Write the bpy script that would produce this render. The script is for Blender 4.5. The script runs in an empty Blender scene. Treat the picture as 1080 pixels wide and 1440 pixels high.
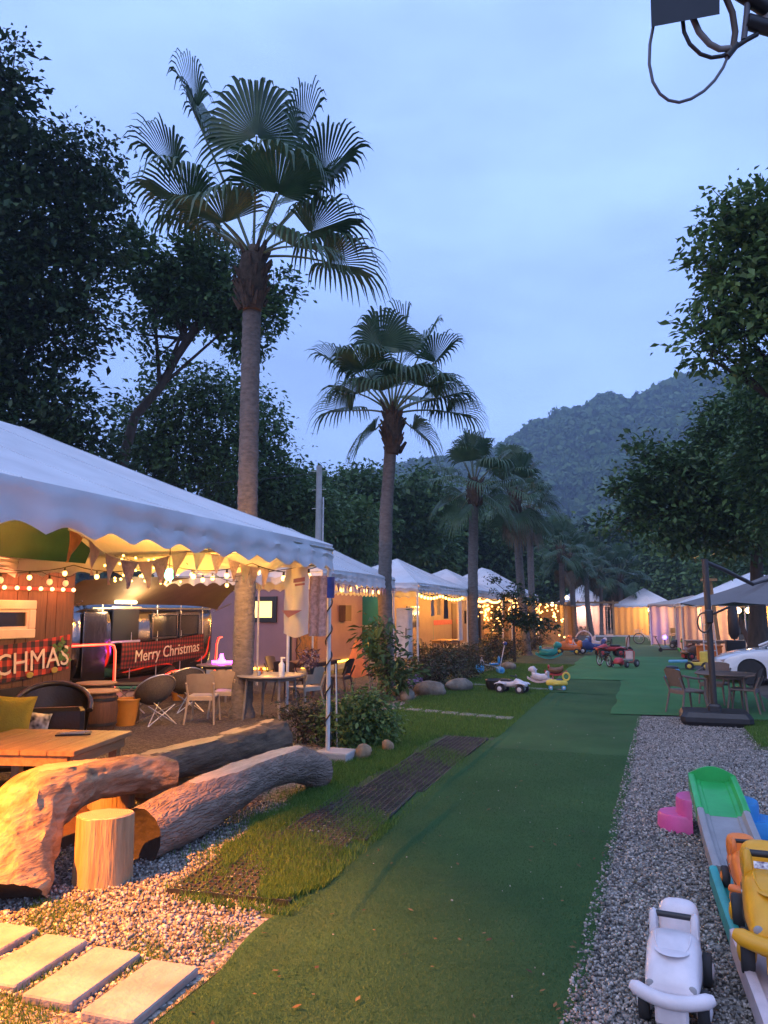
import bpy, math, random
import numpy as np
from mathutils import Vector, Matrix, Euler

SC = bpy.context.scene
COL = SC.collection
PI = math.pi
RNG = random.Random(7)

# ------------------------------------------------------------------ camera
FPX = 1050.0                      # focal length in pixels of the 1080x1440 photograph
CAMH = 1.8
YAW = math.radians(19.0)
PITCH = math.atan(140 / 1050)
cam = bpy.data.objects.new('camera', bpy.data.cameras.new('camera'))
COL.objects.link(cam)
cam.location = (0, 0, CAMH)
cam.rotation_euler = (PI / 2 + PITCH, 0, YAW)
cam.data.sensor_fit = 'VERTICAL'
cam.data.angle_y = 2 * math.atan(720 / FPX)
cam.data.clip_start = 0.05
cam.data.clip_end = 6000
SC.camera = cam

# ------------------------------------------------------------------ world: overcast blue hour
world = bpy.data.worlds.new('World')
SC.world = world
world.use_nodes = True
nt = world.node_tree
nt.nodes.clear()
def wn(t, **k):
    n = nt.nodes.new(t)
    for a, b in k.items():
        setattr(n, a, b)
    return n
w_out = wn('ShaderNodeOutputWorld'); w_bg = wn('ShaderNodeBackground')
w_tc = wn('ShaderNodeTexCoord'); w_sep = wn('ShaderNodeSeparateXYZ')
w_ramp = wn('ShaderNodeValToRGB')
nt.links.new(w_tc.outputs['Generated'], w_sep.inputs[0])
nt.links.new(w_sep.outputs['Z'], w_ramp.inputs[0])
e = w_ramp.color_ramp.elements
e[0].position = 0.0; e[0].color = (0.25, 0.375, 0.78, 1)
e[1].position = 1.0; e[1].color = (0.215, 0.325, 0.66, 1)
m_ = e.new(0.35); m_.color = (0.218, 0.338, 0.73, 1)
w_map = wn('ShaderNodeMapping'); w_map.inputs['Scale'].default_value = (1.0, 1.0, 2.6)
nt.links.new(w_tc.outputs['Generated'], w_map.inputs[0])
w_n = wn('ShaderNodeTexNoise'); w_n.inputs['Scale'].default_value = 2.2
w_n.inputs['Detail'].default_value = 5; w_n.inputs['Roughness'].default_value = 0.5
nt.links.new(w_map.outputs[0], w_n.inputs['Vector'])
w_cr = wn('ShaderNodeMapRange'); w_cr.inputs[1].default_value = 0.3; w_cr.inputs[2].default_value = 0.7
w_cr.inputs[3].default_value = 0.68; w_cr.inputs[4].default_value = 1.28
nt.links.new(w_n.outputs['Fac'], w_cr.inputs[0])
w_sky = wn('ShaderNodeTexSky', sky_type='NISHITA')
w_sky.sun_disc = False; w_sky.sun_elevation = math.radians(4); w_sky.sun_rotation = math.radians(200)
w_sm = wn('ShaderNodeMix', data_type='RGBA', blend_type='ADD'); w_sm.inputs['Factor'].default_value = 0.02
w_mul = wn('ShaderNodeMix', data_type='RGBA', blend_type='MULTIPLY'); w_mul.inputs['Factor'].default_value = 1
nt.links.new(w_ramp.outputs[0], w_mul.inputs['A'])
nt.links.new(w_cr.outputs[0], w_mul.inputs['B'])
nt.links.new(w_mul.outputs['Result'], w_sm.inputs['A'])
nt.links.new(w_sky.outputs[0], w_sm.inputs['B'])
nt.links.new(w_sm.outputs['Result'], w_bg.inputs['Color'])
w_bg.inputs['Strength'].default_value = 1.5
nt.links.new(w_bg.outputs[0], w_out.inputs[0])

# soft twilight from behind the camera
sun = bpy.data.objects.new('sun', bpy.data.lights.new('sun', 'SUN'))
COL.objects.link(sun)
sun.data.energy = 0.65
sun.data.angle = math.radians(50)
sun.data.color = (1.0, 0.88, 0.78)
sun.rotation_euler = (math.radians(38), 0, math.radians(-20))

SC.view_settings.view_transform = 'Standard'
SC.view_settings.look = 'None'
SC.view_settings.exposure = 0.58
SC.view_settings.gamma = 1.0
SC.view_settings.use_curve_mapping = False
SC.render.engine = 'CYCLES'
SC.cycles.use_denoising = True
SC.cycles.max_bounces = 6
SC.cycles.diffuse_bounces = 3
SC.cycles.glossy_bounces = 3
SC.cycles.transmission_bounces = 4
SC.cycles.transparent_max_bounces = 6
SC.cycles.volume_bounces = 0
SC.cycles.sample_clamp_indirect = 4.0
SC.cycles.caustics_reflective = False
SC.cycles.caustics_refractive = False

# ------------------------------------------------------------------ pixel <-> place
_F = Vector((-math.sin(YAW) * math.cos(PITCH), math.cos(YAW) * math.cos(PITCH), math.sin(PITCH)))
_R = Vector((math.cos(YAW), math.sin(YAW), 0))
_U = _R.cross(_F)
def ray(x, y):
    return _F + _R * ((x - 540) / FPX) + _U * ((720 - y) / FPX)
def G(x, y, z=0.0):
    d = ray(x, y); t = (z - CAMH) / d.z
    return Vector((0, 0, CAMH)) + d * t
def atX(x, y, X):
    d = ray(x, y); return Vector((0, 0, CAMH)) + d * (X / d.x)
def atY(x, y, Y):
    d = ray(x, y); return Vector((0, 0, CAMH)) + d * (Y / d.y)
def atD(x, y, D):
    return Vector((0, 0, CAMH)) + ray(x, y) * D

# ------------------------------------------------------------------ materials
MATS = {}
def pm(name, col, rough=0.6, var=0.18, scale=6.0, bump=0.0, bscale=30.0, metal=0.0, transl=0.0,
       emit=None, estr=0.0, coat=0.0, stretch=None, col2=None, spec=0.5, wave=None, detail=6.0, tcol=None):
    """procedural Principled material with noise colour variation and bump"""
    if name in MATS: return MATS[name]
    m = bpy.data.materials.new(name); m.use_nodes = True
    t = m.node_tree; b = t.nodes['Principled BSDF']
    L = t.links.new
    tc = t.nodes.new('ShaderNodeTexCoord'); mp = t.nodes.new('ShaderNodeMapping')
    L(tc.outputs['Object'], mp.inputs[0])
    if stretch: mp.inputs['Scale'].default_value = stretch
    n = t.nodes.new('ShaderNodeTexNoise'); n.inputs['Scale'].default_value = scale
    n.inputs['Detail'].default_value = detail; n.inputs['Roughness'].default_value = 0.6
    L(mp.outputs[0], n.inputs['Vector'])
    r = t.nodes.new('ShaderNodeValToRGB')
    lo = tuple(max(0, c * (1 - var)) for c in col); hi = tuple(min(1, c * (1 + var)) for c in col)
    if col2: lo, hi = col, col2
    r.color_ramp.elements[0].position = 0.32; r.color_ramp.elements[1].position = 0.68
    r.color_ramp.elements[0].color = (*lo, 1); r.color_ramp.elements[1].color = (*hi, 1)
    L(n.outputs['Fac'], r.inputs[0])
    L(r.outputs[0], b.inputs['Base Color'])
    b.inputs['Roughness'].default_value = rough
    b.inputs['Metallic'].default_value = metal
    b.inputs['Specular IOR Level'].default_value = spec
    b.inputs['Coat Weight'].default_value = coat
    if bump > 0:
        n2 = t.nodes.new('ShaderNodeTexNoise'); n2.inputs['Scale'].default_value = bscale
        n2.inputs['Detail'].default_value = 4
        L(mp.outputs[0], n2.inputs['Vector'])
        bp = t.nodes.new('ShaderNodeBump'); bp.inputs['Strength'].default_value = bump
        bp.inputs['Distance'].default_value = 0.02
        L(n2.outputs['Fac'], bp.inputs['Height']); L(bp.outputs[0], b.inputs['Normal'])
    if emit:
        b.inputs['Emission Color'].default_value = (*emit, 1)
        b.inputs['Emission Strength'].default_value = estr
    if transl > 0:
        tr = t.nodes.new('ShaderNodeBsdfTranslucent'); mx = t.nodes.new('ShaderNodeMixShader')
        mx.inputs[0].default_value = transl
        if tcol: tr.inputs[0].default_value = (*tcol, 1)
        else: L(r.outputs[0], tr.inputs[0])
        L(b.outputs[0], mx.inputs[1]); L(tr.outputs[0], mx.inputs[2])
        L(mx.outputs[0], t.nodes['Material Output'].inputs[0])
    MATS[name] = m
    return m

def glow(name, col, strength, base=None):
    m = pm(name, base or col, 0.4, 0.02, emit=col, estr=strength)
    m.cycles.emission_sampling = 'NONE'
    return m
def glow_lit(name, col, strength):
    return pm(name, col, 0.4, 0.02, emit=col, estr=strength)

def plaid(name, c1, c2, c3, s, axis=1):
    """woven plaid: dark bands crossing on a coloured ground (object Y and Z)"""
    m = bpy.data.materials.new(name); m.use_nodes = True
    t = m.node_tree; b = t.nodes['Principled BSDF']; L = t.links.new
    tc = t.nodes.new('ShaderNodeTexCoord'); sp = t.nodes.new('ShaderNodeSeparateXYZ')
    L(tc.outputs['Object'], sp.inputs[0])
    facs = []
    for ax, ph in (('Y', 0.0), ('Z', 0.3)):
        mu = t.nodes.new('ShaderNodeMath'); mu.operation = 'MULTIPLY'; mu.inputs[1].default_value = 2 * PI / s
        sn = t.nodes.new('ShaderNodeMath'); sn.operation = 'SINE'
        gt = t.nodes.new('ShaderNodeMath'); gt.operation = 'GREATER_THAN'; gt.inputs[1].default_value = 0.0
        L(sp.outputs[ax], mu.inputs[0]); L(mu.outputs[0], sn.inputs[0]); L(sn.outputs[0], gt.inputs[0])
        facs.append(gt.outputs[0])
    ad = t.nodes.new('ShaderNodeMath'); ad.operation = 'ADD'; L(facs[0], ad.inputs[0]); L(facs[1], ad.inputs[1])
    ml = t.nodes.new('ShaderNodeMath'); ml.operation = 'MULTIPLY'; ml.inputs[1].default_value = 0.5
    L(ad.outputs[0], ml.inputs[0])
    r = t.nodes.new('ShaderNodeValToRGB'); r.color_ramp.interpolation = 'CONSTANT'
    r.color_ramp.elements[0].color = (*c1, 1); r.color_ramp.elements[1].position = 0.75
    r.color_ramp.elements[1].color = (*c3, 1)
    k = r.color_ramp.elements.new(0.3); k.color = (*c2, 1)
    L(ml.outputs[0], r.inputs[0]); L(r.outputs[0], b.inputs['Base Color'])
    b.inputs['Roughness'].default_value = 0.9
    return m

# ------------------------------------------------------------------ mesh helpers
class MB:
    """collects shapes and builds ONE mesh object"""
    def __init__(s): s.v = []; s.f = []
    def add(s, vs, fs):
        o = len(s.v); s.v += [tuple(p) for p in vs]; s.f += [tuple(i + o for i in q) for q in fs]; return s
    def box(s, c, d, rz=0.0, rx=0.0, ry=0.0, bev=0.0):
        hx, hy, hz = d[0] / 2, d[1] / 2, d[2] / 2
        M = Euler((rx, ry, rz)).to_matrix(); c = Vector(c)
        if bev <= 0:
            P = [M @ Vector((x * hx, y * hy, z * hz)) + c for z in (-1, 1) for y in (-1, 1) for x in (-1, 1)]
            return s.add(P, [(0, 2, 3, 1), (4, 5, 7, 6), (0, 1, 5, 4), (2, 6, 7, 3), (0, 4, 6, 2), (1, 3, 7, 5)])
        b = min(bev, hx * .9, hy * .9, hz * .9)
        # rounded plan (octagon) with chamfered top and bottom
        ring = lambda ix, iy, z: [(ix, -iy + b, z), (ix, iy - b, z), (ix - b, iy, z), (-ix + b, iy, z), (-ix, iy - b, z), (-ix, -iy + b, z), (-ix + b, -iy, z), (ix - b, -iy, z)]
        R_ = [ring(hx - b * .7, hy - b * .7, -hz), ring(hx, hy, -hz + b), ring(hx, hy, hz - b), ring(hx - b * .7, hy - b * .7, hz)]
        P = [M @ Vector(p) + c for r in R_ for p in r]; F = [tuple(range(7, -1, -1)), tuple(range(24, 32))]
        for k in range(3):
            for i in range(8):
                j = (i + 1) % 8; F.append((k * 8 + i, k * 8 + j, k * 8 + 8 + j, k * 8 + 8 + i))
        return s.add(P, F)
    def tube(s, pts, r, n=8, cap=True, closed=False):
        pts = [Vector(p) for p in pts]
        rs = r if isinstance(r, (list, tuple)) else [r] * len(pts)
        N = len(pts); rings = []
        T0 = (pts[1] - pts[0]).normalized()
        a = Vector((0, 0, 1)) if abs(T0.z) < 0.9 else Vector((1, 0, 0))
        u = T0.cross(a).normalized()
        for i in range(N):
            if closed: T = (pts[(i + 1) % N] - pts[i - 1])
            else: T = pts[min(i + 1, N - 1)] - pts[max(i - 1, 0)]
            T = T.normalized() if T.length > 1e-9 else T0
            u = (u - T * u.dot(T))
            u = u.normalized() if u.length > 1e-6 else T.orthogonal().normalized()
            w = T.cross(u)
            rings.append([pts[i] + (u * math.cos(2 * PI * k / n) + w * math.sin(2 * PI * k / n)) * rs[i] for k in range(n)])
        P = [p for q in rings for p in q]; F = []
        M_ = N if closed else N - 1
        for i in range(M_):
            i2 = (i + 1) % N
            for k in range(n):
                k2 = (k + 1) % n; F.append((i * n + k, i * n + k2, i2 * n + k2, i2 * n + k))
        if cap and not closed:
            F.append(tuple(range(n - 1, -1, -1))); F.append(tuple((N - 1) * n + k for k in range(n)))
        return s.add(P, F)
    def cyl(s, p0, p1, r0, r1=None, n=12):
        return s.tube([p0, p1], [r0, r0 if r1 is None else r1], n)
    def lathe(s, prof, c=(0, 0, 0), n=16, M=None, caps=True):
        """prof: list of (radius, height) around local Z"""
        c = Vector(c); P = []
        for r, h in prof:
            for k in range(n):
                p = Vector((r * math.cos(2 * PI * k / n), r * math.sin(2 * PI * k / n), h))
                P.append((M @ p if M else p) + c)
        F = []
        for i in range(len(prof) - 1):
            for k in range(n):
                k2 = (k + 1) % n; F.append((i * n + k, i * n + k2, i * n + n + k2, i * n + n + k))
        if caps:
            F.append(tuple(range(n - 1, -1, -1))); F.append(tuple((len(prof) - 1) * n + k for k in range(n)))
        return s.add(P, F)
    def ball(s, c, r, n=10, m=6, sq=(1, 1, 1)):
        P = []; c = Vector(c)
        for i in range(m + 1):
            a = PI * (i / m) * .998 + .001
            for k in range(n):
                P.append(c + Vector((r * sq[0] * math.sin(a) * math.cos(2 * PI * k / n), r * sq[1] * math.sin(a) * math.sin(2 * PI * k / n), -r * sq[2] * math.cos(a))))
        F = [(i * n + k, i * n + (k + 1) % n, i * n + n + (k + 1) % n, i * n + n + k) for i in range(m) for k in range(n)]
        return s.add(P, F)
    def grid(s, fn, nu, nv):
        P = [fn(i / nu, j / nv) for j in range(nv + 1) for i in range(nu + 1)]
        F = [(j * (nu + 1) + i, j * (nu + 1) + i + 1, (j + 1) * (nu + 1) + i + 1, (j + 1) * (nu + 1) + i) for j in range(nv) for i in range(nu)]
        return s.add(P, F)
    def prism(s, poly, h, axis='z', off=0.0):
        """extrude a 2D outline; axis z: (x,y); axis y: (x,z) extruded over y; axis x: (y,z) over x"""
        n = len(poly)
        def mk(p, w):
            return (p[0], p[1], w) if axis == 'z' else ((p[0], w, p[1]) if axis == 'y' else (w, p[0], p[1]))
        P = [mk(p, off) for p in poly] + [mk(p, off + h) for p in poly]
        F = [tuple(range(n - 1, -1, -1)), tuple(range(n, 2 * n))] + [(i, (i + 1) % n, n + (i + 1) % n, n + i) for i in range(n)]
        return s.add(P, F)
    def build(s, name, mat, parent=None, smooth=False, loc=None, rz=0.0, recalc=True):
        me = bpy.data.meshes.new(name)
        me.from_pydata(s.v, [], s.f); me.update()
        return link(name, me, mat, parent, smooth, loc, rz, recalc)

import bmesh
def link(name, me, mat, parent=None, smooth=False, loc=None, rz=0.0, recalc=False):
    if recalc:
        bm = bmesh.new(); bm.from_mesh(me); bmesh.ops.recalc_face_normals(bm, faces=bm.faces); bm.to_mesh(me); bm.free()
    if mat:
        for q in (mat if isinstance(mat, (list, tuple)) else [mat]): me.materials.append(q)
    if smooth:
        me.polygons.foreach_set('use_smooth', [True] * len(me.polygons))
        try: me.set_sharp_from_angle(angle=math.radians(50))
        except Exception: pass
    o = bpy.data.objects.new(name, me); COL.objects.link(o)
    if parent: o.parent = parent
    if loc is not None: o.location = loc
    o.rotation_euler[2] = rz
    return o
def np_mesh(name, V, F, k):
    """fast mesh from numpy: V (n,3), F (m,k)"""
    me = bpy.data.meshes.new(name)
    V = np.ascontiguousarray(V, np.float32); F = np.ascontiguousarray(F, np.int32)
    me.vertices.add(len(V)); me.vertices.foreach_set('co', V.ravel())
    me.loops.add(F.size); me.loops.foreach_set('vertex_index', F.ravel())
    me.polygons.add(len(F)); me.polygons.foreach_set('loop_start', np.arange(0, F.size, k, dtype=np.int32))
    me.update(calc_edges=True)
    return me
def tag(o, label=None, cat=None, group=None, kind=None):
    if label: o['label'] = label
    if cat: o['category'] = cat
    if group: o['group'] = group
    if kind: o['kind'] = kind
    return o
def thing(name, label, cat, loc=(0, 0, 0), rz=0.0, group=None):
    o = bpy.data.objects.new(name, None); COL.objects.link(o)
    o.empty_display_size = 0.2
    o.location = loc; o.rotation_euler[2] = rz
    return tag(o, label, cat, group)
def copy_tree(o, parent=None):
    c = o.copy(); COL.objects.link(c); c.parent = parent
    for ch in list(o.children): copy_tree(ch, c)
    return c
def dup(o, label, loc, rz=0.0, sc=1.0):
    c = copy_tree(o); c['label'] = label; c.location = loc; c.rotation_euler[2] = rz
    c.scale = (sc, sc, sc) if not isinstance(sc, tuple) else sc
    return c
def point_light(name, parent, loc, power, col, size=0.05):
    l = bpy.data.objects.new(name, bpy.data.lights.new(name, 'POINT')); COL.objects.link(l)
    l.data.energy = power; l.data.color = col; l.data.shadow_soft_size = size
    l.location = loc
    if parent: l.parent = parent
    return l
def text_mesh(txt, size, ext=0.003, align='CENTER', shear=0.0, space=1.0):
    cu = bpy.data.curves.new('lettering', 'FONT'); cu.body = txt; cu.size = size; cu.extrude = ext
    cu.align_x = align; cu.align_y = 'CENTER'; cu.shear = shear; cu.space_character = space
    cu.resolution_u = 3
    o = bpy.data.objects.new('tmp', cu); COL.objects.link(o)
    bpy.context.view_layer.update()
    me = bpy.data.meshes.new_from_object(o.evaluated_get(bpy.context.evaluated_depsgraph_get()))
    bpy.data.objects.remove(o); bpy.data.curves.remove(cu)
    return me
def letters(txt, size, mat, parent, loc, face='x', name='lettering', ext=0.003, shear=0.0, space=1.0, tilt=0.0):
    """flat lettering on a surface facing +X ('x') or -Y ('y')"""
    me = text_mesh(txt, size, ext, 'CENTER', shear, space)
    o = link(name, me, mat, parent)
    o.location = loc
    o.rotation_euler = (PI / 2, tilt, PI / 2) if face == 'x' else (PI / 2, tilt, 0)
    return o
def nz(x, y=0.0, z=0.0, s=1.0):
    from mathutils import noise
    return noise.noise(Vector((x * s, y * s, z * s)))
# ================================================================== materials used all over
def island_mat(name, cols, rough=0.6, transl=0.0, bump=0.0, spec=0.4):
    """colour picked per loose piece of the mesh (leaf, stone, blade)"""
    m = bpy.data.materials.new(name); m.use_nodes = True
    t = m.node_tree; b = t.nodes['Principled BSDF']; L = t.links.new
    g = t.nodes.new('ShaderNodeNewGeometry'); r = t.nodes.new('ShaderNodeValToRGB')
    els = r.color_ramp.elements
    for i, c in enumerate(cols):
        p = i / (len(cols) - 1)
        if i == 0: els[0].position = 0; els[0].color = (*c, 1)
        elif i == len(cols) - 1: els[len(els) - 1].position = 1; els[len(els) - 1].color = (*c, 1)
        else: q = els.new(p); q.color = (*c, 1)
    L(g.outputs['Random Per Island'], r.inputs[0]); L(r.outputs[0], b.inputs['Base Color'])
    b.inputs['Roughness'].default_value = rough; b.inputs['Specular IOR Level'].default_value = spec
    if bump:
        n = t.nodes.new('ShaderNodeTexNoise'); n.inputs['Scale'].default_value = 60
        bp = t.nodes.new('ShaderNodeBump'); bp.inputs['Strength'].default_value = bump
        L(n.outputs['Fac'], bp.inputs['Height']); L(bp.outputs[0], b.inputs['Normal'])
    if transl:
        tr = t.nodes.new('ShaderNodeBsdfTranslucent'); mx = t.nodes.new('ShaderNodeMixShader'); mx.inputs[0].default_value = transl
        L(r.outputs[0], tr.inputs[0]); L(b.outputs[0], mx.inputs[1]); L(tr.outputs[0], mx.inputs[2])
        L(mx.outputs[0], t.nodes['Material Output'].inputs[0])
    return m

def gravel_mat(name, cols, scale):
    m = bpy.data.materials.new(name); m.use_nodes = True
    t = m.node_tree; b = t.nodes['Principled BSDF']; L = t.links.new
    tc = t.nodes.new('ShaderNodeTexCoord')
    v = t.nodes.new('ShaderNodeTexVoronoi'); v.inputs['Scale'].default_value = scale
    L(tc.outputs['Object'], v.inputs['Vector'])
    sp = t.nodes.new('ShaderNodeSeparateColor'); L(v.outputs['Color'], sp.inputs[0])
    r = t.nodes.new('ShaderNodeValToRGB')
    els = r.color_ramp.elements; els[0].color = (*cols[0], 1); els[1].color = (*cols[-1], 1)
    for i in range(1, len(cols) - 1): els.new(i / (len(cols) - 1)).color = (*cols[i], 1)
    L(sp.outputs[0], r.inputs[0])
    n = t.nodes.new('ShaderNodeTexNoise'); n.inputs['Scale'].default_value = 1.3; n.inputs['Detail'].default_value = 5
    L(tc.outputs['Object'], n.inputs['Vector'])
    mr = t.nodes.new('ShaderNodeMapRange'); mr.inputs[1].default_value = .3; mr.inputs[2].default_value = .7; mr.inputs[3].default_value = .75; mr.inputs[4].default_value = 1.15
    L(n.outputs['Fac'], mr.inputs[0])
    mx = t.nodes.new('ShaderNodeMix'); mx.data_type = 'RGBA'; mx.blend_type = 'MULTIPLY'; mx.inputs['Factor'].default_value = 1
    L(r.outputs[0], mx.inputs['A']); L(mr.outputs[0], mx.inputs['B']); L(mx.outputs['Result'], b.inputs['Base Color'])
    b.inputs['Roughness'].default_value = 0.85
    bp = t.nodes.new('ShaderNodeBump'); bp.inputs['Strength'].default_value = 1.0; bp.inputs['Distance'].default_value = 0.02; bp.invert = True
    L(v.outputs['Distance'], bp.inputs['Height']); L(bp.outputs[0], b.inputs['Normal'])
    return m

STONES = [(0.055, 0.052, 0.047), (0.16, 0.150, 0.134), (0.27, 0.253, 0.226), (0.37, 0.348, 0.312), (0.54, 0.51, 0.465)]
M_gravel = gravel_mat('crushed gravel', [tuple(c * .85 for c in q) for q in STONES], 42)
M_stone = island_mat('gravel stones', STONES, 0.8, bump=0.3)
M_soil = pm('soil', (0.075, 0.06, 0.042), 0.95, 0.4, 3.0, bump=0.8, bscale=25)
M_lawn = pm('lawn soil and thatch', (0.035, 0.055, 0.015), 0.95, 0.4, 2.0, col2=(0.075, 0.10, 0.03), bump=0.9, bscale=60)
M_blade = island_mat('grass blades', [(0.035, 0.09, 0.012), (0.07, 0.17, 0.02), (0.11, 0.23, 0.032), (0.17, 0.26, 0.055)], 0.7, 0.3)
def turf_mat(name, c1, c2):
    m = pm(name, c1, 0.85, 0.2, 0.9, col2=c2, bump=0.9, bscale=260, detail=9, spec=0.2)
    t = m.node_tree; b = t.nodes['Principled BSDF']; L = t.links.new      # trodden, dusty patches
    tc = t.nodes.new('ShaderNodeTexCoord'); n = t.nodes.new('ShaderNodeTexNoise'); n.inputs['Scale'].default_value = .55; n.inputs['Detail'].default_value = 8; n.inputs['Roughness'].default_value = .7
    L(tc.outputs['Object'], n.inputs['Vector'])
    mr = t.nodes.new('ShaderNodeMapRange'); mr.inputs[1].default_value = .5; mr.inputs[2].default_value = .78; mr.inputs[3].default_value = 0; mr.inputs[4].default_value = .55; L(n.outputs['Fac'], mr.inputs[0])
    mx = t.nodes.new('ShaderNodeMix'); mx.data_type = 'RGBA'; L(mr.outputs[0], mx.inputs['Factor']); src = b.inputs['Base Color'].links[0].from_socket
    L(src, mx.inputs['A']); mx.inputs['B'].default_value = (.08, .125, .06, 1); L(mx.outputs['Result'], b.inputs['Base Color'])
    return m
M_turf = turf_mat('artificial turf', (0.031, 0.10, 0.031), (0.055, 0.145, 0.046))
M_turf2 = turf_mat('bright artificial turf', (0.05, 0.19, 0.065), (0.075, 0.24, 0.085))
M_turf3 = turf_mat('faded artificial turf', (0.06, 0.12, 0.05), (0.085, 0.16, 0.06))
M_fibre = island_mat('turf fibres', [(0.026, 0.082, 0.024), (0.046, 0.128, 0.037), (0.08, 0.17, 0.054)], 0.7, 0.15)
M_concrete = pm('concrete', (0.40, 0.385, 0.36), 0.85, 0.18, 4.0, bump=0.35, bscale=50)
M_slab = pm('stepping slab', (0.30, 0.265, 0.235), 0.9, 0.28, 3.5, bump=0.5, bscale=30, detail=10)
M_canvas = pm('white tent canvas', (0.63, 0.64, 0.66), 0.55, 0.10, 1.6, bump=0.15, bscale=5, transl=0.03)
M_steel = pm('galvanised steel', (0.55, 0.55, 0.55), 0.35, 0.15, 12, metal=0.8)
M_wpost = pm('white painted steel', (0.62, 0.61, 0.58), 0.45, 0.12, 10)
M_black = pm('black plastic', (0.018, 0.018, 0.02), 0.45, 0.2, 10)
M_dark = pm('dark rubber', (0.022, 0.022, 0.023), 0.7, 0.2, 10)
M_bark = pm('tree bark', (0.06, 0.045, 0.032), 0.95, 0.35, 7, bump=0.9, bscale=14, stretch=(1, 1, .3))

def sheet(name, fn, nu, nv, mat, label=None):
    o = MB().grid(fn, nu, nv).build(name, mat, None, True)
    o['kind'] = 'structure'
    return o

# ================================================================== ground, lawn, gravel, turf
o = MB().add([(-900, -150, 0), (900, -150, 0), (900, 1250, 0), (-900, 1250, 0)], [(0, 1, 2, 3)]).build('ground', M_soil)
o['kind'] = 'structure'
def wob(a, s=0.7, k=0.12): return k * nz(a * s, 3.1, 1.7)
sheet('gravel_ground', lambda u, v: (-4.75 + wob(v * 9 + 50, 1.3, .25) * (1 - u) + u * (2.65 + wob(v * 16, 1.1, .1)), 1.5 + v * 17.2, 0.008), 8, 50, M_gravel)
sheet('tent_floor', lambda u, v: (-9.6 + u * 5.2, 1.0 + v * 44.0, 0.004), 8, 50, gravel_mat('earth and gravel in painted shade', [(.025, .018, .014), (.06, .045, .034), (.10, .075, .058), (.15, .12, .10)], 38))  # darker gravel colour puts the shade under the tents into the floor
sheet('gravel_path', lambda u, v: (-1.0 + u * 4.6, 0.6 + v * 13.6 + wob(u * 9, 1, .1) * v, 0.006), 10, 30, M_gravel)
def lawn_left(y):     # left edge of the strip of lawn
    if y < 5.3: return -2.78 - (y - 4.2) * .25
    if y < 8: return -3.05 - (y - 5.3) * .15
    if y < 13: return -3.45 - (y - 8) * .20
    return -4.4 - min(1.2, (y - 13) * .12)
def lawn_fn(u, v):
    y = 4.2 + v * 46
    x0 = lawn_left(y) + wob(y, 1.3, .15); x1 = -1.9
    return (x0 + (x1 - x0) * u, y, 0.009 + 0.006 * abs(nz(u * 3, y * .8)))
sheet('lawn', lawn_fn, 12, 160, M_lawn)
sheet('lawn_verge', lambda u, v: (1.35 + u * 3.2 + wob(v * 6, 1.5, .2) * (1 - u), 11.2 + v * 2.7 + wob(u * 5, 1, .3) * (1 - v), 0.013 + .015 * abs(nz(u * 6, v * 6))), 20, 16, M_lawn)

# artificial turf laid as a long carpet, wrinkled along its left edge
def turf_h(x, y):
    z = 0.016 + 0.010 * nz(x * .9, y * .5, 4)
    for cx, ph, a in ((-1.93, 0.0, 0.022), (-1.66, 1.7, 0.018), (-1.30, 4.0, 0.010), (-0.75, 2.2, 0.007)):
        c = cx + 0.10 * nz(y * .5 + ph, 9.3); k = max(0.0, nz(y * .28 + ph * 3, 5.0) * 1.3 + .35)
        z += a * k * math.exp(-((x - c) / 0.055) ** 2)
    for cx, a, b, ph, am in ((-1.74, 4.2, 7.6, 0.0, .026), (-1.93, 6.2, 11.5, 5.0, .024)):      # rucked folds
        if a < y < b:
            c = cx + .16 * nz(y * .45 + ph, 2.2) - .05 * (y - a) / (b - a); d = x - c; w = math.sin(PI * (y - a) / (b - a)) ** .5
            z += am * w * (math.exp(-(d / .16) ** 2) if d < 0 else math.exp(-(d / .018) ** 2))
    return z
def turf_fn(u, v):
    y = 1.9 + v * 15.6
    xl = -2.18 + wob(y, 2.1, .05) + (0.10 * math.sin(y * .7)); xr = -0.36 + (y - 3.6) * .025 + wob(y + 40, 1.6, .07)
    x = xl + (xr - xl) * u
    return (x, y, turf_h(x, y) if .004 < u < .996 else 0.008)
sheet('turf_carpet', turf_fn, 130, 260, M_turf)
def mk_turf(name, mat, x0, x1, y0, y1, z, sd):
    def fn(u, v):
        x = x0 + (x1 - x0) * u; y = y0 + (y1 - y0) * v
        x += .10 * nz(y * .6, sd) * (1 if u > .5 else -1) * (1 if u in (0, 1) else 0); y += .15 * nz(x * .8, sd + 4) * (1 if v in (0, 1) else 0)
        e_ = 1 if (0 < u < 1 and 0 < v < 1) else 0
        return (x, y, (z + .012 * nz(x * .8, y * .6, sd) + .025 * max(0, nz(x * .25, y * 1.3, sd + 2) - .1) + .006) if e_ else max(.007, z - .006))
    sheet(name, fn, 24, 70, mat)
mk_turf('turf_carpet', M_turf2, -0.62, 2.3, 14.05, 24.6, .034, 1.0)
mk_turf('turf_carpet', M_turf2, -2.3, 1.5, 20.6, 31.5, .05, 7.0)
mk_turf('turf_carpet', M_turf3, -2.1, 1.8, 31.3, 62.0, .03, 12.0)
mk_turf('turf_carpet', M_turf, -2.2, -0.55, 17.2, 20.9, .026, 17.0)
sheet('concrete_pad', lambda u, v: (-4.0 + u * 5.5, 56 + v * 5, 0.06 if (0 < u < 1 and 0 < v < 1) else .02), 12, 12, M_concrete)

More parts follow.
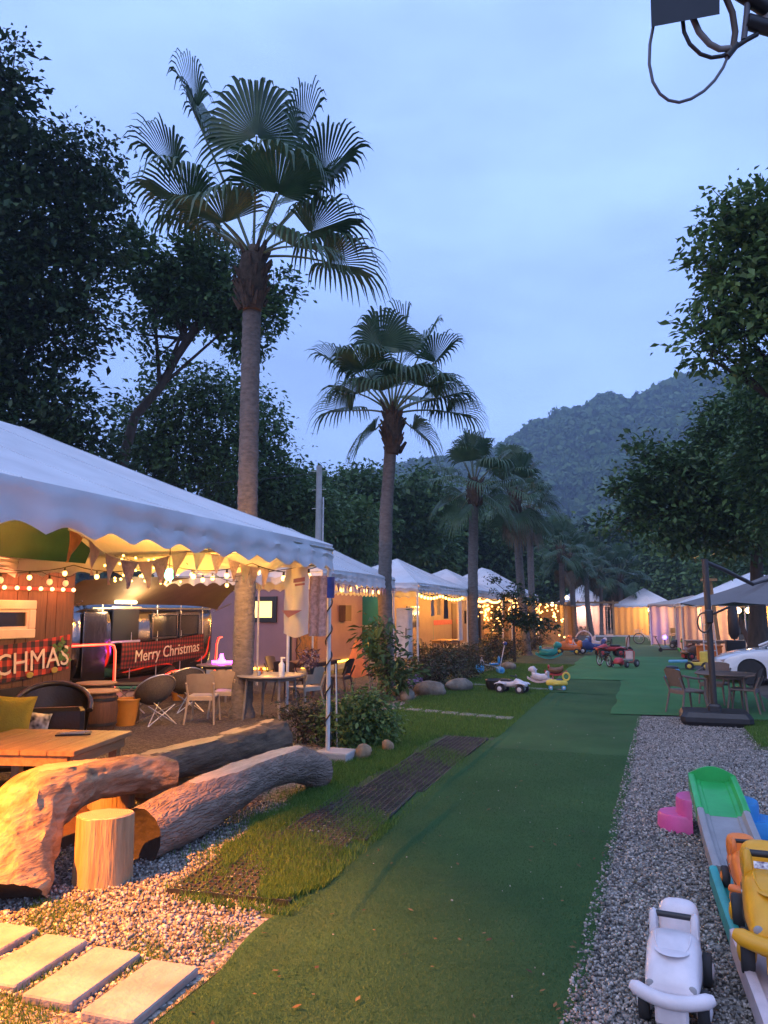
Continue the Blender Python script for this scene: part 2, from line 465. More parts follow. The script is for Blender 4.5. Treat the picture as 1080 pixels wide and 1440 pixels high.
# loose gravel stones near the camera
def stones(name, pts, rmin, rmax, mat, seed):
    rg = np.random.default_rng(seed); n = len(pts)
    base = np.array([[x, y, z] for z in (-1, 1) for y in (-1, 1) for x in (-1, 1)], float) * .62
    q = np.array([[0, 2, 3, 1], [4, 5, 7, 6], [0, 1, 5, 4], [2, 6, 7, 3], [0, 4, 6, 2], [1, 3, 7, 5]])
    V = base[None] + rg.uniform(-.30, .30, (n, 8, 3))
    V *= rg.uniform(.65, 1.2, (n, 1, 3)); V *= np.where(rg.random((n, 1, 1)) > .93, 1.5, 1) * rg.uniform(rmin, rmax, (n, 1, 1))
    a = rg.uniform(0, 6.28, n); b = rg.uniform(-.6, .6, n)
    ca, sa, cb, sb = np.cos(a), np.sin(a), np.cos(b), np.sin(b)
    y1 = V[..., 1] * cb[:, None] - V[..., 2] * sb[:, None]; z1 = V[..., 1] * sb[:, None] + V[..., 2] * cb[:, None]
    x2 = V[..., 0] * ca[:, None] - y1 * sa[:, None]; y2 = V[..., 0] * sa[:, None] + y1 * ca[:, None]
    V = np.stack([x2 + pts[:, 0:1], y2 + pts[:, 1:2], z1 + pts[:, 2:3]], -1)
    F = (q[None] + (np.arange(n) * 8)[:, None, None]).reshape(-1, 4)
    o = link(name, np_mesh(name, V.reshape(-1, 3), F, 4), mat)
    o['kind'] = 'stuff'
    return o
rg = np.random.default_rng(3)
n = 50000
y = 2.6 + 11.3 * rg.random(n) ** 1.6
xr = .55 + .19 * y
x = -.42 + (y - 3.6) * .025 + rg.random(n) * (xr + .42)
st = stones('gravel_stones', np.stack([x, y, .008 + rg.random(n) * .014], 1), .0062, .0115, M_stone, 5)
tag(st, 'loose grey crushed stones beside the green turf', 'gravel')
n = 19000
y = 3.0 + 3.6 * rg.random(n) ** 1.4; x = -4.7 + rg.random(n) * (2.55)
k = (x < -2.22)
st = stones('gravel_stones', np.stack([x, y, .008 + rg.random(n) * .012], 1)[k], .007, .014, M_stone, 6)
tag(st, 'pale crushed stones around the logs and stump', 'gravel')

def blades(name, P, hmin, hmax, w, lean, mat, seed, tilt0=0.0):
    rg = np.random.default_rng(seed); n = len(P)
    a = rg.uniform(0, 6.283, n); h = rg.uniform(hmin, hmax, n); l = rg.uniform(.1, lean, n) * h
    d = rg.uniform(0, 6.283, n)
    ww = w * rg.uniform(.6, 1.3, n)
    V = np.empty((n, 3, 3))
    V[:, 0] = P + np.stack([np.cos(a) * ww, np.sin(a) * ww, 0 * a], 1)
    V[:, 1] = P - np.stack([np.cos(a) * ww, np.sin(a) * ww, 0 * a], 1)
    V[:, 2] = P + np.stack([np.cos(d) * l, np.sin(d) * l, h], 1)
    o = link(name, np_mesh(name, V.reshape(-1, 3), np.arange(n * 3).reshape(-1, 3), 3), mat)
    o['kind'] = 'stuff'
    return o
# lawn grass: thick near, thinner far
def patchy(x, y, s=1.6, sd=0.0):
    return np.sin(x * s * 1.7 + sd) * np.sin(y * s + 1.3 * sd) + .6 * np.sin(x * s * 3.1 + y * s * 2.3 + sd)
N = 230000
y = 4.25 + 22 * rg.random(N) ** 1.9
xl = np.where(y < 5.3, -2.78 - (y - 4.2) * .25, np.where(y < 8, -3.05 - (y - 5.3) * .15, np.where(y < 13, -3.45 - (y - 8) * .20, -4.45)))
xl = xl + .12 * np.sin(y * 5) * np.sin(y * 2.3) 
x = xl + rg.random(N) * (-2.04 - xl) - .10 * rg.exponential(1, N) * (rg.random(N) < .25)
pz = patchy(x, y, 1.9) + .45 * rg.standard_normal(N)
bare = ((x > -2.86 + .05 * np.sin(y * 3)) & (y > 4.75) & (y < 10.9) & (pz < .75 - .75 * (y < 5.5))) | (y < 4.62 + .25 * np.sin(x * 9))     # bare strip over the plastic grid
k = ~bare | (rg.random(N) < .05)
P = np.stack([x, y, np.full(N, .012)], 1)[k]
tag(blades('lawn_grass', P, .025, .065, .0038, .9, M_blade, 8), 'short green grass of the lawn strip left of the turf', 'grass')
N = 26000
x = -4.0 + 2.0 * rg.random(N); y = 2.5 + 1.5 * rg.random(N)
pz = patchy(x, y, 3.2, 1.0) + .3 * rg.standard_normal(N)
k = (pz > .15) & (x < -2.2 )
tag(blades('path_grass', np.stack([x, y, 0 * x + .008], 1)[k], .015, .045, .003, .9, M_blade, 9), 'tufts of grass between the stepping slabs', 'grass')
N = 30000
x = 1.4 + 2.2 * rg.random(N); y = 11.3 + 2.5 * rg.random(N)
tag(blades('verge_grass', np.stack([x, y, 0 * x + .013], 1), .03, .07, .005, .9, M_blade, 10), 'patch of grass beside the black umbrella base', 'grass')
# turf fibres in the foreground
N = 210000
y = 2.6 + 7.5 * rg.random(N) ** 1.6; x = -2.12 + rg.random(N) * (1.78 + (y - 3.6) * .025)
xs = np.linspace(-2.3, 0, 140); ys = np.linspace(2.5, 10.2, 160)
H_ = np.array([[turf_h(a_, b_) for a_ in xs] for b_ in ys])
ix = np.clip((x + 2.3) / 2.3 * 139, 0, 138.99); iy = np.clip((y - 2.5) / 7.7 * 159, 0, 158.99)
i0 = ix.astype(int); j0 = iy.astype(int); fx = ix - i0; fy = iy - j0
hz = (H_[j0, i0] * (1 - fx) + H_[j0, i0 + 1] * fx) * (1 - fy) + (H_[j0 + 1, i0] * (1 - fx) + H_[j0 + 1, i0 + 1] * fx) * fy
tag(blades('turf_fibres', np.stack([x, y, hz - .002], 1), .006, .015, .0018, 1.3, M_fibre, 11), 'short plastic fibres of the green artificial turf', 'turf')
# small pale petals dropped on the turf
N = 55
y = 3.2 + 9 * rg.random(N); x = -1.9 + 1.6 * rg.random(N) + .15 * rg.standard_normal(N)
k = (x > -2.1) & (x < -.4)
pt = stones('fallen_petals', np.stack([x, y, 0 * x + .036], 1)[k], .003, .006, pm('pale petals', (.42, .42, .36), .8), 12)
tag(pt, 'scattered pale petals lying on the green turf', 'petals')

# dry leaves blown over the turf and gravel
N = 260
y = 3.0 + 13 * rg.random(N) ** 1.4; x = -2.6 + 3.4 * rg.random(N)
lf = []
for a_, b_ in zip(x, y):
    an = RNG.uniform(0, 6.28); s_ = RNG.uniform(.012, .026); z_ = .036 if -2.1 < a_ < -.3 else .03
    e1 = Vector((math.cos(an), math.sin(an), RNG.uniform(-.2, .3))) * s_; e2 = Vector((-math.sin(an), math.cos(an), RNG.uniform(-.3, .3))) * s_ * .45; c_ = Vector((a_, b_, z_))
    lf.append([c_ - e1, c_ - e2, c_ + e1, c_ + e2])
V = np.array([[tuple(p) for p in q] for q in lf]).reshape(-1, 3)
o = link('leaf_litter', np_mesh('leaf_litter', V, np.arange(len(V)).reshape(-1, 4), 4), island_mat('dry leaves', [(.05, .03, .015), (.12, .08, .03), (.16, .13, .05)], .9))
tag(o, 'scattered dry leaves on the turf and gravel', 'leaves', kind='stuff')

# ================================================================== mountain and far forest
def interp(pts, x):
    for (a, b), (c, d) in zip(pts, pts[1:]):
        if x <= c: return b + (d - b) * max(0, (x - a)) / (c - a)
    return pts[-1][1]
RIDGE = [(100, 700), (380, 690), (520, 672), (556, 660), (600, 650), (640, 648), (690, 640), (712, 628), (745, 606), (790, 584), (826, 577), (842, 564), (860, 560), (884, 570), (915, 556), (950, 540), (985, 529), (1030, 533), (1090, 560), (1200, 600), (1400, 650), (1600, 700)]
def mount_fn(u, v):
    px = 100 + u * 1500
    D = 640 - 120 * math.sin(u * 2.2)
    p = atD(px, interp(RIDGE, px), D); zr = p.z
    q = Vector((p.x, p.y, 0)); dirn = q.normalized(); L0 = q.length
    if v <= .8:
        t = v / .8; d = 230 + (L0 - 230) * t
        z = zr * (t ** 1.25) + 26 * math.sin(t * PI) * (nz(u * 14, t * 2.2, 3) + .6 * nz(u * 33, t * 5, 8))
    else:
        t = (v - .8) / .2; d = L0 + 300 * t; z = zr * (1 - t * .9)
    return (dirn.x * d, dirn.y * d, z - .5)
M_mount = pm('mountain forest floor', (0.018, 0.035, 0.014), 0.95, 0.4, 0.02, detail=10)
sheet('mountain', mount_fn, 150, 60, M_mount)
def clump_quads(C, S, per, seed, flat=.75, q0=.20, q1=.36):
    """for each crown centre C with size S: `per` random quads spread over an uneven dome"""
    rg = np.random.default_rng(seed); n = len(C)
    th = rg.uniform(0, 6.283, (n, per)); cz = rg.uniform(-.25, 1, (n, per)); sr = np.sqrt(np.maximum(0, 1 - cz ** 2))
    nrm = np.stack([sr * np.cos(th), sr * np.sin(th), cz], -1)
    rad = S[:, None] * rg.uniform(.75, 1.1, (n, per))
    P = C[:, None] + nrm * rad[..., None] * np.array([1, 1, flat])
    nn = nrm + rg.normal(0, .45, nrm.shape); nn /= np.linalg.norm(nn, axis=-1, keepdims=True)
    t1 = np.cross(nn, rg.normal(0, 1, nn.shape)); t1 /= np.linalg.norm(t1, axis=-1, keepdims=True); t2 = np.cross(nn, t1)
    s = (S[:, None] * rg.uniform(q0, q1, (n, per)))[..., None]
    V = np.stack([P - t1 * s, P - t2 * s * .8, P + t1 * s, P + t2 * s * .8], 2)
    F = np.arange(n * per * 4).reshape(-1, 4)
    return V.reshape(-1, 3), F
cs = []; ss = []
rr = random.Random(11)
while len(cs) < 7000:
    u = rr.uniform(.20, .80); v = rr.uniform(.05, .83) ** .8
    if v > .84: continue
    p = mount_fn(u, v); s = rr.uniform(1.8, 4.6) * (1.9 if rr.random() < .10 else 1)
    cs.append((p[0], p[1], p[2] + s * .25)); ss.append(s)
for i in range(700):       # the ridge line itself
    u = rr.uniform(.25, .75); p = mount_fn(u, rr.uniform(.785, .805)); s = rr.uniform(2.2, 5.0)
    cs.append((p[0], p[1], p[2] + s * .4)); ss.append(s)
V, F = clump_quads(np.array(cs), np.array(ss), 40, 4, .8)
M_far = island_mat('far forest leaves', [(0.03, 0.07, 0.02), (0.06, 0.115, 0.03), (0.11, 0.17, 0.05)], 0.9)
o = link('mountain_forest', np_mesh('mountain_forest', V, F, 4), M_far)
tag(o, 'dense forest covering the blue mountain slope', 'forest', kind='stuff')

# ================================================================== trees
def leaf_mats():
    return {
        'dark': island_mat('dark leaves', [(0.016, 0.037, 0.012), (0.03, 0.064, 0.02), (0.055, 0.10, 0.03)], 0.5, 0.2),
        'mid': island_mat('mid green leaves', [(0.035, 0.075, 0.022), (0.065, 0.13, 0.035), (0.10, 0.18, 0.05)], 0.5, 0.22),
        'light': island_mat('light green leaves', [(0.055, 0.115, 0.03), (0.10, 0.18, 0.045), (0.16, 0.25, 0.07)], 0.55, 0.25),
        'olive': island_mat('brownish shrub leaves', [(0.055, 0.03, 0.028), (0.05, 0.055, 0.025), (0.04, 0.07, 0.025), (0.08, 0.05, 0.04)], 0.6, 0.2),
    }
LM = leaf_mats()
def leaves(blobs, n, size, seed, clump=0.35, per=26, long=2.0):
    """leaf-sized folded quads in clumps spread through the blobs"""
    rg = np.random.default_rng(seed)
    B = np.array([[*b[0], b[1], b[2] if len(b) > 2 else b[1]] for b in blobs], float)
    vol = B[:, 3] ** 2 * B[:, 4]; nc = max(1, n // per)
    idx = rg.choice(len(B), nc, p=vol / vol.sum())
    d = rg.normal(0, 1, (nc, 3)); d /= np.linalg.norm(d, axis=1, keepdims=True)
    r = rg.uniform(.2, 1.0, nc) ** .5
    C = B[idx, :3] + d * r[:, None] * np.stack([B[idx, 3], B[idx, 3], B[idx, 4]], 1)
    P = (C[:, None] + rg.normal(0, 1, (nc, per, 3)) * clump * rg.uniform(.5, 1.2, (nc, 1, 1)) * np.array([1, 1, .75])).reshape(-1, 3)
    m = len(P)
    cd = np.repeat(d * 1.1 + rg.normal(0, .5, (nc, 3)), per, axis=0); cs_ = np.repeat(rg.uniform(.62, 1.25, nc), per)
    ax = rg.normal(0, .8, (m, 3)) + cd; ax[:, 2] = ax[:, 2] * .6 - .30; ax /= np.linalg.norm(ax, axis=1, keepdims=True)
    sd = np.cross(ax, rg.normal(0, 1, (m, 3)) * .5 + np.array([0, 0, 1.0])); sd /= np.linalg.norm(sd, axis=1, keepdims=True)
    up = np.cross(sd, ax)
    L = (size * cs_ * rg.uniform(.6, 1.25, m))[:, None]; W = L / long / 2
    V = np.stack([P, P + ax * L * .5 + sd * W + up * L * .08, P + ax * L - up * L * .08, P + ax * L * .5 - sd * W + up * L * .08], 1)
    return V.reshape(-1, 3), np.arange(m * 4).reshape(-1, 4)
def curve3(a, b, c, n=6):
    a, b, c = Vector(a), Vector(b), Vector(c)
    return [a * (1 - t) ** 2 + b * 2 * t * (1 - t) + c * t * t for t in [i / n for i in range(n + 1)]]
def tree(name, label, trunk, r0, blobs, n, size, mat, seed, cat='tree', group=None, clump=.35, per=26, limbs=None, bark=None, rtop=.45, twigs=0, long=2.0):
    base = Vector(trunk[0]); t = thing(name, label, cat, base, 0, group)
    rl = random.Random(seed)
    loc = [Vector(p) - base for p in trunk]
    N_ = len(loc); mb = MB()
    mb.tube(loc, [r0 * (1.25 if i == 0 else 1 - (1 - rtop) * i / (N_ - 1)) for i in range(N_)], 10)
    top = loc[-1]
    lb = [(Vector(b[0]) - base, *b[1:]) for b in blobs]
    for i, b in enumerate(lb if limbs is None else lb[:limbs]):
        k = rl.randint(max(1, N_ - 3), N_ - 1) if N_ > 3 else N_ - 1; s = loc[k]
        mid = (s + b[0]) / 2 + Vector((rl.uniform(-.3, .3), rl.uniform(-.3, .3), rl.uniform(-.1, .5))) * b[1] * .6
        rs = r0 * rl.uniform(.28, .42)
        cv = curve3(s, mid, b[0], 6)
        mb.tube(cv, [rs * (1 - .75 * j / 6) for j in range(7)], 7)
        for _ in range(twigs):
            e_ = b[0] + Vector((rl.gauss(0, 1), rl.gauss(0, 1), rl.gauss(0, .7))).normalized() * b[1] * .9
            s2 = cv[rl.randint(3, 6)]
            mb.tube(curve3(s2, (s2 + e_) / 2 + Vector((0, 0, .2)), e_, 4), [rs * .3, rs * .24, rs * .18, rs * .12, rs * .06], 5)
    mb.build('trunk', bark or M_bark, t, True, recalc=False)
    V, F = leaves(lb, n, size, seed, clump, per, long)
    link('crown', np_mesh('crown', V, F, 4), mat, t)
    return t
def PB(pts, D):          # crown lumps given where they stand: (px, py, radius px[, squash]) at depth D
    out = []
    for p in pts:
        dd = D + (p[4] if len(p) > 4 else 0)
        out.append((tuple(atD(p[0], p[1], dd)), p[2] * dd / FPX, p[2] * dd / FPX * (p[3] if len(p) > 3 else .8)))
    return out
def ground_under(px, D):
    p = atD(px, 860, D); return Vector((p.x, p.y, 0))
# --- big dark tree at the left
D = 21
b0 = ground_under(-40, D)
tree('broadleaf_tree', 'huge dark broadleaf tree towering behind the plaid banner hut', [b0, b0 + Vector((.1, 0, 3)), b0 + Vector((.3, .2, 6)), b0 + Vector((0, 0, 9)), b0 + Vector((-.3, 0, 12))], .42,
     PB([(0, 80, 36, .9), (-12, 140, 60, 1), (10, 220, 66), (80, 240, 60), (-60, 220, 80), (125, 222, 50), (150, 268, 34), (40, 310, 80), (118, 320, 58), (-60, 340, 90), (150, 372, 40), (60, 400, 70), (-30, 430, 90), (130, 440, 48, .7), (95, 490, 44), (30, 500, 66), (-60, 520, 90), (30, 580, 70), (100, 585, 60), (110, 640, 60), (-40, 640, 90)], D), 60000, .23, LM['dark'], 21, clump=.30, twigs=2)
# --- lighter tree with the visible crooked trunk
D = 25
tk = [ground_under(165, D)] + [atD(a, b, D) for a, b in ((166, 720), (172, 650), (190, 585), (225, 545), (262, 478), (300, 430))]
tree('broadleaf_tree', 'loose-crowned tree with a crooked bare trunk behind the tall palm', tk, .22,
     PB([(215, 385, 40), (190, 345, 30), (260, 400, 50), (310, 430, 50), (360, 440, 40), (385, 405, 30, .9), (350, 485, 30, .7), (290, 360, 40), (240, 440, 40), (190, 470, 26), (225, 500, 20), (330, 380, 36)], D), 13000, .26, LM['mid'], 22, clump=.26, twigs=4)
D = 30
for i, (bl, mt, lab) in enumerate([
    ([(200, 600, 50), (245, 560, 46), (290, 545, 42), (315, 590, 50), (250, 640, 60), (320, 660, 50), (200, 680, 50)], 'mid', 'rounded tree with grey-green leaves behind the long white marquee'),
    ([(365, 600, 34), (350, 560, 28), (375, 660, 44), (330, 700, 50), (400, 700, 46), (440, 720, 40)], 'mid', 'bushy tree right behind the tall palm trunk')]):
    dd = D + 3 * i; b0 = ground_under(bl[0][0] + 40, dd)
    tree('broadleaf_tree', lab, [b0, b0 + Vector((.1, 0, 2)), b0 + Vector((0, .2, 4.2))], .25, PB(bl, dd), 15000, .26, LM[mt], 30 + i, clump=.45, twigs=1)
# --- wood edge behind the tents
WOOD = [(430, 715, 62, 40, 'mid', 'broad tree by the grey utility pole'), (500, 700, 60, 44, 'mid', 'dark round tree left of the second palm trunk'), (566, 715, 56, 47, 'mid', 'dark round tree right of the second palm trunk'),
        (475, 760, 50, 38, 'mid', 'low dark tree just behind the second marquee'), (620, 745, 48, 62, 'light', 'pale feathery tree in the gap between second and third palm'),
        (660, 765, 50, 66, 'light', 'pale tree behind the third palm trunk'), (705, 770, 46, 64, 'mid', 'tree behind the little grey roof'),
        (590, 770, 40, 52, 'mid', 'small tree rising behind the third marquee'), (760, 800, 50, 76, 'mid', 'dark tree behind the fourth and fifth palm'), (820, 775, 46, 85, 'dark', 'dark tree at the far end behind the palm row'),
        (880, 785, 46, 88, 'dark', 'dark tall tree behind the far white pavilions'), (935, 790, 52, 80, 'light', 'pale cypress-like tree behind the right tents'), (985, 775, 52, 74, 'light', 'light green tree behind the grey umbrella pole'),
        (1045, 775, 60, 60, 'light', 'yellowish green tree over the right tent roof'), (1100, 780, 70, 50, 'mid', 'tree standing behind the white car')]
for i, (px, py, rp, D, mt, lab) in enumerate(WOOD):
    b0 = ground_under(px, D); rl = random.Random(50 + i)
    bl = [(px + rl.uniform(-.7, .7) * rp, py + rl.uniform(-.75, .9) * rp, rp * rl.uniform(.38, .6), .85, rl.uniform(-2, 2)) for _ in range(8)] + [(px, py, rp * .75, .9), (px, py + rp * .9, rp * .7, .8)]
    tz = atD(px, py, D).z
    tree('broadleaf_tree', lab, [b0, b0 + Vector((0, 0, tz * .35)), b0 + Vector((.1, 0, tz * .8))], .22, PB(bl, D), 9000, .0085 * D, LM[mt], 60 + i, clump=.012 * D, per=20, group='trees at the edge of the wood')
# far wood: one mass between the trees and the mountain foot
cs = []; ss = []
for i in range(620):
    px = rr.uniform(-300, 1300); D = rr.uniform(90, 220)
    p = ground_under(px, D); s = rr.uniform(3.0, 6.5)
    for k in range(3): cs.append((p.x + rr.uniform(-2, 2), p.y + rr.uniform(-2, 2), rr.uniform(2, 10) * (.6 + D / 260))); ss.append(s)
V, F = clump_quads(np.array(cs), np.array(ss), 85, 14, .9, .10, .21)
o = link('far_wood', np_mesh('far_wood', V, F, 4), island_mat('wood leaves', [(0.016, 0.04, 0.015), (0.03, 0.062, 0.022), (0.055, 0.095, 0.035)], .85))
tag(o, 'dark wood between the camp and the mountain foot', 'forest', kind='stuff')
# --- right hand trees
D = 15
b0 = ground_under(1190, D)
tree('broadleaf_tree', 'tall leafy tree whose limbs reach in over the umbrella', [b0, b0 + Vector((0, .1, 3)), b0 + Vector((-.2, .1, 5.5)), b0 + Vector((-.5, 0, 8)), b0 + Vector((-1.0, 0, 9.4))], .26,
     PB([(1060, 300, 46), (1010, 320, 36), (995, 370, 28), (1050, 380, 48), (1010, 420, 34), (985, 470, 30), (1040, 470, 46), (1085, 330, 60), (1090, 430, 60), (1000, 505, 30, .7), (1070, 520, 36, .7), (1020, 278, 24), (1130, 400, 70), (1140, 520, 60)], D), 13500, .20, LM['light'], 81, clump=.20, twigs=5)
D = 24
b0 = ground_under(1062, D)
tree('broadleaf_tree', 'spreading dark tree above the grey canvas roof', [b0, b0 + Vector((.1, 0, 2.5)), b0 + Vector((.2, 0, 5))], .30,
     PB([(905, 640, 24, 1), (890, 690, 40), (870, 730, 30, .8), (940, 670, 46), (985, 650, 40), (930, 730, 44, .8), (1000, 710, 56), (1040, 640, 56), (1060, 580, 50), (1020, 600, 40), (1070, 700, 60), (1100, 620, 70), (960, 760, 30, .5), (1040, 755, 50, .5)], D), 30000, .24, LM['mid'], 82, clump=.32, twigs=2)
D = 20
b0 = ground_under(1150, D)
tree('broadleaf_tree', 'leafy tree at the right beside the spreading dark one', [b0, b0 + Vector((.1, 0, 2.5)), b0 + Vector((0, .2, 5))], .24,
     PB([(1080, 570, 50), (1100, 650, 70), (1060, 620, 30), (1130, 560, 70), (1120, 720, 60)], D), 12000, .19, LM['mid'], 83, clump=.36, twigs=1)
# ================================================================== fan palms
M_palmleaf = pm('palm frond', (0.024, 0.062, 0.024), 0.45, 0.3, 3.0, col2=(0.06, 0.12, 0.045), transl=0.15)
M_palmdead = pm('dry palm frond', (0.12, 0.085, 0.045), 0.8, 0.3, 3.0)
M_petiole = pm('palm leaf stalk', (0.10, 0.12, 0.05), 0.5, 0.2, 5)
M_palmtrunk = pm('palm trunk', (0.15, 0.13, 0.115), 0.95, 0.3, 9, bump=1.0, bscale=18, stretch=(1, 1, 2.4))
M_boot = pm('palm leaf bases', (0.07, 0.048, 0.032), 0.95, 0.4, 12, bump=1.0, bscale=20)
def frond_mesh(elev, seed, Lp=1.5, Rb=1.25, nseg=34, droop=1.0):
    """stalk along +Y raised by elev; pleated fan blade with free drooping tips; gravity is -Z"""
    rl = random.Random(seed); ce, se = math.cos(elev), math.sin(elev)
    V = []; F = []; MI = []
    n = 7; pts = []
    sag = (.18 + .25 * max(0, ce)) * Lp * droop * .6
    for i in range(n + 1):
        t = i / n; pts.append(Vector((0, ce * Lp * t, se * Lp * t - sag * t * t)))
    mb = MB().tube(pts, [.028 - .012 * i / n for i in range(n + 1)], 5); V += mb.v; F += mb.f; MI += [1] * len(mb.f)
    tip = pts[-1]; ax = (pts[-1] - pts[-3]).normalized()
    sx = Vector((1, 0, 0)); up = sx.cross(ax).normalized()
    amax = math.radians(112); rows = (0.02, .30, .52, .70, .86, 1.03)
    fold = rl.uniform(.28, .55); tw = rl.uniform(-.25, .25)
    for k in range(nseg):
        a = -amax + 2 * amax * (k + .5) / nseg; da = amax / nseg
        R_ = Rb * (1 - .26 * abs(a / amax) ** 2) * rl.uniform(.93, 1.04)
        dr = rl.uniform(.75, 1.35) * droop; base = len(V)
        for j, r in enumerate(rows):
            free = max(0, r - .52) / .48
            wid = da * r * R_ * max(.02, 1 - free * .95) ** .8 if r > .52 else da * r * R_
            wid = max(wid, .003)
            d = ax * math.cos(a) + sx * math.sin(a)
            nside = -ax * math.sin(a) + sx * math.cos(a)
            c = tip + d * (r * R_) + up * (fold * R_ * (math.sin(abs(a)) * r * .9)) + sx * tw * r * r * .2
            c = c + Vector((0, 0, -1)) * (.46 * dr * R_ * free ** 2.0) - d * (.12 * dr * R_ * free ** 2.2)
            pl = .035 * r * R_ * (1 - free * .6) * .5
            V += [tuple(c - nside * wid), tuple(c + up * pl), tuple(c + nside * wid)]
        for j in range(len(rows) - 1):
            for q in (0, 1):
                F.append((base + j * 3 + q, base + j * 3 + q + 1, base + j * 3 + q + 4, base + j * 3 + q + 3)); MI.append(0)
    me = bpy.data.meshes.new('frond'); me.from_pydata([tuple(v) for v in V], [], F); me.update()
    me.materials.append(M_palmleaf); me.materials.append(M_petiole)
    me.polygons.foreach_set('material_index', MI)
    return me
FROND = {}
for i, (e_, lp) in enumerate(((82, 1.75), (68, 1.7), (54, 1.6), (40, 1.5), (26, 1.4), (10, 1.25), (-12, 1.1), (-34, 1.0))):
    FROND[e_] = [frond_mesh(math.radians(e_), 100 + i * 3 + k, lp * (1 + .12 * k), 1.25, droop=(.6 if e_ > 50 else .9)) for k in range(2)]
DEAD = frond_mesh(math.radians(-62), 200, 1.1, 1.0, 22, 1.2); DEAD.materials.clear(); DEAD.materials.append(M_palmdead); DEAD.materials.append(M_palmdead)
def palm(label, base, path, r0, r1, nf, scale, seed, dead=0, custom=None):
    """path: trunk points relative to the base; crown of separate fronds on top"""
    t = thing('fan_palm', label, 'palm tree', base, 0, 'fan palms along the lawn'); rl = random.Random(seed)
    H = path[-1].z; n = int(H / .11); pts = []; rs = []
    for i in range(n + 1):
        s = i / n; k = s * (len(path) - 1); a = min(int(k), len(path) - 2); p = path[a].lerp(path[a + 1], k - a)
        pts.append(p); rs.append((r0 * (1.22 if i < 2 else 1) * (1 - s) + r1 * s) * (1.045 if i % 2 else .975) * (1 + .03 * rl.uniform(-1, 1)))
    MB().tube(pts, rs, 16).build('trunk', M_palmtrunk, t, True, recalc=False)
    top = path[-1]
    mb = MB()
    L_ = .55 * scale + .25
    mb.tube([top + Vector((0, 0, z)) for z in (-L_, -L_ * .6, -L_ * .2, .15, .35)], [r1 * 1.05, r1 * 1.6, r1 * 1.75, r1 * 1.4, r1 * .5], 14)
    for i in range(60):      # old leaf bases poking out
        a = rl.uniform(0, 6.28); z = rl.uniform(-L_, .2); rr_ = r1 * 1.3
        p = top + Vector((math.cos(a) * rr_, math.sin(a) * rr_, z)); q = p + Vector((math.cos(a) * .12, math.sin(a) * .12, .18)) * rl.uniform(.6, 1.4)
        mb.tube([p, q], [.05, .02], 4)
    mb.build('leaf_bases', M_boot, t, False, recalc=False)
    els = list(FROND)
    if custom:      # fronds of a near palm, each with its own direction and stalk length
        for i, (v, Rb) in enumerate(custom):
            hor = math.hypot(v.x, v.y); el = math.atan2(v.z, hor)
            Lp = max(.5, v.length - .28 * Rb); el2 = math.atan2(v.z + .16 * hor, hor)
            o = bpy.data.objects.new('frond', frond_mesh(el2, seed * 50 + i, Lp, Rb, 36, .62 if el > .7 else .85)); COL.objects.link(o); o.parent = t
            o.location = top + Vector((0, 0, .12)); o.rotation_euler = (0, 0, math.atan2(-v.x, v.y))
    for i in range(0 if custom else nf):
        f = i / nf
        e_ = els[min(len(els) - 1, int(f * len(els)))]
        o = bpy.data.objects.new('frond', FROND[e_][rl.randint(0, 1)]); COL.objects.link(o); o.parent = t
        o.location = top + Vector((0, 0, .12 - .3 * f)); az = i * 2.39996 + rl.uniform(-.25, .25) + seed
        o.rotation_euler = (rl.uniform(-.1, .1), rl.uniform(-.1, .1), az); s = scale * rl.uniform(.88, 1.1); o.scale = (s, s, s)
    for i in range(dead):
        o = bpy.data.objects.new('dry_frond', DEAD); COL.objects.link(o); o.parent = t
        o.location = top + Vector((0, 0, -.35)); o.rotation_euler = (0, 0, rl.uniform(0, 6.28)); s = scale * rl.uniform(.7, 1.0); o.scale = (s, s, s)
    return t
def palm_at(label, px_base, D, pxs, nf, scale, seed, r0=.17, r1=.13, dead=0, fr=None, Rb=1.25):
    b = ground_under(px_base, D); path = [Vector((0, 0, -.05))]
    for a, c in pxs: path.append(atD(a, c, D) - b)
    cu = None
    if fr:
        c = atD(*pxs[-1], D); cu = [((atD(x, y, D + dz) - c), Rb * k) for (x, y, dz, k) in fr]
    return palm(label, b, path, r0, r1, nf, scale, seed, dead, cu)
F1 = [(296, 292, -1.1, .9), (258, 118, .4, 1), (278, 165, .9, .95), (362, 150, -.3, 1.02), (438, 165, .5, 1), (484, 222, .1, .95), (214, 212, .1, .95), (232, 262, -.6, .95), (402, 235, -1.2, .95), (250, 300, .8, .95), (468, 312, .2, 1), (492, 372, .5, .9), (430, 345, -.9, .8), (455, 260, 1.3, .95), (288, 320, .3, .8)]
F2 = [(572, 452, .2, 1), (532, 462, -.4, .95), (606, 468, .6, .95), (628, 492, -.2, .95), (462, 508, .2, 1), (500, 498, -1.0, .95), (572, 520, -1.4, .9), (636, 552, .1, 1), (474, 578, .3, .95), (612, 530, -1.0, .95), (530, 540, -1.2, .85), (518, 618, -.2, .75), (586, 612, .0, .75), (648, 580, .6, .9), (550, 480, 1.3, .95), (505, 530, 1.2, .9), (600, 560, 1.1, .85), (488, 545, -.8, .85)]
palm_at('tallest fan palm, its trunk standing by the log bench behind the first marquee', 343, 13.0, [(347, 760), (352, 520), (356, 372)], 30, 1.06, 3, .185, .15, fr=F1, Rb=1.42)
palm_at('second fan palm with a reddish brown trunk beside the second marquee corner', 545, 16.9, [(541, 830), (543, 720), (552, 590)], 30, .97, 11, .17, .13, fr=F2, Rb=1.22)
palm_at('third fan palm in front of the third and fourth marquees', 664, 25.5, [(665, 800), (667, 685)], 22, .74, 5, .19, .15, 0)
